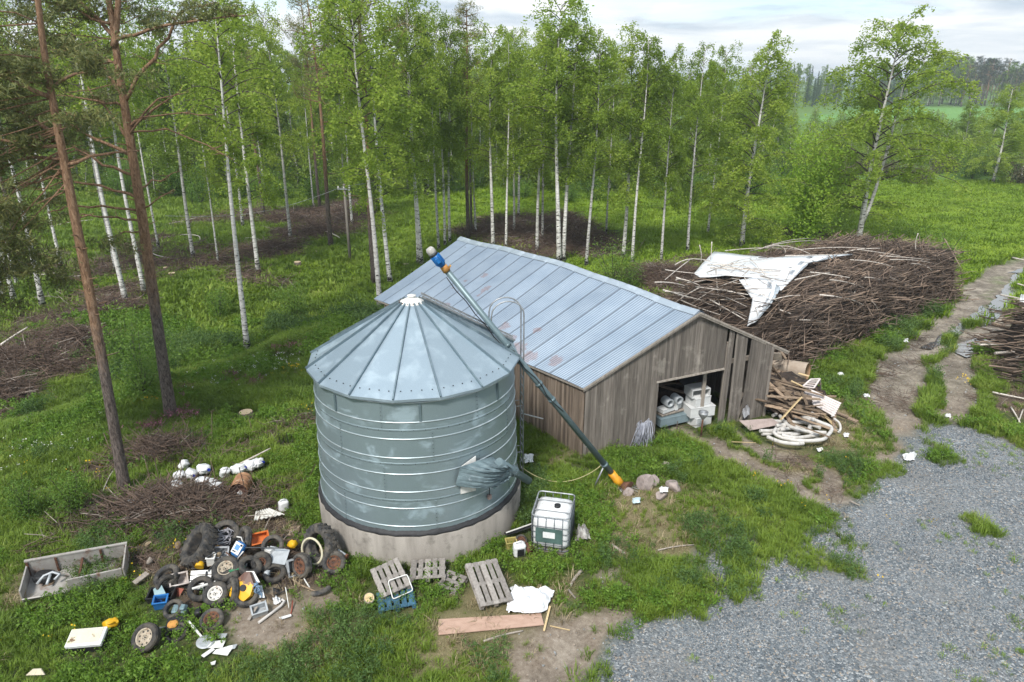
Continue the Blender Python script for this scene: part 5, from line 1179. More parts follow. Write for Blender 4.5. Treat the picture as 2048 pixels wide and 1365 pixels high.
def rim_mb(rr, w, spokes=8):
    mb = MB(); h = w / 2
    mb.lathe([(rr + 0.005, h * 0.80), (rr - 0.015, h * 0.84), (rr - 0.03, h * 0.6), (rr - 0.045, h * 0.2), (rr * 0.62, h * 0.30), (rr * 0.34, h * 0.52), (rr * 0.30, h * 0.36), (0.0, h * 0.36)], 32)
    mb.lathe([(rr + 0.005, -h * 0.80), (rr - 0.02, -h * 0.6), (rr - 0.045, h * 0.18)], 32)
    for k in range(spokes):
        a = 2 * PI * k / spokes; c = Vector((math.cos(a) * rr * 0.74, math.sin(a) * rr * 0.74, h * 0.275)); mb.tube([c - Vector((0, 0, 0.01)), c + Vector((0, 0, 0.012))], rr * 0.11, 9, 1)
    for k in range(5):
        a = 2 * PI * k / 5; c = Vector((math.cos(a) * rr * 0.22, math.sin(a) * rr * 0.22, h * 0.37)); mb.tube([c, c + Vector((0, 0, 0.02))], rr * 0.04, 6, 1)
    mb.tube([Vector((0, 0, h * 0.34)), Vector((0, 0, h * 0.40))], rr * 0.10, 12, 1)
    return mb
TY = {}
def wheel(label, px, py, nrm, R, w, rr, rim=None, lift=0.0, tractor=False, rusty=False, group=None, cat=None):
    R *= .9; w *= .9; rr *= .9; lift *= .85
    n = Vector(nrm).normalized(); p = P(px, py, None, 0.0); cz = R * math.sqrt(max(0, 1 - n.z ** 2)) + w / 2 * abs(n.z)
    # the pixel marks the wheel's centre: slide along the line of sight to the centre's height
    c = P(px, py, gzf(p.x, p.y) + cz * 0.93 + lift); q = n.to_track_quat('Z', 'Y').to_euler()
    key = (round(R, 4), w, rr, tractor)
    if key not in TY: TY[key] = tyre_mb(R, w, rr, tractor).mesh('tyre', M_dark)
    if rim is None:
        o = link('tyre', TY[key]); o.location = c; o.rotation_euler = q; return tag(o, label, 'tyre', group)
    t = thing('wheel', label, 'wheel', c, group=group, rot=q); link('tyre', TY[key], t); rim_mb(rr, w).build('rim', [rim, M_black], t); return t

def pallet(label, c, ax, ay, m_, missing=(), group='wooden pallets', L=1.2, Wd=0.8, slats=5):
    """c centre, ax direction of the deck slats (length), ay across"""
    X = Vector(ax).normalized(); Z = X.cross(Vector(ay)).normalized(); Y = Z.cross(X); R = Matrix((X, Y, Z)).transposed()
    t = thing('pallet', label, 'pallet', c, group=group, rot=R.to_euler()); d = MB()
    for k in range(slats):
        if k in missing: continue
        y = -Wd / 2 + Wd * (k + 0.5) / slats; d.box((random.uniform(-.01, .01), y, 0.133), (L, Wd / slats * (0.80 if k % 2 == 0 else 0.66), 0.022), RZ(random.uniform(-.01, .01)), 0, None, 0.004)
    for x in (-L / 2 + 0.06, 0, L / 2 - 0.06): d.box((x, 0, 0.110), (0.11, Wd, 0.022), None, 0)
    d.build('deck', m_, t)
    for y in (-Wd / 2 + 0.06, 0, Wd / 2 - 0.06):
        b = MB()
        for x in (-L / 2 + 0.07, 0, L / 2 - 0.07): b.box((x, y, 0.060), (0.13, 0.10, 0.076), None, 0)
        b.box((0, y, 0.011), (L, 0.10, 0.021), None, 0); b.build('skid', m_, t)
    return t
def pp(px, py, h): return P(px, py, gzf(*P(px, py)[:2]) + h)
def board(label, a, b, w, th, m_, ha=0.03, hb=0.03, name='board', cat='board', group=None, up=(0, 0, 1)):
    p, q = pp(a[0], a[1], ha), pp(b[0], b[1], hb); mb = MB(); mb.beam(p, q, w, th, up, bev=0.004); return tag(mb.build(name, m_, off=(p + q) / 2), label, cat, group)
def stick(label, a, b, r, m_, ha=0.05, hb=0.05, name='branch', cat='branch', group=None, bend=0.05, n=8, r2=None):
    p, q = pp(a[0], a[1], ha), pp(b[0], b[1], hb); L = (q - p).length; rng = random.Random(int(a[0] * 7 + a[1]))
    o = Vector((rng.gauss(0, 1), rng.gauss(0, 1), 0.3)) * bend * L
    pts = [p.lerp(q, t) + o * math.sin(PI * t) for t in np.linspace(0, 1, n)]; mb = MB(); mb.tube(pts, [r + ((r2 or r * .7) - r) * t for t in np.linspace(0, 1, n)], 8)
    return tag(mb.build(name, m_, off=(p + q) / 2), label, cat, group)
def canister(label, px, py, rot, s=1.0, cap=True, seed=0, lift=0.0, m_=None, capm=None, group=None, jit=0.006):
    t = thing('canister', label, 'canister', pp(px, py, lift), group=group, rot=rot)
    b = MB(); superbox(b, 0.30 * s, 0.24 * s, 0.36 * s, 20, 10, 4.5, jit, seed=seed); b.build('body', m_ or M_plastw, t)
    h = MB(); h.tube([Vector((-0.11 * s, 0, 0.34 * s)), Vector((-0.09 * s, 0, 0.41 * s)), Vector((0.02 * s, 0, 0.42 * s)), Vector((0.04 * s, 0, 0.35 * s))], 0.018 * s, 7); h.build('handle', m_ or M_plastw, t)
    if cap:
        c = MB(); c.tube([Vector((0.09 * s, 0, 0.34 * s)), Vector((0.09 * s, 0, 0.40 * s))], 0.042 * s, 12); c.build('cap', capm or M_bluecap, t)
    return t
def crate(label, name, cat, loc, rot, L, Wd, Hh, m_, th=0.02, mats2=None, ribs=True, group=None):
    t = thing(name, label, cat, loc, rot=rot, group=group); b = MB(); b.box((0, 0, th / 2), (L, Wd, th))
    b.box((L / 2 - th / 2, 0, Hh / 2 + th / 2), (th, Wd, Hh - th)); b.box((-L / 2 + th / 2, 0, Hh / 2 + th / 2), (th, Wd, Hh - th)); b.box((0, Wd / 2 - th / 2, Hh / 2 + th / 2), (L - 2 * th, th, Hh - th)); b.box((0, -Wd / 2 + th / 2, Hh / 2 + th / 2), (L - 2 * th, th, Hh - th))
    b.build('box_body', m_, t)
    r = MB(); e = 0.018
    r.box((0, Wd / 2 + e / 2, Hh - 0.01), (L + 2 * e, e, 0.03)); r.box((0, -Wd / 2 - e / 2, Hh - 0.01), (L + 2 * e, e, 0.03)); r.box((L / 2 + e / 2, 0, Hh - 0.01), (e, Wd, 0.03)); r.box((-L / 2 - e / 2, 0, Hh - 0.01), (e, Wd, 0.03)); r.build('rim', m_, t)
    return t
def crumple(label, px_rows, name, cat, m_, amp=0.1, nx=18, ny=14, seed=3, h=0.06, group=None):
    """px_rows: corner quads (photo) TL,TR,BR,BL of a rumpled sheet lying on the ground"""
    TL, TR, BR, BL = [pp(a, b, h) for a, b in px_rows]; rows = []
    for i in range(ny):
        t = i / (ny - 1); row = []
        for j in range(nx):
            s = j / (nx - 1); p = TL.lerp(TR, s).lerp(BL.lerp(BR, s), t); e = min(s, 1 - s, t, 1 - t)
            p = p + Vector((0.5 * amp * (fbm(s * 5 + seed, t * 5, seed) - .5), 0.5 * amp * (fbm(s * 5, t * 5 + seed, seed + 4) - .5), amp * (fbm(s * 4 + seed, t * 4, seed + 8, 4) * 1.5 - 0.35) * (0.4 + min(1, e * 4))))
            row.append(p)
        rows.append(row)
    mb = MB(); mb.grid(rows, 0, 0.5, False, 0.004); c = (TL + BR) / 2; return tag(mb.build(name, m_, off=c), label, cat, group)
def flat(label, quad, name, cat, m_, th=0.02, h=0.05, hs=None, group=None, corr=0):
    pts = [pp(a, b, (hs[i] if hs else h)) for i, (a, b) in enumerate(quad)]; c = sum(pts, Vector()) / 4; mb = MB(); TL, TR, BR, BL = pts
    nx = 40 if corr else 3; rows = []
    for i in range(6):
        t = i / 5; rows.append([TL.lerp(TR, j / nx).lerp(BL.lerp(BR, j / nx), t) + Vector((0, 0, 0.02 * math.sin(j / nx * corr * 2 * PI) if corr else 0)) for j in range(nx + 1)])
    mb.grid(rows, 0, 0.5, bool(corr), th); return tag(mb.build(name, m_, off=c), label, cat, group)

# ================================================================== in front of the silo
def pal4(label, TL, TR, BR, BL, m_, hs, **kw):
    a, b, c, d = [pp(p[0], p[1], h) for p, h in zip((TL, TR, BR, BL), hs)]; ctr = (a + b + c + d) / 4
    X = ((d - a) + (c - b)).normalized(); Y = ((b - a) + (c - d)); Z = X.cross(Y)
    if Z.z < 0: Y = -Y
    return pallet(label, ctr - Vector((0, 0, 0.06)), X, Y, m_, **kw)
pal4('grey wooden pallet tipped on the heap behind the white pipe frame', (743, 1150), (803, 1127), (822, 1166), (757, 1186), M_pal, (0.35, 0.45, 0.30, 0.20), L=0.95)
pal4('small grey pallet lying level right below the middle of the concrete base', (818, 1152), (893, 1156), (868, 1131), (845, 1128), M_pal, (0.22, 0.22, 0.22, 0.22), L=0.8, Wd=0.95)
pal4('broken pallet piece sunk in weeds between the level pallet and the leaning one', (880, 1172), (905, 1150), (925, 1160), (910, 1182), M_pal, (0.05, 0.12, 0.12, 0.05), missing=(1, 3), L=0.6, Wd=0.6)
pal4('large pale grey pallet leaning towards the silo beside the white plastic sheet', (936, 1130), (983, 1117), (1020, 1196), (966, 1228), M_pal, (0.55, 0.55, 0.16, 0.16), L=1.3, Wd=0.9)
pal4('blue painted pallet low in the weeds under the white pipe frame', (760, 1195), (822, 1188), (826, 1206), (762, 1216), M_palb, (0.08, 0.10, 0.10, 0.08), L=0.7, Wd=0.95)
mb = MB(); q = [pp(776, 1162, 0.45), pp(814, 1149, 0.5), pp(826, 1181, 0.30), pp(786, 1199, 0.22)]; ctr = sum(q, Vector()) / 4
loop = []
for i in range(4):
    a, b, c = q[i - 1], q[i], q[(i + 1) % 4]; e0 = b + (a - b).normalized() * 0.06; e1 = b + (c - b).normalized() * 0.06; loop += [e0, b.lerp((e0 + e1) / 2, 0.4), e1]
mb.tube(loop + [loop[0]], 0.014, 8); tag(mb.build('tube_rectangle', M_white, off=ctr), 'white rectangular pipe frame lying over the tipped pallet', 'frame')
mb = MB(); mb.tube([(0, 0, -0.03), (0, 0, 0.22)], 0.13, 16); mb.tube([(0, 0, 0.219), (0, 0, 0.226)], 0.118, 16, 1); single(mb, 'log', 'short round log end standing left of the blue pallet', 'log', [M_wood, M_fresh], pp(738, 1202, 0), (0.5, 0.2, 0))
crumple('crumpled white plastic sheet heaped beside the large grey pallet', [(1022, 1176), (1110, 1186), (1085, 1232), (1012, 1230)], 'plastic_sheet', 'plastic sheet', mat('white_film', (0.74, 0.75, 0.78), (0.62, 0.63, 0.66), 0.35), 0.34, 26, 22)
flat('long pinkish plywood board lying flat in the grass', [(877, 1240), (1082, 1228), (1088, 1251), (877, 1271)], 'plywood_board', 'board', mat('pink_plywood', (0.46, 0.315, 0.245), (0.38, 0.25, 0.19), 0.7, 0, 3, (1, 3, 1), dirt=(0.22, 0.16, 0.13), dlo=0.68, dhi=0.76, dscale=3), 0.018, 0.06)
board('short yellowish batten standing askew at the right end of the plywood board', (1100, 1213), (1088, 1262), 0.05, 0.03, M_fresh, 0.12, 0.06)
board('thin pale lath lying on the soil right of the plywood board', (1100, 1252), (1140, 1261), 0.03, 0.02, M_fresh)
stick('pale barkless branch lying just below the plywood board', (967, 1283), (1046, 1262), 0.028, M_birchlog if 'M_birchlog' in globals() else M_wood)
# tote
a, b, c_, d_ = P(1066, 1100), P(1135, 1108), P(1160, 1062), P(1092, 1052)
rzt = head((1066, 1097), (1132, 1105)); ft = P(1100, 1102)
Yd = Vector((-math.sin(rzt), math.cos(rzt), 0)); t0_ = ft + Yd * 0.52
tote = thing('tote_tank', 'white plastic tote tank in a steel cage with a green label plate', 'tote tank', (t0_.x, t0_.y, gzf(t0_.x, t0_.y) - 0.05), rzt); tote.scale = (1.06, 1.06, 1.06)
mb = MB(); superbox(mb, 0.96, 1.14, 0.98, 40, 14, 9, 0.003)
mb.v = [(x, y, z + 0.14) for x, y, z in mb.v]; mb.build('container', M_plastw, tote)
mb = MB()
for y in (-0.24, 0.24): mb.box((0, y, 1.125), (0.94, 0.035, 0.02), None, 0)
mb.build('top_bars', M_steel, tote)
mb = MB(); lx, ly = 0.5, 0.59
def rrect(z, r=0.1, e=0.0):
    o = []
    for (cx, cy, a0) in ((lx - r, ly - r, 0), (-lx + r, ly - r, PI / 2), (-lx + r, -ly + r, PI), (lx - r, -ly + r, 1.5 * PI)):
        for k in range(5): o.append(Vector((cx + (r + e) * math.cos(a0 + k * PI / 8), cy + (r + e) * math.sin(a0 + k * PI / 8), z)))
    return o + [o[0]]
M_cage = mat('cage_steel', (0.17, 0.19, 0.21), (0.11, 0.12, 0.135), 0.5, 0.5)
for z, r in ((0.16, .012), (0.32, .010), (0.50, .010), (0.68, .010), (0.86, .010)): mb.tube(rrect(z), r, 6)
for s in (-0.33, -0.11, 0.11, 0.33):
    for sg in (-1, 1): mb.tube([Vector((s, sg * (ly + .014), 0.14)), Vector((s, sg * (ly + .014), 1.16))], 0.010, 6)
for s in np.linspace(-0.45, 0.45, 8):
    for sg in (-1, 1): mb.tube([Vector((sg * (lx + .014), s, 0.14)), Vector((sg * (lx + .014), s, 1.16))], 0.010, 6)
mb.build('cage', M_cage, tote)
mb = MB(); mb.tube(rrect(1.18), 0.020, 8); mb.build('cage_top_rail', M_steel, tote)
mb = MB(); mb.tube([Vector((0.10, 0.02, 1.10)), Vector((0.10, 0.02, 1.175))], 0.085, 18); mb.build('lid', M_black, tote)
mb = MB(); mb.lathe([(0.0, 1.13), (0.045, 1.13), (0.06, 1.16), (0.075, 1.16), (0.075, 1.11)], 16, Matrix.Translation((-0.14, 0.0, 0))); mb.build('filler_neck', M_plastw, tote)
mb = MB(); mb.box((-0.02, -ly - 0.03, 0.62), (0.72, 0.012, 0.44), None, 0, 0.5); mb.box((-0.02, -ly - 0.038, 0.64), (0.32, 0.006, 0.18), None, 1, 0.5); mb.build('label_plate', [mat('green_plate', (0.085, 0.145, 0.135), None, 0.5), M_plastw], tote)
mb = MB()
for y in (-0.5, 0, 0.5): mb.box((0, y, 0.06), (0.98, 0.12, 0.12))
mb.box((0, 0, 0.13), (0.98, 1.16, 0.02)); mb.build('pallet_base', M_pal, tote)
canister('cut open white canister in the grass left of the tote tank', 1038, 1110, (0.1, 0, 0.3), 1.15, False, 5)
mb = MB(); mb.box((0, 0, 0), (0.20, 0.012, 0.24), None, 0, 0.5, 0.0); o_ = single(mb, 'dark_opening', 'dark cut out opening in the side of the white canister by the tote', 'opening', M_black, pp(1038, 1110, 0.21) , (0, 0, 0.3)); o_.parent = COL.objects['canister']; o_.location = (0, -0.150, 0.20); o_.rotation_euler = (0, 0, 0)
for k in ('label', 'category'): del o_[k]
board('black sheet strip leaning from the silo base to the tote tank', (1010, 1069), (1064, 1051), 0.16, 0.012, M_black, 0.2, 0.25, 'strip', 'strip')
board('thin pale lath above the black strip left of the tote tank', (1012, 1066), (1066, 1047), 0.03, 0.03, M_white, 0.32, 0.36, 'lath', 'lath')
wheel('small grey wheel half hidden left of the tote tank', 1042, 1082, (0.2, -0.8, 0.6), 0.19, 0.10, 0.13, M_rust)
crate('small faded yellow crate against the silo base by the tote tank', 'crate', 'crate', pp(1022, 1094, 0), (0.1, 0, 0.2), 0.30, 0.22, 0.24, mat('faded_yellow', (0.42, 0.36, 0.12)))
mb = MB(); superbox(mb, 0.26, 0.26, 0.26, 18, 6, 2, 0.0, closed=False); single(mb, 'bucket', 'rusty red bucket lying between the canister and the tote tank', 'bucket', M_rust, pp(1052, 1094, .1), (1.3, 0.2, 0.5))
crumple('torn grey rubbish bag spilling out right of the tote tank', [(1150, 1062), (1172, 1058), (1178, 1080), (1155, 1086)], 'rubbish_bag', 'bag', mat('dirty_bag', (0.45, 0.44, 0.42), (0.16, 0.14, 0.13), 0.5, 0, 6), 0.4, 16, 14, 5, 0.1)
crumple('white printed plastic bag at the foot of the silo ladder', [(1046, 910), (1066, 909), (1066, 926), (1048, 928)], 'plastic_bag', 'bag', M_plastw, 0.15, 12, 10, 8, 0.08)
crumple('small pale blue plastic scrap in the weeds below the auger foot', [(1265, 997), (1280, 997), (1280, 1007), (1265, 1008)], 'plastic_scrap', 'scrap', mat('pale_blue_film', (0.5, 0.62, 0.66)), 0.12, 8, 8, 2, 0.12)
crumple('white plastic bag lying on the gravel by the track', [(1804, 910), (1832, 908), (1830, 921), (1810, 923)], 'plastic_bag', 'bag', M_plastw, 0.18, 12, 10, 4, 0.05)
for k, (px, py, s, lab) in enumerate(((1293, 966, (0.36, 0.26, 0.34), 'upright pinkish boulder nearest the auger foot'), (1306, 962, (0.24, 0.22, 0.25), 'greyer boulder tucked behind the upright one'), (1347, 972, (0.30, 0.24, 0.22), 'rounded boulder with dry grass in front, right of the upright one'), (1322, 992, (0.26, 0.18, 0.17), 'low flat boulder with a white bag on it'), (1332, 930, (0.20, 0.16, 0.11), 'small brown stone uphill among the weeds by the barn'), (1256, 984, (0.2, 0.18, 0.14), 'reddish stone under the auger intake'))):
    o = link('boulder', rock(70 + k, *s, M_rock)); o.location = pp(px, py, s[2] * 0.5); o.rotation_euler = (0.1, -0.2, k * 1.3); tag(o, lab, 'boulder', 'boulders by the auger')
crumple('white rag on the low flat boulder', [(1318, 977), (1336, 976), (1336, 985), (1320, 986)], 'rag', 'rag', M_plastw, 0.1, 8, 8, 6, 0.33)
for a, b, r, lab in (((1163, 1142), (1141, 1172), .045, 'thick grey log piece right of the plastic sheet'), ((1137, 1180), (1151, 1197), .03, 'short pale stick just below the thick grey log'), ((1224, 1090), (1250, 1108), .045, 'split pale log in the dry grass right of the tote'), ((1315, 1101), (1388, 1090), .022, 'thin straight pale branch on the straw near the gravel'), ((1700, 1002), (1720, 1012), .03, 'short white stick at the gravel edge by the wheel ruts')): stick(lab, a, b, r, M_wood, 0.06, 0.06, 'log', 'log', None, 0.02)

# ================================================================== grey trailer bed
A0, A1, A2, A3 = P(82, 1210), P(245, 1172), P(228, 1118), P(75, 1172)
tb = thing('trailer_bed', 'grey rusting trailer bed without wheels sunk in tall grass', 'trailer bed', (A0 + A2) / 2)
M_trl = mat('grey_painted_steel', (0.36, 0.345, 0.325), (0.28, 0.26, 0.24), 0.6, 0.1, 5, dirt=(0.17, 0.09, 0.06), dlo=0.56, dhi=0.70, dscale=3)
L_ = 2.3; hd = head((78, 1205), (240, 1168)); tb.rotation_euler = (0.16, 0.03, hd); W2 = 0.85; tb.location = tb.location + Vector((0, 0, 0.05))
for nm, c, d in (('floor', (0, 0, 0.03), (L_, W2, 0.04)), ('side_panel', (0, W2 / 2 + .02, 0.28), (L_, 0.04, 0.52)), ('end_panel', (L_ / 2 + .02, 0, 0.28), (0.04, W2 + .08, 0.52)), ('end_panel', (-L_ / 2 - .02, 0, 0.22), (0.04, W2 + .08, 0.42))):
    mb = MB(); mb.box(c, d, None, 0, 0.5, 0.006); mb.build(nm, M_trl, tb)
mb = MB(); mb.box((0.50, -W2 / 2 - .02, 0.26), (1.25, 0.04, 0.50), RE(0, 0, 0.03), 0, 0.5, .006); mb.build('side_panel', M_trl, tb)
mb = MB(); mb.box((-0.66, -W2 / 2 - .1, 0.10), (0.95, 0.04, 0.34), RE(0.5, 0, -0.03), 0, 0.5, .006); mb.build('dropped_side_panel', M_trl, tb)
mb = MB()
for x in (-L_ / 2, -0.5, 0.55, L_ / 2): mb.box((x, W2 / 2 - 0.02, 0.28), (0.05, 0.035, 0.5))
mb.build('inner_ribs', M_rust, tb)
mb = MB(); mb.box((0, W2 / 2 + 0.02, 0.56), (L_ + .1, 0.07, 0.04), None, 0, 0.9); mb.build('top_rail', M_trl, tb)
mb = MB(); mb.box((0.1, 0, 0.33), (0.05, W2, 0.05)); mb.build('cross_bar', M_rust, tb)
mb = MB(); mb.tube([(-0.9, -0.1, 0.2), (-0.75, 0.05, 0.30), (-0.55, 0.1, 0.33), (-0.38, 0.0, 0.30), (-0.5, -0.1, 0.24)], 0.035, 8); mb.tube([(-0.6, 0.05, 0.30), (-0.66, -0.2, 0.22)], 0.035, 8); o = mb.build('hose', M_grey, None); o.matrix_world = Matrix.Translation(tb.location) @ tb.rotation_euler.to_matrix().to_4x4(); tag(o, 'bent pale grey hose lying inside the trailer bed', 'hose')
mb = MB(); superbox(mb, 0.5, 0.4, 0.2, 16, 6, 3); o = mb.build('rubber_lump', M_black); o.location = tb.location + Vector((-0.78, -0.15, 0.12)); tag(o, 'black rubber lump inside the left end of the trailer bed', 'rubber piece')
board('flat weathered board beyond the left end of the trailer bed', (38, 1182), (110, 1160), 0.35, 0.02, M_plank, 0.08, 0.15)
board('narrow grey board between the trailer bed and the tyre heap', (268, 1167), (295, 1146), 0.18, 0.03, M_wood, 0.12, 0.2)

# ================================================================== scrap heap: tyres and wheels
G1 = 'tyres and wheels of the scrap heap'
wheel('huge lugged tractor tyre leaning at the back left of the scrap heap', 398, 1092, (-0.55, -0.35, 0.62), 0.66, 0.42, 0.36, None, 0.05, True, group=G1)
wheel('huge lugged tractor tyre leaning on the silo base', 640, 1090, (-0.55, -0.70, 0.35), 0.62, 0.36, 0.36, None, 0.0, True, group=G1)
wheel('black tyre standing at the rear of the heap under branches', 452, 1066, (0.3, -0.5, 0.8), 0.40, 0.22, 0.22, None, 0.25, group=G1)
wheel('second black tyre at the rear of the heap near the orange crate', 489, 1078, (-0.7, -0.5, 0.4), 0.38, 0.2, 0.22, None, 0.2, group=G1)
wheel('wheel with a pale empty rim in the middle of the heap', 452, 1139, (0.05, -0.45, 0.9), 0.38, 0.26, 0.215, M_rimb, 0.30, group=G1)
wheel('worn tyre with a reddish inside right of the pale empty rim', 500, 1133, (0.45, -0.15, 0.85), 0.34, 0.2, 0.17, None, 0.30, group=G1)
wheel('fat tyre on a rusty hub in front of the grey sheet', 523, 1124, (0.35, -0.75, 0.5), 0.29, 0.26, 0.12, M_rust, 0.15, group=G1)
wheel('clean black tyre beside the orange crate', 545, 1092, (0.1, -0.6, 0.8), 0.33, 0.15, 0.21, None, 0.2, group=G1)
wheel('grey dusty tyre lying flat below the grey metal sheet', 549, 1147, (0.05, -0.25, 0.97), 0.33, 0.18, 0.19, None, 0.05, group=G1)
wheel('rusty wheel in front of the white ring at the right of the heap', 604, 1131, (-0.55, -0.75, 0.3), 0.36, 0.24, 0.24, M_rust, 0.0, group=G1)
wheel('brown rusty wheel sunk in weeds beside the silo base', 668, 1125, (0.15, -0.8, 0.55), 0.34, 0.24, 0.20, M_rust, 0.0, group=G1)
wheel('black tyre at the left edge of the heap', 334, 1153, (-0.2, -0.3, 0.9), 0.37, 0.22, 0.22, None, 0.12, group=G1)
wheel('narrow tyre standing upright beside the pale broken box', 333, 1173, (0.85, -0.45, 0.25), 0.32, 0.17, 0.2, None, 0.0, group=G1)
wheel('dark tyre under the white slatted board', 402, 1178, (0.1, -0.45, 0.85), 0.36, 0.2, 0.21, None, 0.08, group=G1)
wheel('car wheel with a clean white disc at the front of the heap', 432, 1189, (0.0, -0.50, 0.86), 0.345, 0.23, 0.205, M_rimw, 0.05, group=G1)
wheel('tyre directly behind the yellow and rust panel', 455, 1162, (-0.2, -0.35, 0.9), 0.34, 0.2, 0.2, None, 0.22, group=G1)
wheel('upright tyre left beside the yellow and rust panel', 466, 1180, (-0.8, -0.5, 0.3), 0.34, 0.2, 0.2, None, 0.0, group=G1)
wheel('black tyre lying under the yellow and rust panel', 492, 1192, (0.2, -0.35, 0.9), 0.33, 0.2, 0.2, None, 0.0, group=G1)
wheel('small dark tyre behind the grey engine block', 347, 1219, (-0.1, -0.45, 0.85), 0.27, 0.16, 0.16, None, 0.03, group=G1)
wheel('large wheel with a beige rim lying alone in front of the heap', 292, 1276, (-0.18, -0.62, 0.76), 0.36, 0.24, 0.225, M_rimb, 0.02, group=G1)
wheel('old wheel with a dark rusty centre half buried in front of the heap', 424, 1240, (0.0, -0.35, 0.93), 0.31, 0.2, 0.2, M_rust, 0.0, group=G1)
wheel('rusty ring of a tyre half buried near the torn seat', 353, 1266, (0.0, -0.3, 0.95), 0.28, 0.14, 0.2, None, -0.05, group=G1)
mb = MB(); mb.lathe([(0.36 + 0.03 * math.cos(t), 0.03 * math.sin(t)) for t in np.linspace(0, 2 * PI, 9)], 40)
o = mb.build('ring', mat('cream_ring', (0.58, 0.54, 0.40), (0.44, 0.40, 0.28))); o.location = pp(624, 1103, 0.48); o.rotation_euler = Vector((-0.45, -0.85, 0.25)).to_track_quat('Z', 'Y').to_euler(); tag(o, 'cream coloured hoop leaning on the tractor tyre by the silo', 'hoop')
mb = MB(); mb.lathe([(0.30 + 0.09 * math.cos(t), 0.09 * math.sin(t)) for t in np.linspace(0.3, 2.6, 8)], 20, None, 0, .5, True, 0, 1.6); o = mb.build('tyre_piece', M_dark); o.location = pp(640, 1175, 0.05); o.rotation_euler = (0.2, 0, 4.3); tag(o, 'curved black strip of a torn tyre in the weeds below the rusty wheels', 'tyre piece')
mb = MB(); p, q = pp(664, 1094, 0.45), pp(692, 1112, 0.35); mb.tube([p, q], 0.05, 10); mb.tube([q, q + (q - p).normalized() * 0.06], 0.075, 10, 1); tag(mb.build('axle', [M_grey, M_rust], off=p), 'pale metal axle stub above the brown rusty wheel', 'axle')
# other scrap
t = thing('shaft_guard', 'yellow plastic drive shaft guard on the tractor tyre', 'shaft guard', pp(409, 1100, 0.55)); v = pp(417, 1083, 0.62) - pp(405, 1122, 0.35); v.normalize()
mb = MB(); mb.tube([-v * 0.34, v * 0.30], 0.045, 10); mb.build('tube', M_yel, t); mb = MB(); mb.tube([v * 0.28, v * 0.34, v * 0.46], [0.06, 0.115, 0.10], 14); mb.build('bell', M_yel, t); mb = MB(); mb.tube([-v * 0.32, -v * 0.38, -v * 0.50], [0.06, 0.105, 0.12], 14); mb.build('bell', M_yel, t)
t = crate('bright orange plastic crate tipped on the heap', 'crate', 'crate', pp(518, 1080, 0.38), (0.75, 0.1, 0.55), 0.46, 0.30, 0.2, M_org)
mb = MB(); mb.box((0.0, -0.161, 0.10), (0.2, 0.008, 0.05), None, 0); mb.build('hand_hole', M_black, t)
t = thing('fluid_can', 'blue can with a white printed front lying on the heap', 'can', pp(470, 1113, 0.42), rot=(-0.75, 0.15, -0.5)); mb = MB(); superbox(mb, 0.30, 0.18, 0.40, 20, 8, 6); mb.build('body', M_blue, t)
mb = MB(); mb.box((0, -0.097, 0.22), (0.27, 0.010, 0.30), None, 0, .5); mb.box((0.0, -0.104, 0.24), (0.15, 0.006, 0.14), None, 1, .5); mb.box((0.09, -0.104, 0.33), (0.07, 0.006, 0.05), None, 2, .5); mb.box((-0.04, -0.104, 0.12), (0.12, 0.006, 0.03), None, 2, .5); mb.build('label', [M_plastw, mat('pale_blue_print', (0.16, 0.36, 0.68)), M_black], t)
mb = MB(); mb.tube([(0.08, 0, .39), (0.08, 0, .44)], 0.03, 10); mb.build('cap', M_black, t)
flat('pale grey metal sheet lying across the middle of the heap', [(541, 1093), (580, 1101), (570, 1131), (533, 1125)], 'metal_sheet', 'metal sheet', M_grey, 0.02, 0.35, (0.5, 0.48, 0.32, 0.34))
crate('grey open metal casing standing right of the pale sheet', 'casing', 'casing', pp(583, 1134, 0.1), (1.1, 0.2, 0.7), 0.42, 0.42, 0.3, M_grey)
board('small white block lying left of the pale metal sheet', (532, 1099), (544, 1103), 0.13, 0.1, M_white, 0.5, 0.5, 'block', 'block')
t = thing('slatted_panel', 'white slatted panel in the scrap heap left of the middle', 'panel', pp(401, 1160, 0.35), rot=(0.75, 0.05, 0.15)); 
for k in range(4): mb = MB(); mb.box((0, -0.19 + k * 0.125, 0), (0.52, 0.105, 0.02), None, 0, None, .004); mb.build('slat', M_white, t)
mb = MB(); mb.box((-0.2, 0, -0.02), (0.04, 0.5, 0.02)); mb.box((0.2, 0, -0.02), (0.04, 0.5, 0.02)); mb.build('backing', M_wood, t)
crate('pale broken box with peeling sides among the tyres', 'broken_box', 'box', pp(357, 1164, 0.12), (0.7, 0.1, 0.5), 0.42, 0.3, 0.28, mat('peeling_pale', (0.55, 0.51, 0.49), (0.30, 0.24, 0.2), .8, 0, 7))
t = crate('black plastic trough at the left of the heap', 'trough', 'trough', pp(326, 1199, 0.0), (0.15, 0, 0.05), 0.62, 0.36, 0.24, M_black)
flat('pale blue grey tray tilted in the black trough', [(307, 1180), (322, 1168), (332, 1188), (310, 1194)], 'tray', 'tray', mat('pale_teal', (0.26, 0.37, 0.40), (0.2, 0.29, 0.31)), 0.03, 0.3, (0.36, 0.42, 0.3, 0.28))
crate('bright blue plastic box below the black trough', 'plastic_box', 'box', pp(325, 1211, 0.05), (0.25, 0, 0.2), 0.32, 0.24, 0.26, M_blue)
t = thing('panel', 'yellow painted steel panel with a rusty top and dark hole', 'panel', pp(484, 1175, 0.42), rot=(0.85, 0.1, -0.35))
mb = MB(); pts2 = [(-0.26, -0.30), (0.14, -0.36), (0.30, -0.12), (0.28, 0.16), (0.02, 0.40), (-0.10, 0.36), (-0.33, -0.04)]; n_ = len(pts2)
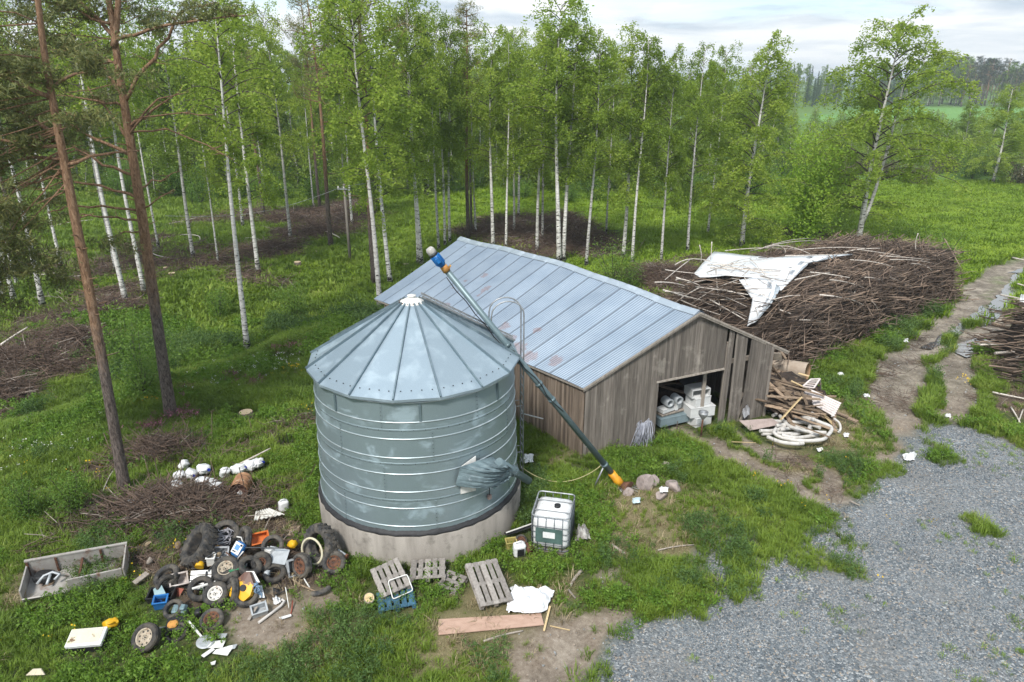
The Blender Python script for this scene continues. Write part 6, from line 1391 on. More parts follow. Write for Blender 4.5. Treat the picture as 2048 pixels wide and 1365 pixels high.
mb.add([(x, y, 0.02 - 0.08 * (x * x + y * y) * 3) for x, y in pts2] + [(0, 0, 0.05)] + [(x, y, -0.14) for x, y in pts2], [(i, (i + 1) % n_, n_) for i in range(n_)] + [(i, n_ + 1 + i, n_ + 1 + (i + 1) % n_, (i + 1) % n_) for i in range(n_)], 0)
def paintmat():
    m, nt, b = newmat('worn_yellow_paint'); tc = nt.nodes.new('ShaderNodeTexCoord').outputs['Object']; s = nt.nodes.new('ShaderNodeSeparateXYZ'); nt.links.new(tc, s.inputs[0])
    k = mth(nt, 'ADD', mth(nt, 'MULTIPLY', s.outputs[1], 2.2), noise(nt, 7, 5, 0.7, tc)); c = mixc(nt, ramp(nt, [(0.74, (0, 0, 0)), (0.82, (1, 1, 1))], k).outputs[0], (0.70, 0.36, 0.012), (0.10, 0.045, 0.03)); nt.links.new(c, b.inputs['Base Color']); b.inputs['Roughness'].default_value = .5; return m
mb.build('plate', paintmat(), t); mb = MB(); mb.tube([(0.06, 0.0, 0.03), (0.06, 0.0, 0.062)], 0.085, 12); mb.build('hole', M_black, t)
mb = MB(); rg = random.Random(4); p = pp(512, 1182, 0.3)
for k in range(7): mb.tube([p + Vector((rg.gauss(0, .06) + .012 * j, rg.gauss(0, .05), .22 - .08 * j + rg.gauss(0, .02))) for j in range(6)], 0.018, 6)
tag(mb.build('hose_bundle', mat('blue_grey_hose', (0.22, 0.33, 0.46), (0.12, 0.18, 0.27)), off=p), 'bundle of blue grey hoses right of the yellow panel', 'hoses')
flat('white sheet sticking up behind the yellow panel', [(492, 1143), (508, 1143), (520, 1165), (500, 1168)], 'panel_scrap', 'sheet', M_white, 0.015, 0.5, (0.62, 0.6, 0.4, 0.4)); flat('grey plastic scrap at the right foot of the yellow panel', [(512, 1170), (524, 1172), (530, 1196), (512, 1196)], 'panel_scrap', 'sheet', M_grey, 0.02, .2, (.35, .3, .1, .1))
board('green plastic strip lying across the middle wheel', (458, 1143), (490, 1134), 0.07, 0.03, M_grn, 0.55, 0.55, 'strip', 'strip')
for a, b, r, ha, hb, lab in (((475, 1096), (568, 1097), .022, .62, .66, 'long dark pipe laid across the top of the heap'), ((449, 1098), (412, 1115), .022, .7, .6, 'dark iron bar pointing left from the top of the heap'), ((450, 1104), (416, 1143), .020, .68, .5, 'dark iron bar crossing behind the white slatted panel'), ((413, 1143), (404, 1200), .022, .5, .05, 'dark iron bar standing in front of the white slatted panel'), ((452, 1105), (474, 1124), .018, .65, .5, 'thin rusty bar below the blue can')): stick(lab, a, b, r, M_rust if 'rusty' in lab else M_bolt, ha, hb, 'iron_bar', 'iron bar', 'iron bars on the heap', 0.01)
board('pale painted stick lying in front of the slatted panel', (384, 1178), (434, 1163), 0.05, 0.04, M_white, 0.35, 0.35); stick('grey tube pointing up behind the white disc wheel', (437, 1170), (459, 1150), .016, M_steel, .3, .5, 'tube', 'tube', None, 0.0)
mb = MB(); rg = random.Random(8); p = pp(440, 1078, 0.5)
for k in range(14): a = rg.uniform(0, 6.3); r = rg.uniform(.12, .26); c = Vector((rg.gauss(0, .1), rg.gauss(0, .1), rg.gauss(0, .07))); mb.tube([p + c + Vector((r * math.cos(a + t), r * .7 * math.sin(a + t), .05 * math.sin(2 * t))) for t in np.linspace(0, 4.6, 14)], 0.011, 5)
tag(mb.build('wire_tangle', mat('grey_wire', (0.42, 0.41, 0.44), (0.26, 0.25, 0.28)), off=p), 'tangle of pale grey wire between the tractor tyre and the rear tyres', 'wire')
mb = MB(); p = pp(484, 1086, 0.5); mb.tube([p + Vector(q) for q in ((-.12, 0, .2), (0, 0, .18), (.03, -.02, .05), (.18, -.05, -.08))], 0.018, 6); tag(mb.build('bent_pipe', M_white, off=p), 'thin white bent pipe near the orange crate', 'pipe')
superb = MB(); superbox(superb, 0.22, 0.22, 0.3, 18, 6, 2, 0.012, closed=False); single(superb, 'bucket', 'bright yellow broken bucket under dry grass at the back of the heap', 'bucket', M_yel, pp(582, 1090, 0.25), (0.9, 0.3, 0.4))
crate('small pale grey white bin leaning among the bars left of the blue can', 'bin', 'bin', pp(424, 1127, 0.25), (0.2, 0.1, 0.1), 0.20, 0.2, 0.30, M_white); crate('grey plastic hood behind the small bin', 'hood', 'hood', pp(440, 1113, 0.28), (0.5, 0.2, 0.3), 0.4, 0.3, 0.24, mat('pale_grey_plastic', (0.45, 0.46, 0.48)))
flat('white corrugated roofing sheet on the grass behind the heap', [(512, 1024), (540, 1017), (570, 1029), (508, 1042)], 'roofing_sheet', 'roofing sheet', mat('pale_roofing', (0.60, 0.60, 0.56), (0.5, 0.49, 0.45)), 0.012, 0.25, (0.35, 0.35, 0.25, 0.2), None, 7)
canister('white plastic canister standing alone behind the corrugated sheet', 567, 1022, (0.05, 0.1, 0.6), 1.0, False, 11)
t = thing('engine_block', 'blue grey small engine block with round cover in front of the trough', 'engine', pp(361, 1228, 0.02), rot=(0.2, 0.1, 0.1)); Me_ = mat('teal_metal', (0.20, 0.29, 0.32), (0.12, 0.17, 0.19), .5, .3, 8)
mb = MB(); mb.box((0, 0, .12), (0.34, 0.24, 0.20), None, 0, .5, .02); mb.box((0.08, 0, .25), (0.12, 0.16, 0.08), None, 0, .5, .02); mb.build('block', Me_, t); mb = MB(); mb.tube([(-.04, -.12, .13), (-.04, -.17, .13)], 0.07, 14); mb.build('cover', M_steel, t)
t = thing('seat', 'torn black vehicle seat with orange foam showing', 'seat', pp(355, 1254, 0.04), rot=(0.3, 0.05, 0.2)); mb = MB(); superbox(mb, 0.48, 0.40, 0.16, 20, 7, 4); mb.build('cushion', M_black, t); mb = MB(); superbox(mb, 0.24, 0.2, 0.05, 12, 4, 3, .008); mb.v = [(x - .07, y - .03, z + .15) for x, y, z in mb.v]; mb.build('foam', mat('orange_foam', (0.55, 0.28, 0.07), (0.40, 0.19, 0.05)), t); mb = MB(); mb.tube([(-.2, 0, .06), (-.45, -.06, .1), (-.6, -.12, .02)], .02, 6); mb.build('bracket', M_steel, t)
# loose litter on the bare soil
board('white post with a flat end lying across the weeds in front of the heap', (377, 1243), (408, 1280), 0.045, 0.045, M_white, 0.25, 0.06, 'post', 'post')
mb = MB(); mb.lathe([(0.0, 0.0), (0.12, 0.01), (0.20, 0.05), (0.205, 0.06), (0.12, 0.03), (0, 0.02)], 24); single(mb, 'dish', 'round grey dish lying on the litter', 'dish', M_grey, pp(411, 1287, 0.05), (0.1, 0.1, 0))
GL = 'flat scraps on the bare soil'
for k, (q, lab) in enumerate((([(425, 1283), (452, 1281), (445, 1296), (412, 1297)], 'largest white torn sheet lying beside the dish'), ([(432, 1300), (470, 1290), (455, 1312), (425, 1308)], 'lower white grid panel lying below the torn sheet'), ([(435, 1268), (455, 1268), (450, 1277), (436, 1278)], 'small grey slab above the torn sheet'), ([(402, 1312), (425, 1296), (430, 1300), (408, 1316)], 'narrow white strip at the lower left of the litter'), ([(455, 1293), (475, 1289), (470, 1298), (456, 1300)], 'pale slab at the right of the litter'), ([(421, 1326), (432, 1322), (430, 1330), (423, 1331)], 'tiny white scrap below the litter'))): flat(lab, q, 'flat_scrap', 'scrap', M_white if 'white' in lab else M_grey, 0.012, 0.06, None, GL)
mb = MB(); p = [pp(517, 1246, .06), pp(545, 1225, .07), pp(562, 1212, .08), pp(569, 1203, .10), pp(563, 1199, .14)]; mb.tube(p, .035, 10); tag(mb.build('drain_pipe', mat('pale_pipe', (0.50, 0.48, 0.46), (0.4, 0.38, 0.36)), off=p[1]), 'pale drain pipe with a bent end lying on the bare soil', 'pipe')
board('weathered plank lying left of the bent drain pipe', (497, 1241), (521, 1202), 0.07, 0.04, M_wood, 0.06, 0.2); crate('pale grey box half hidden behind the weathered plank', 'box', 'box', pp(519, 1226, .02), (0.3, 0, .5), .36, .26, .2, M_grey)
stick('thin white rod standing by the soil patch', (571, 1175), (578, 1217), .012, M_white, .35, .03, 'rod', 'rod', None, 0); flat('white plastic strip right of the bent drain pipe', [(558, 1236), (582, 1229), (583, 1233), (562, 1240)], 'flat_scrap', 'scrap', M_plastw, .012, .06, None, GL)
crumple('small heap of white plastic above the drain pipe', [(545, 1198), (560, 1197), (562, 1206), (548, 1210)], 'plastic_scrap', 'scrap', M_plastw, .15, 9, 9, 12, .05)
canister('bright yellow canister lying in the grass at the left', 217, 1250, (0.9, 0.2, 0.8), 0.95, True, 9, .12, M_yel, M_yel)
t = thing('cool_box', 'white cool box with a torn yellowed lid and dark underside', 'box', pp(181, 1290, 0.05), rot=(0.25, 0, 0.12)); mb = MB(); mb.box((0, 0, .12), (.76, .42, .24), None, 0, .5, .02); mb.build('dark_base', M_black, t); mb = MB(); mb.box((0, 0, .29), (.80, .46, .10), None, 0, .5, .015); mb.build('white_rim', M_plastw, t); mb = MB(); mb.box((-.02, 0.02, .345), (.70, .36, .02), RE(0.02, 0.01, 0)); mb.build('lid', mat('yellowed_lid', (0.62, 0.58, 0.44), (0.55, 0.50, 0.38), .6, 0, 5, dirt=(0.16, 0.10, 0.06), dlo=.56, dhi=.62, dscale=3.5), t)
flat('cream coloured flat board in the grass at the lower left corner', [(66, 1338), (83, 1337), (91, 1349), (53, 1350)], 'board', 'board', mat('cream_board', (0.66, 0.60, 0.48), (0.58, 0.52, 0.4)), .03, .1, (.22, .22, .1, .1))
# canister dump by the rusty barrel
G2 = 'white canisters dumped behind the heap'
for k, (px, py, rot, s, lab, cap) in enumerate(((404, 936, (1.3, 0.2, 0.6), 1.25, 'topmost white canister of the dump with a blue cap facing the camera', True), (383, 945, (1.2, 0.5, 0.2), 1.15, 'white canister below the topmost one with a blue cap', True), (362, 938, (0.4, 0.6, 1.0), .9, 'small white canister at the upper left of the dump', False), (348, 952, (1.4, 0.1, 1.6), .9, 'white canister half under twigs left in the dump', False), (349, 972, (0.9, 0.5, 0.4), 1.1, 'squashed white canister at the lower left of the dump', False), (396, 962, (1.5, 0, 1.2), 1.1, 'greyish canister lying flat in the middle of the dump', False), (425, 976, (1.1, 0.3, 0.9), 1.15, 'white canister at the front of the dump by a broken branch', False), (427, 962, (1.5, 0.2, 0.1), .95, 'canister with a dark cap just behind the front one', True), (448, 952, (0.5, 0.2, 0.6), 1.0, 'white canister left of the rusty barrel', False), (467, 938, (1.35, 0.1, 1.2), 1.2, 'white canister behind the barrel with a torn blue cap', True), (488, 932, (1.35, -0.1, 1.3), 1.2, 'white canister behind the barrel, second in its row', True), (506, 926, (1.3, 0.1, 1.0), 1.15, 'rightmost white canister behind the barrel', True), (258, 1008, (1.5, 0.1, 1.0), 1.3, 'long white canister lying in twigs beside the orange pine foot', False), (270, 1002, (1.5, 0.3, 0.9), 1.0, 'second white canister touching the long one by the pine foot', False))):
    canister(lab, px, py, rot, s, cap, 20 + k, 0.16 if rot[0] > 0.8 else 0.02, None, None, G2, 0.011)
t = thing('barrel', 'rusty brown oil barrel lying on its side with a paper label', 'barrel', pp(482, 972, 0.36), rot=Vector((0.15, -0.95, 0.10)).to_track_quat('Z', 'Y').to_euler())
Mbar = mat('rusty_barrel', (0.42, 0.235, 0.125), (0.24, 0.115, 0.065), .75, .1, 4, (1, 1, 2), dirt=(0.55, 0.42, 0.30), dlo=.6, dhi=.72, dscale=3)
mb = MB(); mb.lathe([(0.27, -.42), (0.285, -.41), (0.285, -.39), (.278, -.38), (.278, -.16), (.292, -.14), (.278, -.12), (.278, .12), (.292, .14), (.278, .16), (.278, .38), (.285, .39), (.285, .41), (.27, .42)], 36); mb.build('drum', Mbar, t)
mb = MB(); mb.lathe([(0, .395), (.272, .395), (.272, .40)], 30); mb.lathe([(0, -.395), (.272, -.395)], 30); mb.build('drum_end', mat('dark_drum_end', (0.10, 0.050, 0.035), (0.07, 0.036, 0.028)), t); mb = MB(); mb.box((0.03, -0.06, .402), (.17, .13, .006), RZ(.5)); mb.build('label', M_plastw, t)
M_birchlog = mat('birch_pole_bark', (0.58, 0.54, 0.49), (0.33, 0.28, 0.24), .85, 0, 7, (1, 1, 1), .35, .6, rnd=.5, dirt=(0.10, 0.075, 0.06), dlo=.58, dhi=.66, dscale=7)
stick('long peeled pole lying over the canisters behind the barrel', (447, 944), (541, 897), .035, M_birchlog, .12, .5, 'pole', 'pole', None, .01); stick('dark branch standing out of the twigs left of the canisters', (382, 930), (412, 880), .02, M_TWIG, .05, .5, r2=.01); stick('dark thin branch across the front canister', (405, 982), (450, 955), .02, M_TWIG, .2, .4); stick('broken pale branch end before the front canister', (379, 992), (402, 976), .035, M_birchlog, .08, .2, bend=0)
for k, (a, b) in enumerate((((300, 1030), (395, 1010)), ((450, 1030), (487, 985)), ((262, 1000), (215, 1045)), ((430, 1035), (447, 1005)), ((330, 893), (352, 880)), ((362, 915), (371, 880)), ((372, 905), (368, 888)), ((205, 985), (240, 930)))): stick('crooked pale branch number %s on the brown twigs near the dump' % ('one two three four five six seven eight'.split()[k]) if False else 'crooked bare branch lying on the brown twigs around the canister dump', a, b, .016, M_birchlog, .12, .2, 'branch', 'branch', 'bare branches around the canister dump', .12)
for k, px in enumerate((561, 569, 577, 586)): stick('thin black stake in a row of four standing left of the silo', (px, 889 - (k % 2) * 2), (px - 4, 866 + (k % 2) * 3), .016, M_bolt, 0, .55, 'stake', 'stake', 'row of four thin black stakes', 0)
# tree stumps
M_cut = mat('cut_wood', (0.52, 0.42, 0.28), (0.38, 0.29, 0.19)); M_bark = mat('stump_bark', (0.14, 0.11, 0.09), (0.07, 0.055, 0.045), .9, bmp=.6)
for px, py, r, h, lab in ((596, 535, .25, .4, 'tall dark stump alone on the grass in the clearing'), (616, 500, .2, .2, 'pale topped stump with a fallen branch beside it'), (632, 507, .2, .16, 'low stump at the end of the fallen branch'), (812, 535, .2, .25, 'bright topped stump just left of the rear barn corner'), (703, 614, .18, .2, 'small pale stump in tall grass left of the silo roof'), (493, 834, .27, .22, 'brown old stump near the flowers left of the silo'), (345, 555, .24, .3, 'grey stump left of the split stump in the clearing'), (333, 545, .18, .35, 'splintered stump near the grey pine'), (784, 548, .16, .22, 'dark stump at the foot of the leaning grey birch'), (958, 440, .22, .25, 'pale stump on the lawn behind the tall orange pine'), (965, 470, .2, .2, 'pale stump at the edge of the brown patch behind the barn')):
    t = thing('tree_stump', lab, 'stump', pp(px, py, 0)); mb = MB(); mb.tube([(0, 0, -.1), (0, 0, 0.03), (0, 0, h)], [r * 1.35, r * 1.12, r], 14); mb.build('bark', M_bark, t); mb = MB(); mb.tube([(0, 0, h - .005), (0.0, 0, h + .012)], r * .93, 14); mb.build('cut_face', M_cut, t)
stick('pale fallen branch leading to the low stump', (575, 515), (630, 507), .05, M_birchlog); stick('whitish fallen pole left of the silo roof', (665, 623), (705, 622), .06, M_birchlog, bend=.01); stick('white fallen branch on the grass by the tall grey birch', (1, 690), (55, 655), .05, M_birchlog, .5, .6)
for k, (a, b) in enumerate((((95, 455), (185, 440)), ((45, 560), (130, 545)), ((100, 560), (165, 552)), ((310, 500), (360, 520)), ((330, 450), (410, 432)), ((360, 470), (400, 480)), ((480, 478), (520, 480)), ((610, 455), (680, 476)), ((150, 700), (175, 672)), ((20, 770), (120, 720)), ((110, 712), (135, 700)))): stick('grey fallen branch lying across the brown slash of the clearing', a, b, .045, M_birchlog, .15, .35, 'branch', 'branch', 'fallen branches on the slash', .08)

# many small bits of scrap between the tyres, each its own
rg = random.Random(77); SC = [M_white, M_grey, M_rust, M_black, M_wood, M_plank, mat('teal_scrap', (0.12, 0.22, 0.25)), mat('tan_scrap', (0.34, 0.26, 0.17)), mat('faded_red_scrap', (0.30, 0.09, 0.06))]
for k in range(85):
    px = rg.gauss(455, 85); py = rg.gauss(1140, 42); hgt = max(.05, .45 - abs(px - 470) / 300 - abs(py - 1125) / 250)
    if px > 630 or px < 290: continue
    r = rg.random(); c = pp(px, py, hgt); m_ = SC[rg.choice((0, 1, 2, 2, 3, 3, 4, 5, 5, 6, 7, 8))]; mb = MB(); L = rg.uniform(.12, .45)
    if r < .4: d = Vector((rg.gauss(0, 1), rg.gauss(0, 1), rg.gauss(0, .5))).normalized() * L; mb.tube([-d, d * .1 + Vector((0, 0, rg.gauss(0, .05))), d], rg.uniform(.008, .022), 6); nm, lab, cat = 'rod', 'small rod or stick lying loose among the tyres of the scrap heap', 'rod'
    elif r < .75: q = [Vector((sx * L * rg.uniform(.5, 1), sy * L * .7 * rg.uniform(.5, 1), rg.gauss(0, .05))) * .6 for sx, sy in ((-1, -1), (1, -1), (1, 1), (-1, 1))]; mb.grid([[q[0], (q[0] + q[1]) / 2 + Vector((0, 0, .03)), q[1]], [q[3], (q[3] + q[2]) / 2, q[2]]], 0, .5, False, .01); nm, lab, cat = 'shard', 'small bent sheet shard lying loose among the tyres of the scrap heap', 'shard'
    else: superbox(mb, L * .5, L * .4, L * .45, 10, 5, 3, .012, seed=k); nm, lab, cat = 'lump', 'small battered lump of scrap lying among the tyres of the heap', 'scrap'
    o = mb.build(nm, m_); o.location = c; o.rotation_euler = (rg.gauss(0, .5), rg.gauss(0, .5), rg.uniform(0, 6)); tag(o, lab, cat, 'small loose %ss in the scrap heap' % nm)
# ================================================================== brushwood stack behind the barn
M_core = mat('brush_core', (0.060, 0.043, 0.033), (0.022, 0.016, 0.013), 0.95, 0, 7, bmp=1.0, bscale=9)
M_br = mat('brush_sticks', (0.275, 0.205, 0.155), (0.120, 0.086, 0.066), 0.9, 0, 1.2, tint=1.15); M_br2 = mat('brush_twigs', (0.150, 0.105, 0.083), (0.07, 0.05, 0.042), 0.9, 0, 2, tint=0.9)
SHEETS = []
def heap(o, ux, L, Wd, Hh, seed, zoff=0.0):
    """height profile along the stack's own axes; returns point function"""
    uy = Vector((-ux.y, ux.x, 0))
    def pt(u, w):
        x = o.x + ux.x * u * L + uy.x * w * Wd; y = o.y + ux.y * u * L + uy.y * w * Wd
        e = sstep(-0.035, 0.035, w) * (1 - sstep(0.72, 1.0, w)) * sstep(-0.01, 0.11, u) * (1 - sstep(0.95, 1.01, u))
        z = Hh * e ** 0.6 * (0.86 + 0.28 * fbm(u * 7, w * 4, seed, 3)) + zoff
        return Vector((x, y, gzf(x, y) + float(z)))
    return pt, uy
def build_heap(root, pt, ux, uy, L, Wd, nst, ntw, seed, lens=(1.4, 3.8), rad=(0.011, 0.030), spread=0.35, noise_=0.22):
    rng = np.random.default_rng(seed); nu, nw = int(L * 3), int(Wd * 3); rows = []
    for i in range(nw + 1):
        w = -0.01 + 1.02 * i / nw; row = []
        for j in range(nu + 1):
            u = -0.01 + 1.02 * j / nu; p = pt(min(max(u, 0), 1), min(max(w, 0), 1)); row.append(p + Vector(rng.normal(0, noise_ * 0.45, 3)) + Vector((0, 0, -0.22)))
        rows.append(row)
    o = root.location; mb = MB(); mb.grid([[p - o for p in r] for r in rows], 0, 0.5, True); mb.build('core', M_core, root)
    def sticks(n, lo, hi, r0, r1, sp, bend, mat_, name):
        V = []; Fq = []; T = []; k3 = 4; segs = 3
        for k in range(n):
            u, w = rng.random(), rng.random() ** (1.7 if rng.random() < 0.62 else 0.8)
            if rng.random() < 0.06: u = rng.choice([0.0, 1.0])
            if rng.random() < 0.22: w = rng.uniform(0, .13)
            p = pt(u, w); l = rng.uniform(lo, hi); z0 = gzf(p.x, p.y)
            # on the steep front face spread the sticks over the whole height
            if any(inpoly(p.x, p.y, q_) for q_ in SHEETS): continue
            if w < 0.14: p.z = z0 + (pt(u, 0.16).z - z0) * rng.uniform(0.02, 1.0); p = p - uy * (0.25 - 0.25 * rng.random()) * (1 - 0.5 * (p.z - z0) / 3)
            a = rng.normal(0.0, sp) + (PI if rng.random() < .5 else 0); tl = rng.normal(-0.05, 0.16); d = ux * math.cos(a) + uy * math.sin(a); d.z = tl; d.normalize()
            s = Vector(rng.normal(0, bend * l, 3)); p = p + Vector(rng.normal(0, 0.10, 3)); rr_ = rng.uniform(r0, r1); b_ = len(V); t = rng.random() ** 1.6
            up = d.orthogonal().normalized(); sd = d.cross(up)
            for i in range(segs):
                f = i / (segs - 1); c = p + d * (f - 0.5) * l + s * (1 - (2 * f - 1) ** 2); r_ = rr_ * (1 - 0.55 * f)
                for j in range(k3):
                    an = 2 * PI * j / k3; V.append(c - o + (up * math.cos(an) + sd * math.sin(an)) * r_)
            for i in range(segs - 1):
                for j in range(k3): Fq.append((b_ + i * k3 + j, b_ + i * k3 + (j + 1) % k3, b_ + (i + 1) * k3 + (j + 1) % k3, b_ + (i + 1) * k3 + j)); T.append(t)
            Fq.append(tuple(b_ + j for j in range(4))); T.append(min(1.0, t + 0.5)); Fq.append(tuple(b_ + (segs - 1) * k3 + j for j in range(4))); T.append(t)
        me = npmesh(name, np.array([tuple(v) for v in V]), np.array(Fq), mat_, np.array(T)); ob = link(name, me, root); ob['kind'] = 'stuff'
    sticks(nst, lens[0], lens[1], rad[0], rad[1], spread, 0.014, M_br, 'branches'); sticks(ntw, 0.5, 1.5, 0.005, 0.010, 0.9, 0.08, M_br2, 'twigs')
HO = Vector((11.9, 28.6, 0)); HU = Vector((14.4, 11.6, 0)).normalized()
stack = thing('brushwood_stack', 'huge dark stack of brushwood and thin birch branches behind the barn', 'brushwood stack', HO)
spt, SUY = heap(HO, HU, 18.6, 8.2, 3.15, 5)
def on(px, py, h):        # a point on the stack's surface (found along the line of sight), h above it
    d = ray(px, py); best = None
    for k in range(240):
        t = 30 + k * 0.12; q = Vector((0, 0, H)) + d * t; r = q - HO; u = r.dot(HU) / 18.6; w = r.dot(SUY) / 8.2
        if 0 <= u <= 1 and 0 <= w <= 1:
            z = spt(u, w).z + h
            if q.z <= z: return Vector((0, 0, H)) + d * (t - 0.05)
    return P(px, py, 2.8 + h)
SHEETS = [[tuple(on(a, b, .3)[:2]) for a, b in q] for q in ([(1424, 500), (1490, 508), (1550, 512), (1714, 506), (1640, 522), (1600, 540), (1564, 584), (1505, 558), (1396, 558), (1384, 548), (1402, 526)], [(1476, 556), (1540, 553), (1564, 578), (1544, 612), (1514, 648), (1492, 656), (1500, 600)])]
build_heap(stack, spt, HU, SUY, 18.6, 8.2, 6800, 6000, 9)
RO = P(2056, 770); RU = Vector((1.0, -0.30, 0)).normalized()
st2 = thing('brushwood_stack', 'brown stack of cut branches and thin logs at the right edge beside the puddle', 'brushwood stack', RO)
rpt, RUY = heap(RO, RU, 8.0, 5.5, 2.6, 15); build_heap(st2, rpt, RU, RUY, 8.0, 5.5, 1300, 1200, 19, (1.2, 3.2), (0.014, 0.05), 0.3)
# white covering sheet, two flaps sagging over the stack
M_film = mat('white_cover_film', (0.70, 0.72, 0.74), (0.60, 0.62, 0.65), 0.4, 0, 3, dirt=(0.36, 0.35, 0.34), dlo=.62, dhi=.75, dscale=4, bmp=.3, bscale=5)
def flap(rows_px, hs, name, label, cat):
    rows = []
    for i, rw_ in enumerate(rows_px):
        rows.append([on(a, b, hs[i] if not hasattr(hs[i], '__len__') else hs[i][j]) for j, (a, b) in enumerate(rw_)])
    fine = []
    for i in range(len(rows) - 1):
        for t in np.linspace(0, 1, 5)[: (5 if i == len(rows) - 2 else 4)]:
            r = [a.lerp(b, t) for a, b in zip(rows[i], rows[i + 1])]; fr = []
            for j in range(len(r) - 1):
                for s in np.linspace(0, 1, 6)[: (6 if j == len(r) - 2 else 5)]: p = r[j].lerp(r[j + 1], s); fr.append(p + Vector((0, 0, 0.07 * (fbm(p.x * 1.3, p.y * 1.3, 44) - 0.5))))
            fine.append(fr)
    mb = MB(); mb.grid(fine, 0, .5, True, .006); c = fine[0][0].copy(); o = mb.build(name, M_film, off=c); tag(o, label, cat); return o, fine, c
fl1, fr1, c1_ = flap([[(1428, 503), (1490, 511), (1550, 515), (1610, 512), (1712, 508)], [(1405, 527), (1460, 524), (1530, 530), (1596, 524), (1680, 514)], [(1388, 548), (1440, 540), (1515, 545), (1580, 549), (1620, 526)], [(1400, 556), (1450, 552), (1505, 556), (1562, 582), (1600, 545)]], (0.34, 0.42, 0.42, 0.36), 'cover_sheet', 'white plastic cover sheet spread over the top of the brushwood stack', 'cover sheet')
fl2, fr2, c2_ = flap([[(1478, 560), (1510, 556), (1540, 557), (1561, 577)], [(1492, 580), (1520, 578), (1540, 585), (1552, 594)], [(1505, 600), (1522, 604), (1534, 606), (1540, 612)], [(1494, 654), (1500, 650), (1505, 648), (1512, 645)]], (0.42, 0.42, 0.40, 0.30), 'cover_sheet', 'lower white flap of cover sheet hanging down the stack towards the barn', 'cover sheet')
M_ink = mat('grey_blue_print', (0.22, 0.26, 0.31), None, .6)
def border(fr, c, parent, col, word):
    mb = MB(); e = [r[-1] for r in fr]; i_ = [r[-3] for r in fr]; mb.grid([[p.lerp(q, k / 2) + Vector((0, 0, .02)) - c for k in range(3)] for p, q in zip(e, i_)], 0, .5, True, .006); mb.build('border', mat('grey_border', (0.36, 0.41, 0.45), (0.28, 0.32, 0.36), .5), parent)
    n = len(fr)
    for k in range(1, n - 3, 3):
        p, q = fr[k][-5], fr[min(k + 2, n - 1)][-5]; cu = bpy.data.curves.new('print', 'FONT'); cu.body = word; cu.size = min((q - p).length * 0.42, 0.30); cu.extrude = 0.002; cu.materials.append(M_ink)
        tmp = bpy.data.objects.new('print', cu); COL.objects.link(tmp); bpy.context.view_layer.update(); me_ = bpy.data.meshes.new_from_object(tmp.evaluated_get(bpy.context.evaluated_depsgraph_get())); bpy.data.objects.remove(tmp); o = link('print', me_, parent); X = (p - q).normalized(); Y = (fr[k][-1] - fr[k][-5]).normalized() * -1; Z = X.cross(Y).normalized(); Y = Z.cross(X)
        if Z.z < 0: Z = -Z; Y = Z.cross(X)
        o.matrix_local = Matrix.Translation(q - c + Z * .05) @ Matrix((X, Y, Z)).transposed().to_4x4()
border(fr1, c1_, fl1, None, 'UNNA'); border(fr2, c2_, fl2, None, 'UNNA')
# pale birch poles thrown over the top, each its own
POLES = [((1425, 488), (1421, 520)), ((1380, 503), (1402, 527)), ((1352, 556), (1400, 572)), ((1352, 560), (1372, 566)), ((1374, 566), (1560, 551)), ((1326, 580), (1414, 604)), ((1330, 583), (1380, 590)), ((1432, 540), (1441, 622)), ((1489, 555), (1516, 632)), ((1436, 590), (1494, 614)), ((1390, 574), (1497, 590)), ((1385, 608), (1475, 560)), ((1350, 590), (1400, 600)), ((1500, 518), (1546, 571)), ((1545, 600), (1600, 591)), ((1420, 536), (1560, 543)), ((1415, 530), (1530, 540)), ((1440, 532), (1556, 552)), ((1520, 498), (1622, 477)), ((1530, 494), (1640, 482)), ((1546, 487), (1570, 505)), ((1450, 502), (1600, 500)), ((1500, 503), (1620, 508)), ((1570, 512), (1700, 508)), ((1600, 500), (1730, 497)), ((1690, 505), (1760, 497)), ((1720, 500), (1800, 512)), ((1760, 512), (1860, 520)), ((1780, 520), (1875, 529)), ((1806, 514), (1832, 503)), ((1822, 528), (1868, 540)), ((1700, 520), (1790, 535)), ((1380, 520), (1330, 560)), ((1400, 575), (1345, 610)), ((1420, 600), (1490, 640)), ((1330, 540), (1400, 548)), ((1350, 530), (1420, 522)), ((1310, 565), (1380, 575)), ((1360, 600), (1440, 630)), ((1855, 535), (1885, 560)), ((1620, 545), (1700, 556)), ((1660, 560), (1750, 585)), ((1590, 560), (1660, 545)), ((1640, 590), (1740, 620)), ((1560, 620), (1640, 650)), ((1700, 580), (1690, 668)), ((1734, 600), (1756, 660)), ((1730, 555), (1800, 575)), ((1780, 555), (1840, 580)), ((1600, 640), (1680, 665))]
LAB = {0: 'short white pole standing up at the left top of the brushwood stack', 1: 'short white pole leaning out at the left top of the brushwood stack', 4: 'long white pole lying across between the two cover sheet flaps', 7: 'white pole hanging straight down the left side of the brushwood stack', 8: 'curved white pole lying down over the lower sheet flap', 13: 'grey pole lying aslant on the upper cover sheet', 18: 'long pole sticking out over the back of the brushwood stack below the willow', 45: 'thin pale rod leaning against the dark front of the brushwood stack', 46: 'second thin rod leaning against the dark front of the brushwood stack', 29: 'pale pole end sticking up above the right part of the brushwood stack'}
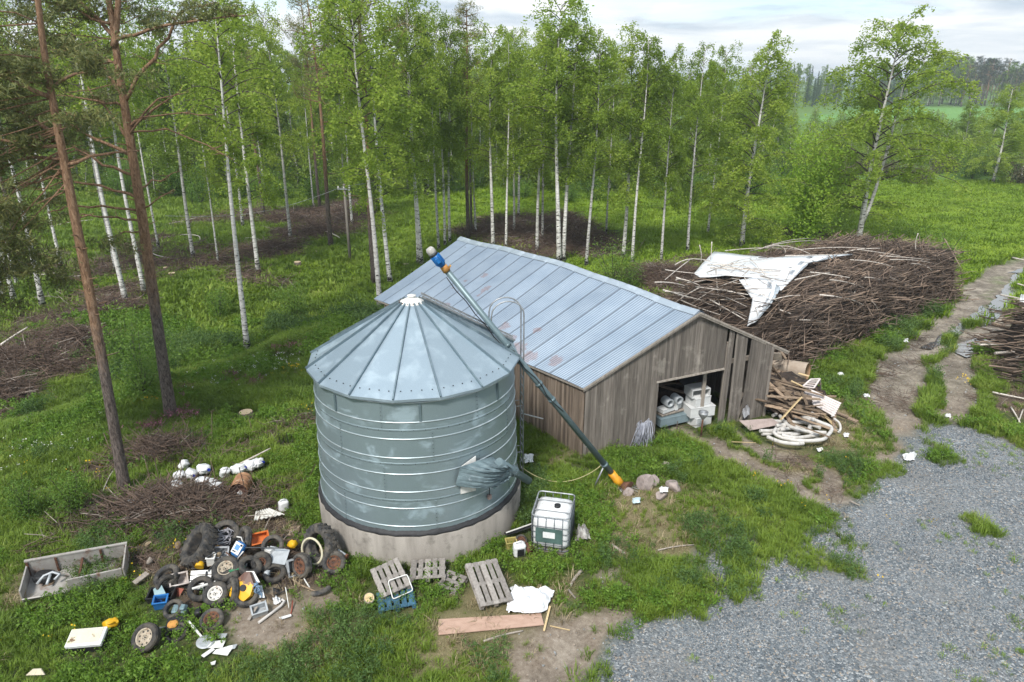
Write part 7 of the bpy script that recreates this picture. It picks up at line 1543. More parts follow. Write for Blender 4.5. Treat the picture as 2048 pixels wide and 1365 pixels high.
for k, (a, b) in enumerate(POLES):
    rg = random.Random(k); p, q = on(a[0], a[1], 0.50), on(b[0], b[1], 0.50)
    if (p - q).length > 7.5: q = p + (q - p).normalized() * 6.5
    if k in (0, 1, 29): p = q + Vector((rg.uniform(-.2, .0), 0, 1.0))
    if k in (45, 46): p = on(a[0], a[1], .05) - SUY * .25; q = P(b[0], b[1]); q.y -= .1
    mb = MB(); o_ = Vector((rg.gauss(0, .04), rg.gauss(0, .04), abs(rg.gauss(0, .03)))) * (q - p).length; r = rg.uniform(.022, .040)
    mb.tube([p.lerp(q, t) + o_ * math.sin(PI * t) - p for t in np.linspace(0, 1, 6)], [r * (1 - .5 * t) for t in np.linspace(0, 1, 6)], 7)
    o = mb.build('birch_pole', M_birchlog); o.location = p; tag(o, LAB.get(k, 'pale birch pole among the many thrown over the brushwood stack'), 'pole', 'pale birch poles on the brushwood stack')
for k in range(46):
    rg = random.Random(300 + k); a = (rg.uniform(1395, 1560), rg.uniform(522, 606)); an = rg.gauss(.12, .35); L = rg.uniform(40, 110); b = (a[0] + L * math.cos(an), a[1] + L * math.sin(an) * .6)
    p, q = on(a[0], a[1], .50), on(b[0], b[1], .50)
    if (p - q).length > 5 or b[0] > 1575: continue
    mb = MB(); r = rg.uniform(.010, .024); mb.tube([p.lerp(q, t) - p + Vector((0, 0, .06 * math.sin(PI * t) + rg.gauss(0, .02))) for t in np.linspace(0, 1, 6)], [r * (1 - .6 * t) for t in np.linspace(0, 1, 6)], 5)
    o = mb.build('branch', M_plank if k % 3 else M_birchlog); o.location = p; tag(o, 'thin brown branch lying loose on and around the white cover sheet', 'branch', 'thin branches on the cover sheet')
for k, (a, b, r) in enumerate((((1985, 648), (2048, 668), .10), ((2005, 640), (2060, 652), .11), ((1965, 655), (2030, 668), .035), ((1960, 690), (2045, 688), .05), ((1990, 707), (2050, 704), .07), ((2030, 720), (2052, 705), .06), ((2000, 590), (2050, 600), .05), ((2035, 568), (2060, 575), .05), ((2025, 516), (2075, 527), .07), ((2030, 598), (2048, 607), .13), ((1985, 785), (2060, 800), .04), ((2022, 815), (2040, 845), .03), ((2046, 820), (2036, 848), .03))):
    stick(('log in the right hand brushwood stack beside the puddle' if k < 10 else 'pale stick in the grass before the right hand brushwood stack'), a, b, r, M_plank if k < 2 else M_birchlog, .9 - .07 * k if k < 8 else .12, .9 - .07 * k if k < 8 else .12, 'log', 'log', 'logs of the right hand stack' if k < 10 else 'pale sticks before the right hand stack', .02)
crumple('white plastic sheet end at the right edge on the branch stack', [(2040, 592), (2062, 592), (2062, 612), (2038, 612)], 'cover_sheet', 'cover sheet', M_plastw, .3, 9, 9, 3, 1.0)
for k, (px, py, lab) in enumerate(((1690, 677, 'white plastic bag end at the foot of the brushwood stack'), (1795, 665, 'white plastic scrap in the grass by the bend of the track'), (1810, 682, 'second white scrap in the grass by the bend of the track'), (1680, 749, 'small white rag on the grass right of the barn'), (1692, 872, 'white plastic ball in the grass right of the hoses'), (1640, 900, 'white scrap in the grass below the hoses'), (1895, 833, 'pale stone like scrap at the head of the gravel'), (1732, 792, 'white scrap beside the sandy bend'))): crumple(lab, [(px - 5 - k % 3, py - 3), (px + 6, py - 4 + k % 2), (px + 5 + k % 4, py + 3), (px - 4, py + 2 + k % 3)], 'plastic_scrap', 'scrap', M_plastw, .10, 8, 8, k + 2, .07)

# ================================================================== timber heap, bench, barrel and hoses at the barn corner
PO = P(1560, 800); rg = random.Random(12); core = thing('rubble_core', 'dark heap of rotten offcuts under the loose planks at the barn corner', 'offcut heap', PO)
mb = MB(); superbox(mb, 2.6, 3.4, 0.7, 30, 9, 2.2, .10, taper=-.2); mb.build('offcuts', M_core, core); core.rotation_euler = (0, 0, .5); core.name = 'offcut_heap'
for k in range(62):
    t = rg.random(); px = 1545 + 110 * t + rg.gauss(0, 14) - 45 * (1 - t) * 0; py = 745 + 95 * t + rg.gauss(0, 18) + 20 * (1 - t); px = max(px, 1532 + 0.1 * (py - 700)); L = rg.uniform(.8, 2.4); a = -0.75 + rg.gauss(0, .55); c = pp(px, py, rg.uniform(.15, 1.0) * (1.15 - t) + .15)
    d = Vector((math.cos(a), math.sin(a), rg.gauss(-.12, .16))) * L / 2
    mb = MB(); mb.beam(c - d, c + d, rg.uniform(.08, .17), rg.uniform(.022, .05), (rg.gauss(0, .4), rg.gauss(0, .4), 1)); o = mb.build('plank', M_fresh if rg.random() < .06 else M_plank, off=c); tag(o, 'loose brown plank in the jumbled heap at the barn corner', 'plank', 'loose planks heaped at the barn corner')
for a, b, w, ha, hb, lab in (((1505, 800), (1590, 812), .06, .6, .5, 'long thin lath sticking out in front of the plank heap'), ((1582, 762), (1660, 800), .10, 1.0, .55, 'wide pale plank lying over the heap behind the bench'), ((1564, 795), (1590, 840), .08, .8, .1, 'steep plank leaning down to the hoses'), ((1597, 747), (1618, 753), .12, .9, .9, 'short pale board end sticking out behind the heap'), ((1635, 815), (1712, 845), .05, .45, .1, 'thin lath sticking out right of the bench'), ((1560, 700), (1572, 718), .10, 1.6, 1.5, 'upright brown post under the barn eave')): board(lab, a, b, w, .03, M_fresh if 'pale' in lab else M_plank, ha, hb, 'plank', 'plank')
t = thing('barrel', 'brown and grey cylinder lying under the barn eave', 'barrel', pp(1580, 738, .62), rot=Vector((.75, -.62, .1)).to_track_quat('Z', 'Y').to_euler())
mb = MB(); mb.lathe([(0, -.75), (.36, -.75), (.38, -.73), (.38, .73), (.36, .75)], 30); mb.build('drum', mat('grey_brown_drum', (0.36, 0.30, 0.24), (0.28, 0.22, 0.17), .8, 0, 3), t); mb = MB(); mb.lathe([(0, .752), (.36, .752), (.36, .758)], 28); mb.build('drum_end', mat('tan_drum_end', (0.30, 0.18, 0.10), (0.22, 0.13, 0.07)), t)
flat('pale crumpled cardboard under the barn eave', [(1548, 706), (1562, 706), (1566, 722), (1548, 720)], 'cardboard', 'cardboard', mat('pale_card', (0.55, 0.48, 0.40)), .02, 1.3, (1.6, 1.6, 1.2, 1.2))
# white slatted garden bench thrown on its back
TL, TR, BR, BL = pp(1615, 776, .95), pp(1683, 806, .80), pp(1668, 834, .45), pp(1600, 795, .60)
bc = (TL + TR + BR + BL) / 4; bench = thing('garden_bench', 'white slatted garden bench thrown over on the plank heap', 'bench', bc)
M_bw = mat('white_bench_paint', (0.66, 0.60, 0.58), (0.52, 0.46, 0.44), .6, 0, 8, dirt=(0.30, 0.20, 0.15), dlo=.64, dhi=.74, dscale=6)
for k in range(7):
    s = (k + .5) / 7; p, q = TL.lerp(BL, s) - bc, TR.lerp(BR, s) - bc; mb = MB(); mb.beam(p, q, .075, .022, ((TR - TL).cross(BL - TL)) * -1, bev=.004); mb.build('slat', M_bw, bench)
mb = MB()
for s in (.06, .94): p, q = TL.lerp(TR, s) - bc, BL.lerp(BR, s) - bc; mb.beam(p - Vector((0, 0, .05)), q - Vector((0, 0, .05)), .05, .05)
mb.build('crossbars', M_bw, bench)
q0 = BL - bc; mb = MB(); mb.beam(q0, pp(1588, 824, .12) - bc, .07, .05); mb.build('leg', M_bw, bench)
b0, b1, b2, b3 = pp(1606, 773, 1.05), pp(1622, 759, 1.25), pp(1640, 758, 1.2), pp(1628, 776, 1.0); mb = MB()
for p, q in ((b0, b1), (b1, b2), (b2, b3), (b0, b3)): mb.beam(p - bc, q - bc, .06, .04)
for s in (.25, .5, .75): mb.beam(b0.lerp(b1, s) - bc, b3.lerp(b2, s) - bc, .07, .02)
mb.build('end_frame', M_bw, bench)
mb = MB(); mb.beam(b2 - bc, pp(1641, 783, .25) - bc, .05, .04); mb.build('leg', M_bw, bench)
# heap of white ribbed hose: separate loops of one long pile
M_hose = mat('dirty_white_hose', (0.56, 0.545, 0.52), (0.42, 0.40, 0.375), .6, 0, 5, dirt=(0.24, 0.22, 0.195), dlo=.6, dhi=.75, dscale=4)
HP = [[(1545, 832), (1560, 828), (1590, 838), (1620, 850), (1650, 852), (1662, 858)], [(1607, 832), (1640, 845), (1663, 856), (1655, 872), (1642, 880), (1600, 882), (1565, 876), (1548, 866), (1552, 858)], [(1520, 862), (1545, 862), (1566, 856), (1568, 850), (1552, 852)], [(1524, 868), (1542, 868), (1550, 860)], [(1535, 874), (1560, 884), (1590, 888), (1606, 887)], [(1560, 832), (1572, 848), (1595, 860), (1620, 864), (1652, 866)], [(1625, 846), (1618, 858), (1626, 872), (1640, 879)], [(1550, 866), (1580, 868), (1608, 864), (1622, 856)], [(1563, 870), (1590, 876), (1625, 872), (1640, 868)], [(1540, 842), (1570, 844), (1610, 846), (1640, 856)], [(1548, 850), (1580, 852), (1612, 858)], [(1616, 830), (1622, 826), (1628, 833), (1622, 846)], [(1590, 836), (1612, 838), (1620, 844)], [(1560, 860), (1590, 857), (1600, 866), (1580, 872)]]
def spline(pts, n=5):
    o = []
    for i in range(len(pts) - 1):
        p0, p1, p2, p3 = pts[max(i - 1, 0)], pts[i], pts[i + 1], pts[min(i + 2, len(pts) - 1)]
        for s in np.linspace(0, 1, n + 1)[:-1]: o.append(.5 * ((2 * p1) + (p2 - p0) * s + (2 * p0 - 5 * p1 + 4 * p2 - p3) * s * s + (3 * p1 - p0 - 3 * p2 + p3) * s ** 3))
    return o + [pts[-1]]
hs_ = thing('hose_pile', 'pile of thick dirty white hose coiled on the grass by the plank heap', 'hose', P(1600, 860))
for k, pts in enumerate(HP):
    h = .09 + .055 * ((k * 5) % 7) * .8; q = spline([pp(a, b, h + .05 * math.sin(i * 1.7 + k)) for i, (a, b) in enumerate(pts)]); rr_ = [.066 + .004 * (i % 2) for i in range(len(q))]
    mb = MB(); mb.tube([p - hs_.location for p in q], rr_, 12, smooth=False); mb.build('hose_length', M_hose, hs_)
mb = MB(); q = spline([pp(1668, 838, .35), pp(1678, 846, .3), pp(1681, 858, .15), pp(1676, 866, .05)]); mb.tube(q, .045, 10); tag(mb.build('hose', M_hose, off=q[0]), 'single bent pale hose right below the bench', 'hose')
stick('green grey thin wire bent beside the single hose', (1668, 852), (1682, 866), .012, M_steel, .2, .1, 'wire', 'wire', None, .2)
flat('curled pinkish grey board lying before the barn next to the hoses', [(1478, 842), (1545, 838), (1560, 850), (1500, 862)], 'fibre_board', 'board', mat('pinkish_board', (0.37, 0.30, 0.275), (0.28, 0.225, 0.205), .8), .02, .2, (.35, .30, .25, .12))
# leaning pallets and planks at the gable
for k, (a, b, w, ha, hb) in enumerate((((1459, 836), (1478, 782), .10, .05, .95), ((1466, 838), (1486, 786), .10, .05, .9), ((1474, 840), (1492, 788), .08, .05, .9), ((1480, 842), (1506, 800), .12, .05, .7))): board('narrow grey board leaning on the gable right of the doorway', a, b, w, .025, M_wood, ha, hb, 'board', 'board', 'grey boards leaning right of the doorway', up=(gn.x, gn.y, .3))
crumple('grey torn film hanging over the leaning boards', [(1484, 785), (1496, 783), (1500, 832), (1486, 838)], 'plastic_film', 'film', mat('grey_film', (0.36, 0.37, 0.39), (0.22, 0.22, 0.23), .4), .2, 10, 14, 7, .5)
tw = [pp(1243, 876, .25), pp(1262, 860, .75), pp(1303, 872, .2), pp(1300, 850, .9)]
board('grey timber beam lying against the gable under the strapping bundle', (1243, 882), (1300, 858), .12, .08, M_wood, .25, .28); board('second grey timber beam below the first one against the gable', (1246, 890), (1303, 868), .12, .08, M_wood, .12, .15)
mb = MB(); rg = random.Random(21); c = pp(1282, 866, .45)
for k in range(60):
    x = rg.gauss(0, .14); p0 = c + gd * (x + .1) + Vector((0, 0, .42 + rg.gauss(0, .05))) + gn * .1; p1 = c + gd * (x * 1.5) + gn * (.2 + rg.gauss(0, .06)) + Vector((0, 0, .1)); p2 = c + gd * (x * 1.9 + rg.gauss(0, .08)) + gn * (.15 + rg.gauss(0, .1)) + Vector((0, 0, -.42 + rg.gauss(0, .1))); q = spline([p0 - gd * rg.uniform(0, .25) - Vector((0, 0, .1)), p0, p1, p2], 3); mb.tube(q, .009, 4, smooth=False)
tag(mb.build('strapping_bundle', mat('pale_strapping', (0.42, 0.44, 0.50), (0.24, 0.25, 0.30), .5, tint=.8), off=c), 'bundle of pale grey strapping hung over the beams at the gable', 'strapping')
t = thing('hopper_post', 'dark metal hopper on a thin post in the weeds before the doorway', 'post', pp(1402, 872, 0)); mb = MB(); mb.tube([(0, 0, -.1), (0, 0, .75)], .035, 10); mb.build('post', M_rust, t); mb = MB(); mb.lathe([(.05, .7), (.18, .9), (.19, 1.0), (.15, 1.0), (.04, .78)], 8); mb.build('hopper', M_steel, t)
stick('thin straight lath on the grass before the barn', (1463, 884), (1512, 886), .015, M_fresh, .12, .12, 'lath', 'lath', None, 0)
# ================================================================== what stands inside the doorway
def dz(px, py, back, h): d = ray(px, py); q = A_ - gn * back; n = gn; t = ((q - Vector((0, 0, H))).dot(n)) / d.dot(n); p = Vector((0, 0, H)) + d * t; return p
M_box = mat('white_box', (0.60, 0.61, 0.61), (0.52, 0.53, 0.53), .6, 0, 3)
rz_g = math.atan2(gd.y, gd.x)
def obox(label, px, py, back, L, Wd, Hh, name='box', m_=None, rz=0.0, open_=False, cat='box', zb=None):
    p = dz(px, py, back, 0); z = zb if zb is not None else p.z
    t = thing(name, label, cat, (p.x, p.y, z), rz_g + rz, 'white boxes stacked in the doorway' if name == 'box' else None); th = .025; mb = MB(); m_ = m_ or M_box
    if open_:
        mb.box((0, 0, th / 2), (L, Wd, th)); mb.box((0, 0, Hh - th / 2), (L, Wd, th)); mb.box((L / 2 - th / 2, 0, Hh / 2), (th, Wd, Hh - 2 * th)); mb.box((-L / 2 + th / 2, 0, Hh / 2), (th, Wd, Hh - 2 * th)); mb.box((0, Wd / 2 - th / 2, Hh / 2), (L - 2 * th, th, Hh - 2 * th))
    else: mb.box((0, 0, Hh / 2), (L, Wd, Hh), None, 0, .5, .012)
    mb.build('shell', m_, t)
    if not open_: mb = MB(); mb.box((0, 0, Hh + .012), (L + .02, Wd + .02, .022), None, 0, .7, .004); mb.build('lid', m_, t)
    return t
obox('lowest white box of the stack in the doorway, half in weeds', 1396, 846, .55, .80, .6, .36, zb=0.0, rz=.1)
obox('widest white box in the doorway stack, second from below', 1396, 822, .60, 1.05, .7, .40, zb=.40, rz=-.12)
obox('third white box from below in the doorway stack', 1396, 800, .65, .75, .6, .32, zb=.83, rz=.08)
obox('open topmost white box of the doorway stack', 1394, 785, .68, .78, .6, .34, zb=1.18, rz=-.1, open_=True)
obox('long grey blue plastic tub on the floor left of the white boxes', 1345, 832, .9, 1.5, .6, .32, 'tub', mat('grey_blue_tub', (0.20, 0.26, 0.29), (0.15, 0.2, 0.22), .5), .0, False, 'tub', .12)
obox('flat pale foam slab lying on the grey blue tub', 1340, 800, .95, 1.0, .35, .14, 'foam_slab', M_box, .2, False, 'foam slab', .62)
obox('small white foam block standing on the foam slab', 1354, 796, .80, .12, .12, .3, 'foam_block', M_box, 0, False, 'foam block', .62)
obox('pale board lying between the tub and the foam slab', 1340, 815, 1.0, 1.2, .5, .05, 'board', M_wood, .1, False, 'board', .5)
for k, (px, lab) in enumerate(((1338, 'round white pipe coil showing its open end in the doorway'), (1356, 'second pale round roll right of the pipe coil in the doorway'))):
    p = dz(px, 768, .9, 0); mb = MB(); mb.lathe([(.17, -.2), (.17, .2), (.11, .2), (.11, -.2), (.17, -.2)], 22, gn.to_track_quat('Z', 'Y').to_matrix().to_4x4()); o = mb.build('pipe_roll', M_grey); o.location = (p.x, p.y, 1.0 + .04 * k); tag(o, lab, 'pipe roll')
for k in range(16):
    rg = random.Random(100 + k); p = A_ + gd * (s_l + rg.uniform(-.6, 2.9)) - gn * rg.uniform(1.6, 3.2); mb = MB(); z = rg.uniform(.2, 1.25); mb.beam((0, 0, 0), Vector((rg.gauss(0, .5), rg.gauss(0, .5), rg.gauss(0, .15))).normalized() * rg.uniform(.8, 1.8), rg.uniform(.1, .4), .03); o = mb.build('plank', M_plank); o.location = (p.x, p.y, z); tag(o, 'dim plank or panel in the clutter deep inside the doorway', 'plank', 'clutter deep inside the barn')
mb = MB(); mb.box((0, 0, .5), (3.6, 1.6, 1.0), None, 0, .5, .05); mb.v = [(x + .1 * hashn(x * 9, z * 7, 1), y, z + .2 * (hashn(x * 5, y * 5, 3) - .5)) for x, y, z in mb.v]; o = mb.build('clutter_heap', M_core); p = A_ + gd * (s_l + 1.0) - gn * 2.6; o.location = (p.x, p.y, -.1); o.rotation_euler = (0, 0, rz_g); tag(o, 'dark heap of stored clutter at the back of the doorway', 'clutter')
mb = MB(); mb.beam((-.6, 0, 0), (.6, 0, .15), .5, .02, (0, -.5, 1)); o = mb.build('screen', M_black); p = dz(1385, 757, 1.0, 0); o.location = p; o.rotation_euler = (0, 0, rz_g); tag(o, 'dark framed panel lying over the clutter at the top of the doorway', 'panel')
# ================================================================== ground cover: grass, weeds, straw, stones, twigs
G_GRASS = leafmat('grass_blades', [(0.05, (0.070, 0.115, 0.020)), (0.35, (0.135, 0.215, 0.030)), (0.65, (0.205, 0.300, 0.042)), (0.95, (0.320, 0.370, 0.085))], 0.35, 0.55, 0.30, face=0.35)
G_MEADOW = leafmat('meadow_blades', [(0.05, (0.110, 0.195, 0.016)), (0.45, (0.200, 0.315, 0.024)), (0.95, (0.300, 0.400, 0.045))], 0.35, 0.5, 0.18, face=0.35)
G_WEED = leafmat('weed_leaves', [(0.05, (0.050, 0.095, 0.028)), (0.5, (0.098, 0.175, 0.048)), (0.95, (0.165, 0.255, 0.072))], 0.35, 0.35, 0.5, face=0.6)
G_FERN = leafmat('bright_weed_leaves', [(0.05, (0.072, 0.145, 0.020)), (0.5, (0.145, 0.260, 0.036)), (0.95, (0.230, 0.345, 0.056))], 0.4, 0.3, 0.5, face=0.6)
G_STRAW = leafmat('dry_grass', [(0.05, (0.17, 0.125, 0.070)), (0.5, (0.32, 0.255, 0.150)), (0.95, (0.48, 0.40, 0.26))], 0.2, face=0.6)
def tuft(seed, n=26, h=0.3, spread=0.12, w=0.016, mat_=None, lean=0.6):
    rng = np.random.default_rng(seed); V = []; Fq = []; T = []
    for k in range(n):
        az = rng.uniform(0, 6.28); r = spread * math.sqrt(rng.random()); hh = h * rng.uniform(0.5, 1.15); le = lean * rng.uniform(0.15, 1.0) * hh
        b = np.array((r * math.cos(az), r * math.sin(az), -0.02)); az2 = az + rng.normal(0, 0.7); d = np.array((math.cos(az2), math.sin(az2), 0)); s = np.array((-d[1], d[0], 0)) * w * rng.uniform(0.6, 1.3) * 0.5
        m = b + d * le * 0.35 + np.array((0, 0, hh * 0.6)); t = b + d * le + np.array((0, 0, hh * (0.95 - 0.25 * lean)))
        o = len(V); V += [b - s, b + s, m + s * 0.9, m - s * 0.9, t + s * 0.15, t - s * 0.15]; Fq += [(o, o + 1, o + 2, o + 3), (o + 3, o + 2, o + 4, o + 5)]; q = rng.random(); T += [q, q]
    return npmesh('tuft', np.array(V), np.array(Fq), mat_, np.array(T))
def weed(seed, h=0.5, n=130, leaf=0.07, spread=0.2, mat_=None, asp=0.45):
    rng = np.random.default_rng(seed); st = int(n / 16); C = []
    for k in range(st):
        az = rng.uniform(0, 6.28); r = spread * math.sqrt(rng.random()); hh = h * rng.uniform(0.55, 1.1); s = rng.random(16) ** 0.7
        C.append(np.stack([r * math.cos(az) * (1 + 0.4 * s) + rng.normal(0, leaf * .55, 16), r * math.sin(az) * (1 + 0.4 * s) + rng.normal(0, leaf * .55, 16), hh * s + 0.02], 1))
    return leafmesh('weed', np.concatenate(C), leaf, rng, mat_, 0.35, asp)
def sample(n, x0, x1, y0, y1):
    return RNG.uniform(x0, x1, n), RNG.uniform(y0, y1, n)
def inview(x, y, m=1.5):
    c = y * CT + H * ST; px = F * x / c; v = (H * CT - y * ST) / c * F
    return (np.abs(px) < 1024 * m + 40) & (v < 683 * 1.5)
def put(name, x, y, sc, idx, src, zoff=0.0, tilt=0.12, zs=None):
    n = len(x); z = gz(x, y) + zoff; rot = np.stack([RNG.normal(0, tilt, n), RNG.normal(0, tilt, n), RNG.uniform(0, 6.28, n)], 1)
    s = np.stack([sc, sc, sc * (1 if zs is None else zs)], 1); return scatter(name, 'stuff', np.stack([x, y, z], 1), rot, s, idx, src)
FT = []
for o in list(COL.objects):
    if o.parent is None and 'category' in o and o['category'] not in ('birch', 'pine', 'spruce', 'shrub', 'sapling', 'willow', 'silo', 'barn', 'brushwood stack', 'wire', 'auger', 'rope', 'utility pole', 'branch', 'trailer bed', 'tarpaulin', 'cover sheet', 'pole'):
        cs = []
        for c in [o] + list(o.children):
            if c.type == 'MESH':
                M_ = (Matrix.LocRotScale(o.location, o.rotation_euler, o.scale) if o.matrix_world == Matrix.Identity(4) else o.matrix_world)
                if c is not o: M_ = M_ @ Matrix.LocRotScale(c.location, c.rotation_euler, c.scale)
                n_ = len(c.data.vertices); a_ = np.empty(n_ * 3, dtype=np.float32); c.data.vertices.foreach_get('co', a_); a_ = a_.reshape(-1, 3)[::max(1, n_ // 400)]
                cs.append(a_ @ np.array(M_.to_3x3()).T + np.array(M_.translation))
        if cs:
            a_ = np.concatenate(cs); lo, hi = a_.min(0), a_.max(0)
            if max(hi[:2] - lo[:2]) < 3.2 and lo[1] < 45: FT.append((lo[0], lo[1], hi[0], hi[1]))
FT = np.array(FT)
def thin(x, y):
    """0 under things, a lower cover just in front of them, 1 elsewhere"""
    r = np.ones_like(x)
    for x0, y0, x1, y1 in FT:
        m = (x > x0 - .3) & (x < x1 + .3) & (y > y0 - 0.5) & (y < y1 + .1)
        if m.any():
            d = np.maximum(np.maximum(x0 - x, x - x1), np.maximum((y0 - y) * .6, y - y1)); r = np.where(m, np.minimum(r, np.clip(0.10 + d / .32, 0, 1)), r)
    return r
# near grass
x, y = sample(265000, -36, 34, 7, 36); k = inview(x, y) & ~blocked(x, y); x, y = x[k], y[k]
g, d, tr, s, st = masks(x, y); dens = (1 - np.clip(g * 1.02 + d * 0.97 + tr * 1.5, 0, 1)) * (1 - 0.80 * s) * (1 - 0.82 * st * sstep(0.3, 0.6, fbm(x / 1.0, y / 1.0, 79, 3))) * np.clip(1.9 * fbm(x / 1.3, y / 1.3, 77, 3) - 0.1, 0.12, 1)
th_ = thin(x, y); k = RNG.random(len(x)) < dens * np.clip(th_ * 1.4, 0, 1); x, y, st_, s_, th_ = x[k], y[k], st[k], s[k], th_[k]
vig = fbm(x / 2.2, y / 2.2, 91, 3); sc = (0.35 + 0.9 * vig) * RNG.uniform(0.7, 1.25, len(x)) * (1 - 0.35 * st_) * (0.4 + 0.6 * th_) * np.where(y > 20, 1 + 0.035 * (y - 20), 1)
put('grass', x, y, sc, RNG.integers(0, 4, len(x)), [tuft(1, 26, 0.30, 0.13, 0.017, G_GRASS), tuft(2, 22, 0.40, 0.10, 0.016, G_GRASS, 0.8), tuft(3, 30, 0.22, 0.16, 0.018, G_GRASS, 0.9), tuft(4, 24, 0.34, 0.12, 0.015, G_GRASS, 0.5)])
print('near grass', len(x))
# sparse tufts in the gravel
x, y = sample(9000, 2, 27, 9.5, 28); k = inview(x, y); x, y = x[k], y[k]; g = masks(x, y)[0]; k = (g > 0.6) & (RNG.random(len(x)) < 0.5 * sstep(0.56, 0.72, fbm(x / 1.7, y / 1.7, 17, 3))); x, y = x[k], y[k]
put('gravel_grass', x, y, RNG.uniform(0.35, 0.75, len(x)), RNG.integers(0, 2, len(x)), [tuft(5, 18, 0.25, 0.13, 0.016, G_MEADOW, 0.9), tuft(6, 16, 0.2, 0.14, 0.016, G_GRASS, 0.9)])
# mid meadow
x, y = sample(150000, -64, 70, 34, 92); k = inview(x, y) & ~blocked(x, y); x, y = x[k], y[k]; g, d, tr, s, st = masks(x, y)
dens = (1 - np.clip(g + d + 2.2 * tr, 0, 1)) * (1 - 0.85 * s) * np.clip(0.45 + 1.0 * fbm(x / 2.5, y / 2.5, 78, 3), 0, 1) * np.clip((110 - y) / 60, 0.25, 1)
k = RNG.random(len(x)) < dens; x, y = x[k], y[k]; right = sstep(-12, 12, x + (y - 45) * 0.5)
sc = (0.9 + 1.0 * fbm(x / 3, y / 3, 92, 3)) * RNG.uniform(0.7, 1.25, len(x))
idx = np.where(RNG.random(len(x)) < 0.25 + 0.7 * right, 2, 0) + RNG.integers(0, 2, len(x))
put('meadow_grass', x, y, sc, idx, [tuft(11, 22, 0.34, 0.28, 0.036, G_GRASS, 0.8), tuft(12, 20, 0.42, 0.24, 0.034, G_GRASS, 0.7), tuft(13, 22, 0.30, 0.30, 0.036, G_MEADOW, 0.9), tuft(14, 20, 0.36, 0.26, 0.034, G_MEADOW, 0.8)], zs=0.8)
print('meadow', len(x))
# broad-leaved weeds
x, y = sample(80000, -36, 34, 7, 38); k = inview(x, y) & ~blocked(x, y); x, y = x[k], y[k]; g, d, tr, s, st = masks(x, y)
wd = sstep(0.48, 0.64, fbm(x / 1.9, y / 1.9, 63, 3)) * 1.0; ex = np.zeros_like(x); wd = wd + 0.9 * (1 - sstep(0.2, 1.2, np.abs(np.hypot(x - SILO[0], y - SILO[1]) - 3.4))) * (vnoise(x, y, 3) > 0.35)
for c, r in ((P(1110, 1110), 1.3), (P(1000, 1090), .8), (P(1300, 880), 1.0), (P(1440, 855), .8), (P(1260, 930), 1.3), (P(1330, 960), 1.0), (P(1200, 1090), 1.3), (P(860, 1190), 1.1), (P(440, 1215), 1.2), (P(560, 1190), .8), (P(640, 1150), .8), (P(370, 1270), .8), (P(540, 1330), 1.3), (P(220, 1320), 1.6), (P(660, 1230), 1.0), (P(150, 1215), 1.2), (P(240, 1200), .8), (P(455, 1220), .8), (P(400, 1215), .7), (P(440, 1255), .8), (P(680, 1150), .7), (P(620, 1160), .8), (P(870, 1170), .7), (P(780, 1225), .9), (P(905, 1150), .6), (P(1075, 1100), .6), (P(240, 1080), 1.3), (P(300, 1060), 1.2), (P(460, 850), 1.0)):
    ex = np.maximum(ex, 1 - sstep(0.5 * r, r, np.hypot(x - c.x, y - c.y)))
wd = wd + 1.15 * ex
dens = np.clip(wd, 0, 1) * (1 - np.clip(g + d + tr, 0, 1)) * (1 - 0.6 * s) * (1 - 0.45 * st) * 0.55 * (1 - np.clip(1.6 * tr, 0, 1))
th_ = np.maximum(thin(x, y), 0.62 * ex); k = RNG.random(len(x)) < dens * th_; x, y, th_ = x[k], y[k], th_[k]; kind = np.where(fbm(x / 3.1, y / 3.1, 66, 2) + 0.012 * (x < -6) * 8 > 0.53, 3, 0)
put('weeds', x, y, RNG.uniform(0.5, 1.05, len(x)) * (0.5 + .5 * th_) * np.where(y > 21, 1.0 + 0.04 * (y - 21), 1), kind + RNG.integers(0, 3, len(x)), [weed(21, 0.55, 150, 0.085, 0.18, G_WEED, 0.35), weed(22, 0.42, 130, 0.075, 0.22, G_WEED, 0.4), weed(23, 0.62, 170, 0.08, 0.2, G_WEED, 0.3), weed(24, 0.40, 140, 0.085, 0.24, G_FERN, 0.5), weed(25, 0.5, 150, 0.08, 0.22, G_FERN, 0.45), weed(26, 0.32, 120, 0.09, 0.25, G_FERN, 0.55)], tilt=0.08)
print('weeds', len(x))
# dry straw
x, y = sample(72000, -36, 34, 7, 40); k = inview(x, y) & ~blocked(x, y); x, y = x[k], y[k]; g, d, tr, s, st = masks(x, y)
dens = (0.05 + 0.55 * st + 0.25 * s) * (1 - np.clip(g + 0.7 * d + tr, 0, 1)) * np.clip(fbm(x / 0.9, y / 0.9, 68, 3) * 1.6 - 0.25, 0, 1); k = RNG.random(len(x)) < dens; x, y = x[k], y[k]
put('dry_grass', x, y, RNG.uniform(0.5, 1.1, len(x)), RNG.integers(0, 2, len(x)), [tuft(31, 16, 0.34, 0.14, 0.013, G_STRAW, 1.3), tuft(32, 18, 0.22, 0.2, 0.013, G_STRAW, 1.6)])
print('straw', len(x))
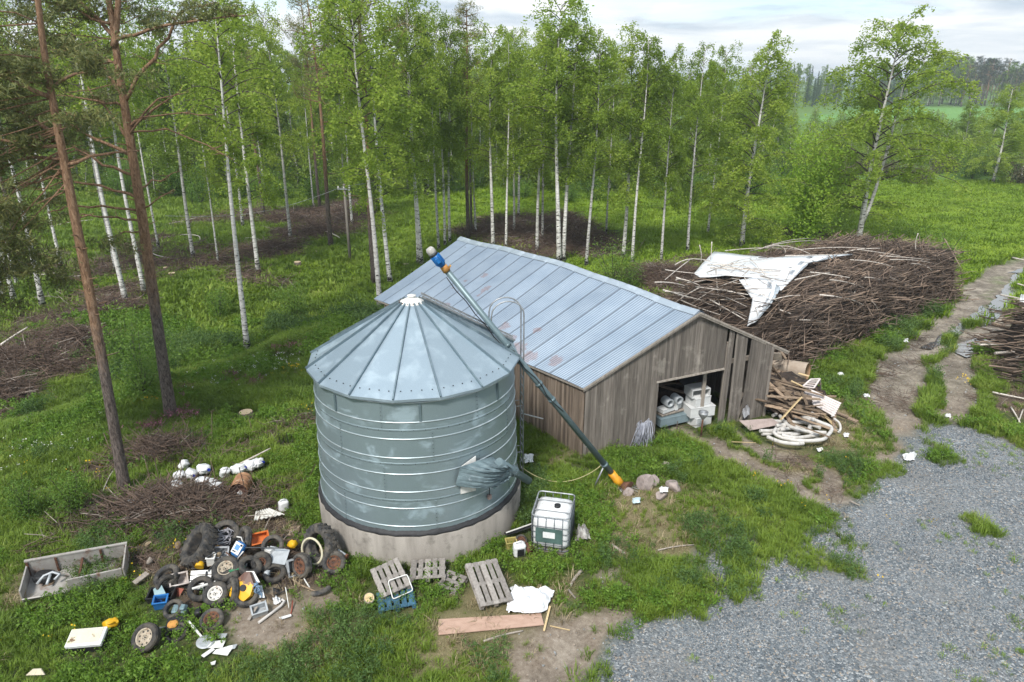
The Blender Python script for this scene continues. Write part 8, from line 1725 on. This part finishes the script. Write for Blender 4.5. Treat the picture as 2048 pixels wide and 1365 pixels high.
# wild flowers
FL = [mat('white_petals', (0.75, 0.75, 0.70)), mat('yellow_petals', (0.75, 0.50, 0.02)), mat('pink_petals', (0.30, 0.115, 0.16))]
def flower(seed, m_, n, h, r, pr):
    rng = np.random.default_rng(seed); C = np.stack([rng.normal(0, r, n), rng.normal(0, r, n), h * rng.uniform(0.7, 1.1, n)], 1); return leafmesh('flower', C, pr, rng, m_, 0, 0.9)
xs, ys, ix = [], [], []
for (px, py, r, k_, n) in ((560, 735, 1.0, 0, 30), (500, 745, 1.0, 0, 26), (610, 700, 0.7, 2, 26), (585, 705, 0.9, 2, 22), (575, 745, 0.5, 1, 14), (625, 822, 0.4, 1, 12), (375, 838, 0.6, 2, 22), (345, 845, 0.6, 2, 16), (290, 865, 0.4, 2, 26), (315, 860, 0.3, 2, 14), (365, 785, 0.6, 2, 24), (290, 810, 0.4, 1, 10), (440, 770, 1.2, 0, 18), (60, 920, 1.8, 0, 30), (130, 950, 1.6, 1, 10), (70, 1280, 0.8, 1, 6), (230, 1200, 2.0, 1, 6), (1640, 1020, 3.0, 1, 14), (330, 1110, 1.5, 1, 10), (455, 760, 0.4, 2, 16), (510, 770, 0.5, 2, 18), (1925, 770, .3, 1, 8)):
    p = P(px, py); xs.append(RNG.normal(p.x, r * .6, n)); ys.append(RNG.normal(p.y, r * .6, n)); ix.append(np.full(n, k_))
xs, ys, ix = map(np.concatenate, (xs, ys, ix)); put('wild_flowers', xs, ys, RNG.uniform(0.7, 1.2, len(xs)), ix, [flower(1, FL[0], 5, 0.40, 0.06, 0.045), flower(2, FL[1], 4, 0.34, 0.07, 0.05), flower(3, FL[2], 14, 0.36, 0.07, 0.05)])
# crushed stones lying proud of the yard
def stonemesh(seed, col):
    import bmesh
    rng = np.random.default_rng(seed); bm = bmesh.new(); bmesh.ops.create_icosphere(bm, subdivisions=1, radius=1)
    for v in bm.verts: v.co = Vector(v.co) * float(rng.uniform(0.6, 1.15)); v.co.z *= 0.6; v.co.y *= 0.75
    me = bpy.data.meshes.new('stone'); bm.to_mesh(me); bm.free(); me.materials.append(col); return me
SM = [mat('blue_grey_stone', (0.145, 0.170, 0.19), (0.075, 0.09, 0.105), 0.85, 0, 3, rnd=0.9), mat('pale_stone', (0.34, 0.35, 0.355), (0.23, 0.24, 0.245), 0.85, 0, 3, rnd=0.5), mat('brown_stone', (0.30, 0.25, 0.20), (0.2, 0.165, 0.135), 0.85, 0, 3, rnd=0.5)]
x, y = sample(190000, 0, 32, 7, 27); k = inview(x, y); x, y = x[k], y[k]; g = masks(x, y)[0]; k = (g > 0.35) & (RNG.random(len(x)) < (0.25 + 0.75 * (1 - sstep(0.45, 0.62, fbm(x / 1.8, y / 1.4, 19, 3))))); x, y = x[k], y[k]
sc = 0.014 + 0.026 * RNG.random(len(x)) ** 2.6; put('gravel_stones', x, y, sc, RNG.choice(6, len(x), p=[.3, .3, .12, .12, .11, .05]), [stonemesh(41, SM[0]), stonemesh(42, SM[0]), stonemesh(43, SM[0]), stonemesh(44, SM[1]), stonemesh(45, SM[1]), stonemesh(46, SM[2])], tilt=0.5, zoff=0.006)
print('stones', len(x))
# pebbles and clods on the bare soil
x, y = sample(70000, -17, 27, 9.5, 40); k = inview(x, y); x, y = x[k], y[k]; g, d, tr, s, st = masks(x, y); k = (RNG.random(len(x)) < np.clip(d + tr, 0, 1) * 0.6); x, y = x[k], y[k]
put('soil_pebbles', x, y, 0.012 + 0.035 * RNG.random(len(x)) ** 4, RNG.integers(0, 3, len(x)), [stonemesh(47, SM[2]), stonemesh(48, SM[2]), stonemesh(49, SM[1])], tilt=0.5)
# fallen twigs and slash
M_SL = [mat('slash_brown', (0.15, 0.105, 0.080), (0.070, 0.050, 0.040), 0.9, rnd=0.7), mat('slash_grey', (0.33, 0.285, 0.245), (0.18, 0.155, 0.135), 0.9, rnd=0.5)]
def slash(seed, n, L, r, m_, up=0.18):
    rng = np.random.default_rng(seed); mb = MB()
    for k in range(n):
        az = rng.uniform(0, 6.28); l = L * rng.uniform(0.4, 1.1); c = Vector((*rng.normal(0, 0.30, 2), abs(rng.normal(0, 0.10)))); d = Vector((math.cos(az), math.sin(az), rng.normal(0, up))); s = Vector(rng.normal(0, 0.10 * l, 3))
        mb.tube([c - d * l / 2, c + s * 0.7, c + d * l / 2 + s * .3], [r * rng.uniform(0.7, 1.3), r * 0.9, r * 0.35], 4, 0, caps=False, smooth=False)
        if rng.random() < 0.6:
            e = c + d * l * 0.2; mb.tube([e, e + Vector((*rng.normal(0, 0.22, 2), abs(rng.normal(0, 0.12))))], [r * 0.5, r * 0.2], 3, 0, caps=False, smooth=False)
    return mb.mesh('slash', m_)
SSRC = [slash(51, 22, 1.0, 0.011, M_SL[0]), slash(52, 18, 1.3, 0.013, M_SL[0]), slash(53, 24, 0.8, 0.010, M_SL[0], 0.35), slash(54, 5, 1.3, 0.015, M_SL[1])]
x, y = sample(90000, -30, 22, 15, 85); k = inview(x, y) & ~blocked(x, y); x, y = x[k], y[k]; s = masks(x, y)[3]
k = RNG.random(len(x)) < np.maximum(s > 0.3, 0.10 * (masks(x, y)[2] > .5)) * np.clip(fbm(x / 1.6, y / 1.6, 99, 3) * 2.2 - 0.7, 0, 1) * np.where(y < 40, 0.5, 0.4) * thin(x, y); x, y = x[k], y[k]
put('fallen_twigs', x, y, np.where(y < 40, 0.9, 1.5) * RNG.uniform(0.6, 1.2, len(x)), RNG.choice(4, len(x), p=[.33, .33, .2, .14]), SSRC, tilt=0.1, zoff=0.0)
print('twigs', len(x))
# the raised slash bank at the left and two heaps in the clearing
hx, hy, hzz = [], [], []
for (px, py, rx, ry, hgt, n) in ((60, 735, 2.6, 1.4, 0.7, 230), (140, 690, 2.4, 1.2, 0.55, 150), (230, 620, 2.0, 1.0, 0.4, 90), (10, 795, 1.4, 0.9, 0.6, 110), (575, 445, 2.2, 1.2, 0.7, 110), (640, 470, 3.0, 1.5, 0.45, 150), (540, 500, 2.5, 1.2, 0.4, 100), (700, 430, 2.5, 1.5, 0.5, 100), (1050, 470, 4, 2, 0.4, 170), (1140, 490, 3.5, 2, 0.4, 120), (370, 1012, 1.7, 0.45, 0.22, 95), (290, 1025, 1.2, 0.5, 0.2, 60), (420, 1035, 1.0, 0.35, 0.15, 40), (330, 905, 1.1, 0.45, 0.22, 55), (1330, 560, 3.0, 1.5, 0.8, 220), (1610, 478, 1.7, 1.2, 1.1, 110)):
    p = P(px, py); a = RNG.normal(0, 0.5, n); b = RNG.normal(0, 0.5, n); hx.append(p.x + a * rx); hy.append(p.y + b * ry); hzz.append(hgt * np.exp(-(a * a + b * b) * 1.2) * RNG.random(n) ** 0.5)
hx, hy, hzz = map(np.concatenate, (hx, hy, hzz)); o = put('slash_heaps', hx, hy, RNG.uniform(0.7, 1.4, len(hx)), RNG.choice(4, len(hx), p=[.33, .33, .22, .12]), SSRC, tilt=0.25, zoff=hzz)
# ================================================================== thin summer air
m = bpy.data.materials.new('haze_air'); m.use_nodes = True; nt = m.node_tree; nt.nodes.clear()
out = nt.nodes.new('ShaderNodeOutputMaterial'); pv = nt.nodes.new('ShaderNodeVolumePrincipled')
pv.inputs['Color'].default_value = (0.80, 0.90, 1.0, 1); pv.inputs['Density'].default_value = 0.00045; pv.inputs['Anisotropy'].default_value = 0.2
nt.links.new(pv.outputs[0], out.inputs['Volume'])
mb = MB(); mb.box((0, 1570, 12.6), (3200, 3480, 28.0)); o = mb.build('haze', m); o['kind'] = 'stuff'
# ================================================================== sky, sun
w = bpy.data.worlds.new('World'); scene.world = w; w.use_nodes = True
nt = w.node_tree; bg = nt.nodes['Background']
SUN_EL, SUN_AZ = math.radians(50), math.radians(200)      # azimuth clockwise from +Y (behind the camera, a little to its left)
sky = nd(nt, 'ShaderNodeTexSky'); sky.sky_type = 'NISHITA'; sky.sun_disc = False; sky.sun_elevation = SUN_EL; sky.sun_rotation = SUN_AZ
bg.inputs['Strength'].default_value = 0.12
tc = nt.nodes.new('ShaderNodeTexCoord').outputs['Generated']
sx = nt.nodes.new('ShaderNodeSeparateXYZ'); nt.links.new(tc, sx.inputs[0])
zz = mth(nt, 'ADD', mth(nt, 'MAXIMUM', sx.outputs[2], 0.0), 0.10)
cv = nt.nodes.new('ShaderNodeCombineXYZ')
nt.links.new(mth(nt, 'DIVIDE', sx.outputs[0], zz), cv.inputs[0]); nt.links.new(mth(nt, 'DIVIDE', sx.outputs[1], zz), cv.inputs[1])
def wn(scale, detail, off, dist=0.3):
    mp = nd(nt, 'ShaderNodeMapping'); mp.inputs['Location'].default_value = off; nt.links.new(cv.outputs[0], mp.inputs[0])
    n = nd(nt, 'ShaderNodeTexNoise', Scale=scale, Detail=detail, Roughness=0.55, Distortion=dist); nt.links.new(mp.outputs[0], n.inputs['Vector']); return n.outputs['Fac']
cover = ramp(nt, [(0.36, (0, 0, 0)), (0.47, (1, 1, 1))], wn(0.55, 9, (3.1, 1.7, 0))).outputs[0]
K = 1 / 0.12
shade = ramp(nt, [(0.36, tuple(c * K for c in (0.25, 0.31, 0.375))), (0.47, tuple(c * K for c in (0.375, 0.42, 0.46))), (0.56, tuple(c * K for c in (0.53, 0.545, 0.555)))], wn(0.9, 9, (7.7, 2.2, 0))).outputs[0]
blue = mixc(nt, 0.55, sky.outputs[0], tuple(c * K for c in (0.36, 0.49, 0.60)))
skyc = mixc(nt, cover, blue, shade)
hazeband = ramp(nt, [(0.0, (1, 1, 1)), (0.035, (0.75, 0.75, 0.75)), (0.10, (0, 0, 0))], sx.outputs[2]).outputs[0]
skyc = mixc(nt, mth(nt, 'MULTIPLY', hazeband, 0.75), skyc, tuple(c * K for c in (0.46, 0.48, 0.495)))
nt.links.new(skyc, bg.inputs[0])
sl = bpy.data.lights.new('sun', 'SUN'); sl.energy = 2.3; sl.angle = math.radians(11); sl.color = (1.0, 0.96, 0.90)
so = bpy.data.objects.new('sun', sl); COL.objects.link(so)
dv = Vector((math.sin(SUN_AZ) * math.cos(SUN_EL), math.cos(SUN_AZ) * math.cos(SUN_EL), math.sin(SUN_EL)))
so.rotation_euler = dv.to_track_quat('Z', 'Y').to_euler(); so.location = dv * 60
vs = scene.view_settings; scene.display_settings.display_device = 'sRGB'
vs.view_transform = 'Standard'; vs.look = 'None'; vs.gamma = 1.0; vs.exposure = 1.08; vs.use_curve_mapping = False
cy = scene.cycles; scene.render.engine = 'CYCLES'
cy.max_bounces = 7; cy.diffuse_bounces = 5; cy.glossy_bounces = 2; cy.transmission_bounces = 3; cy.transparent_max_bounces = 6; cy.volume_bounces = 0
cy.use_denoising = True; cy.denoiser = 'OPENIMAGEDENOISE'; cy.sample_clamp_indirect = 6; cy.caustics_reflective = False; cy.caustics_refractive = False
cy.use_adaptive_sampling = True; cy.adaptive_threshold = 0.02
scene.render.film_transparent = False
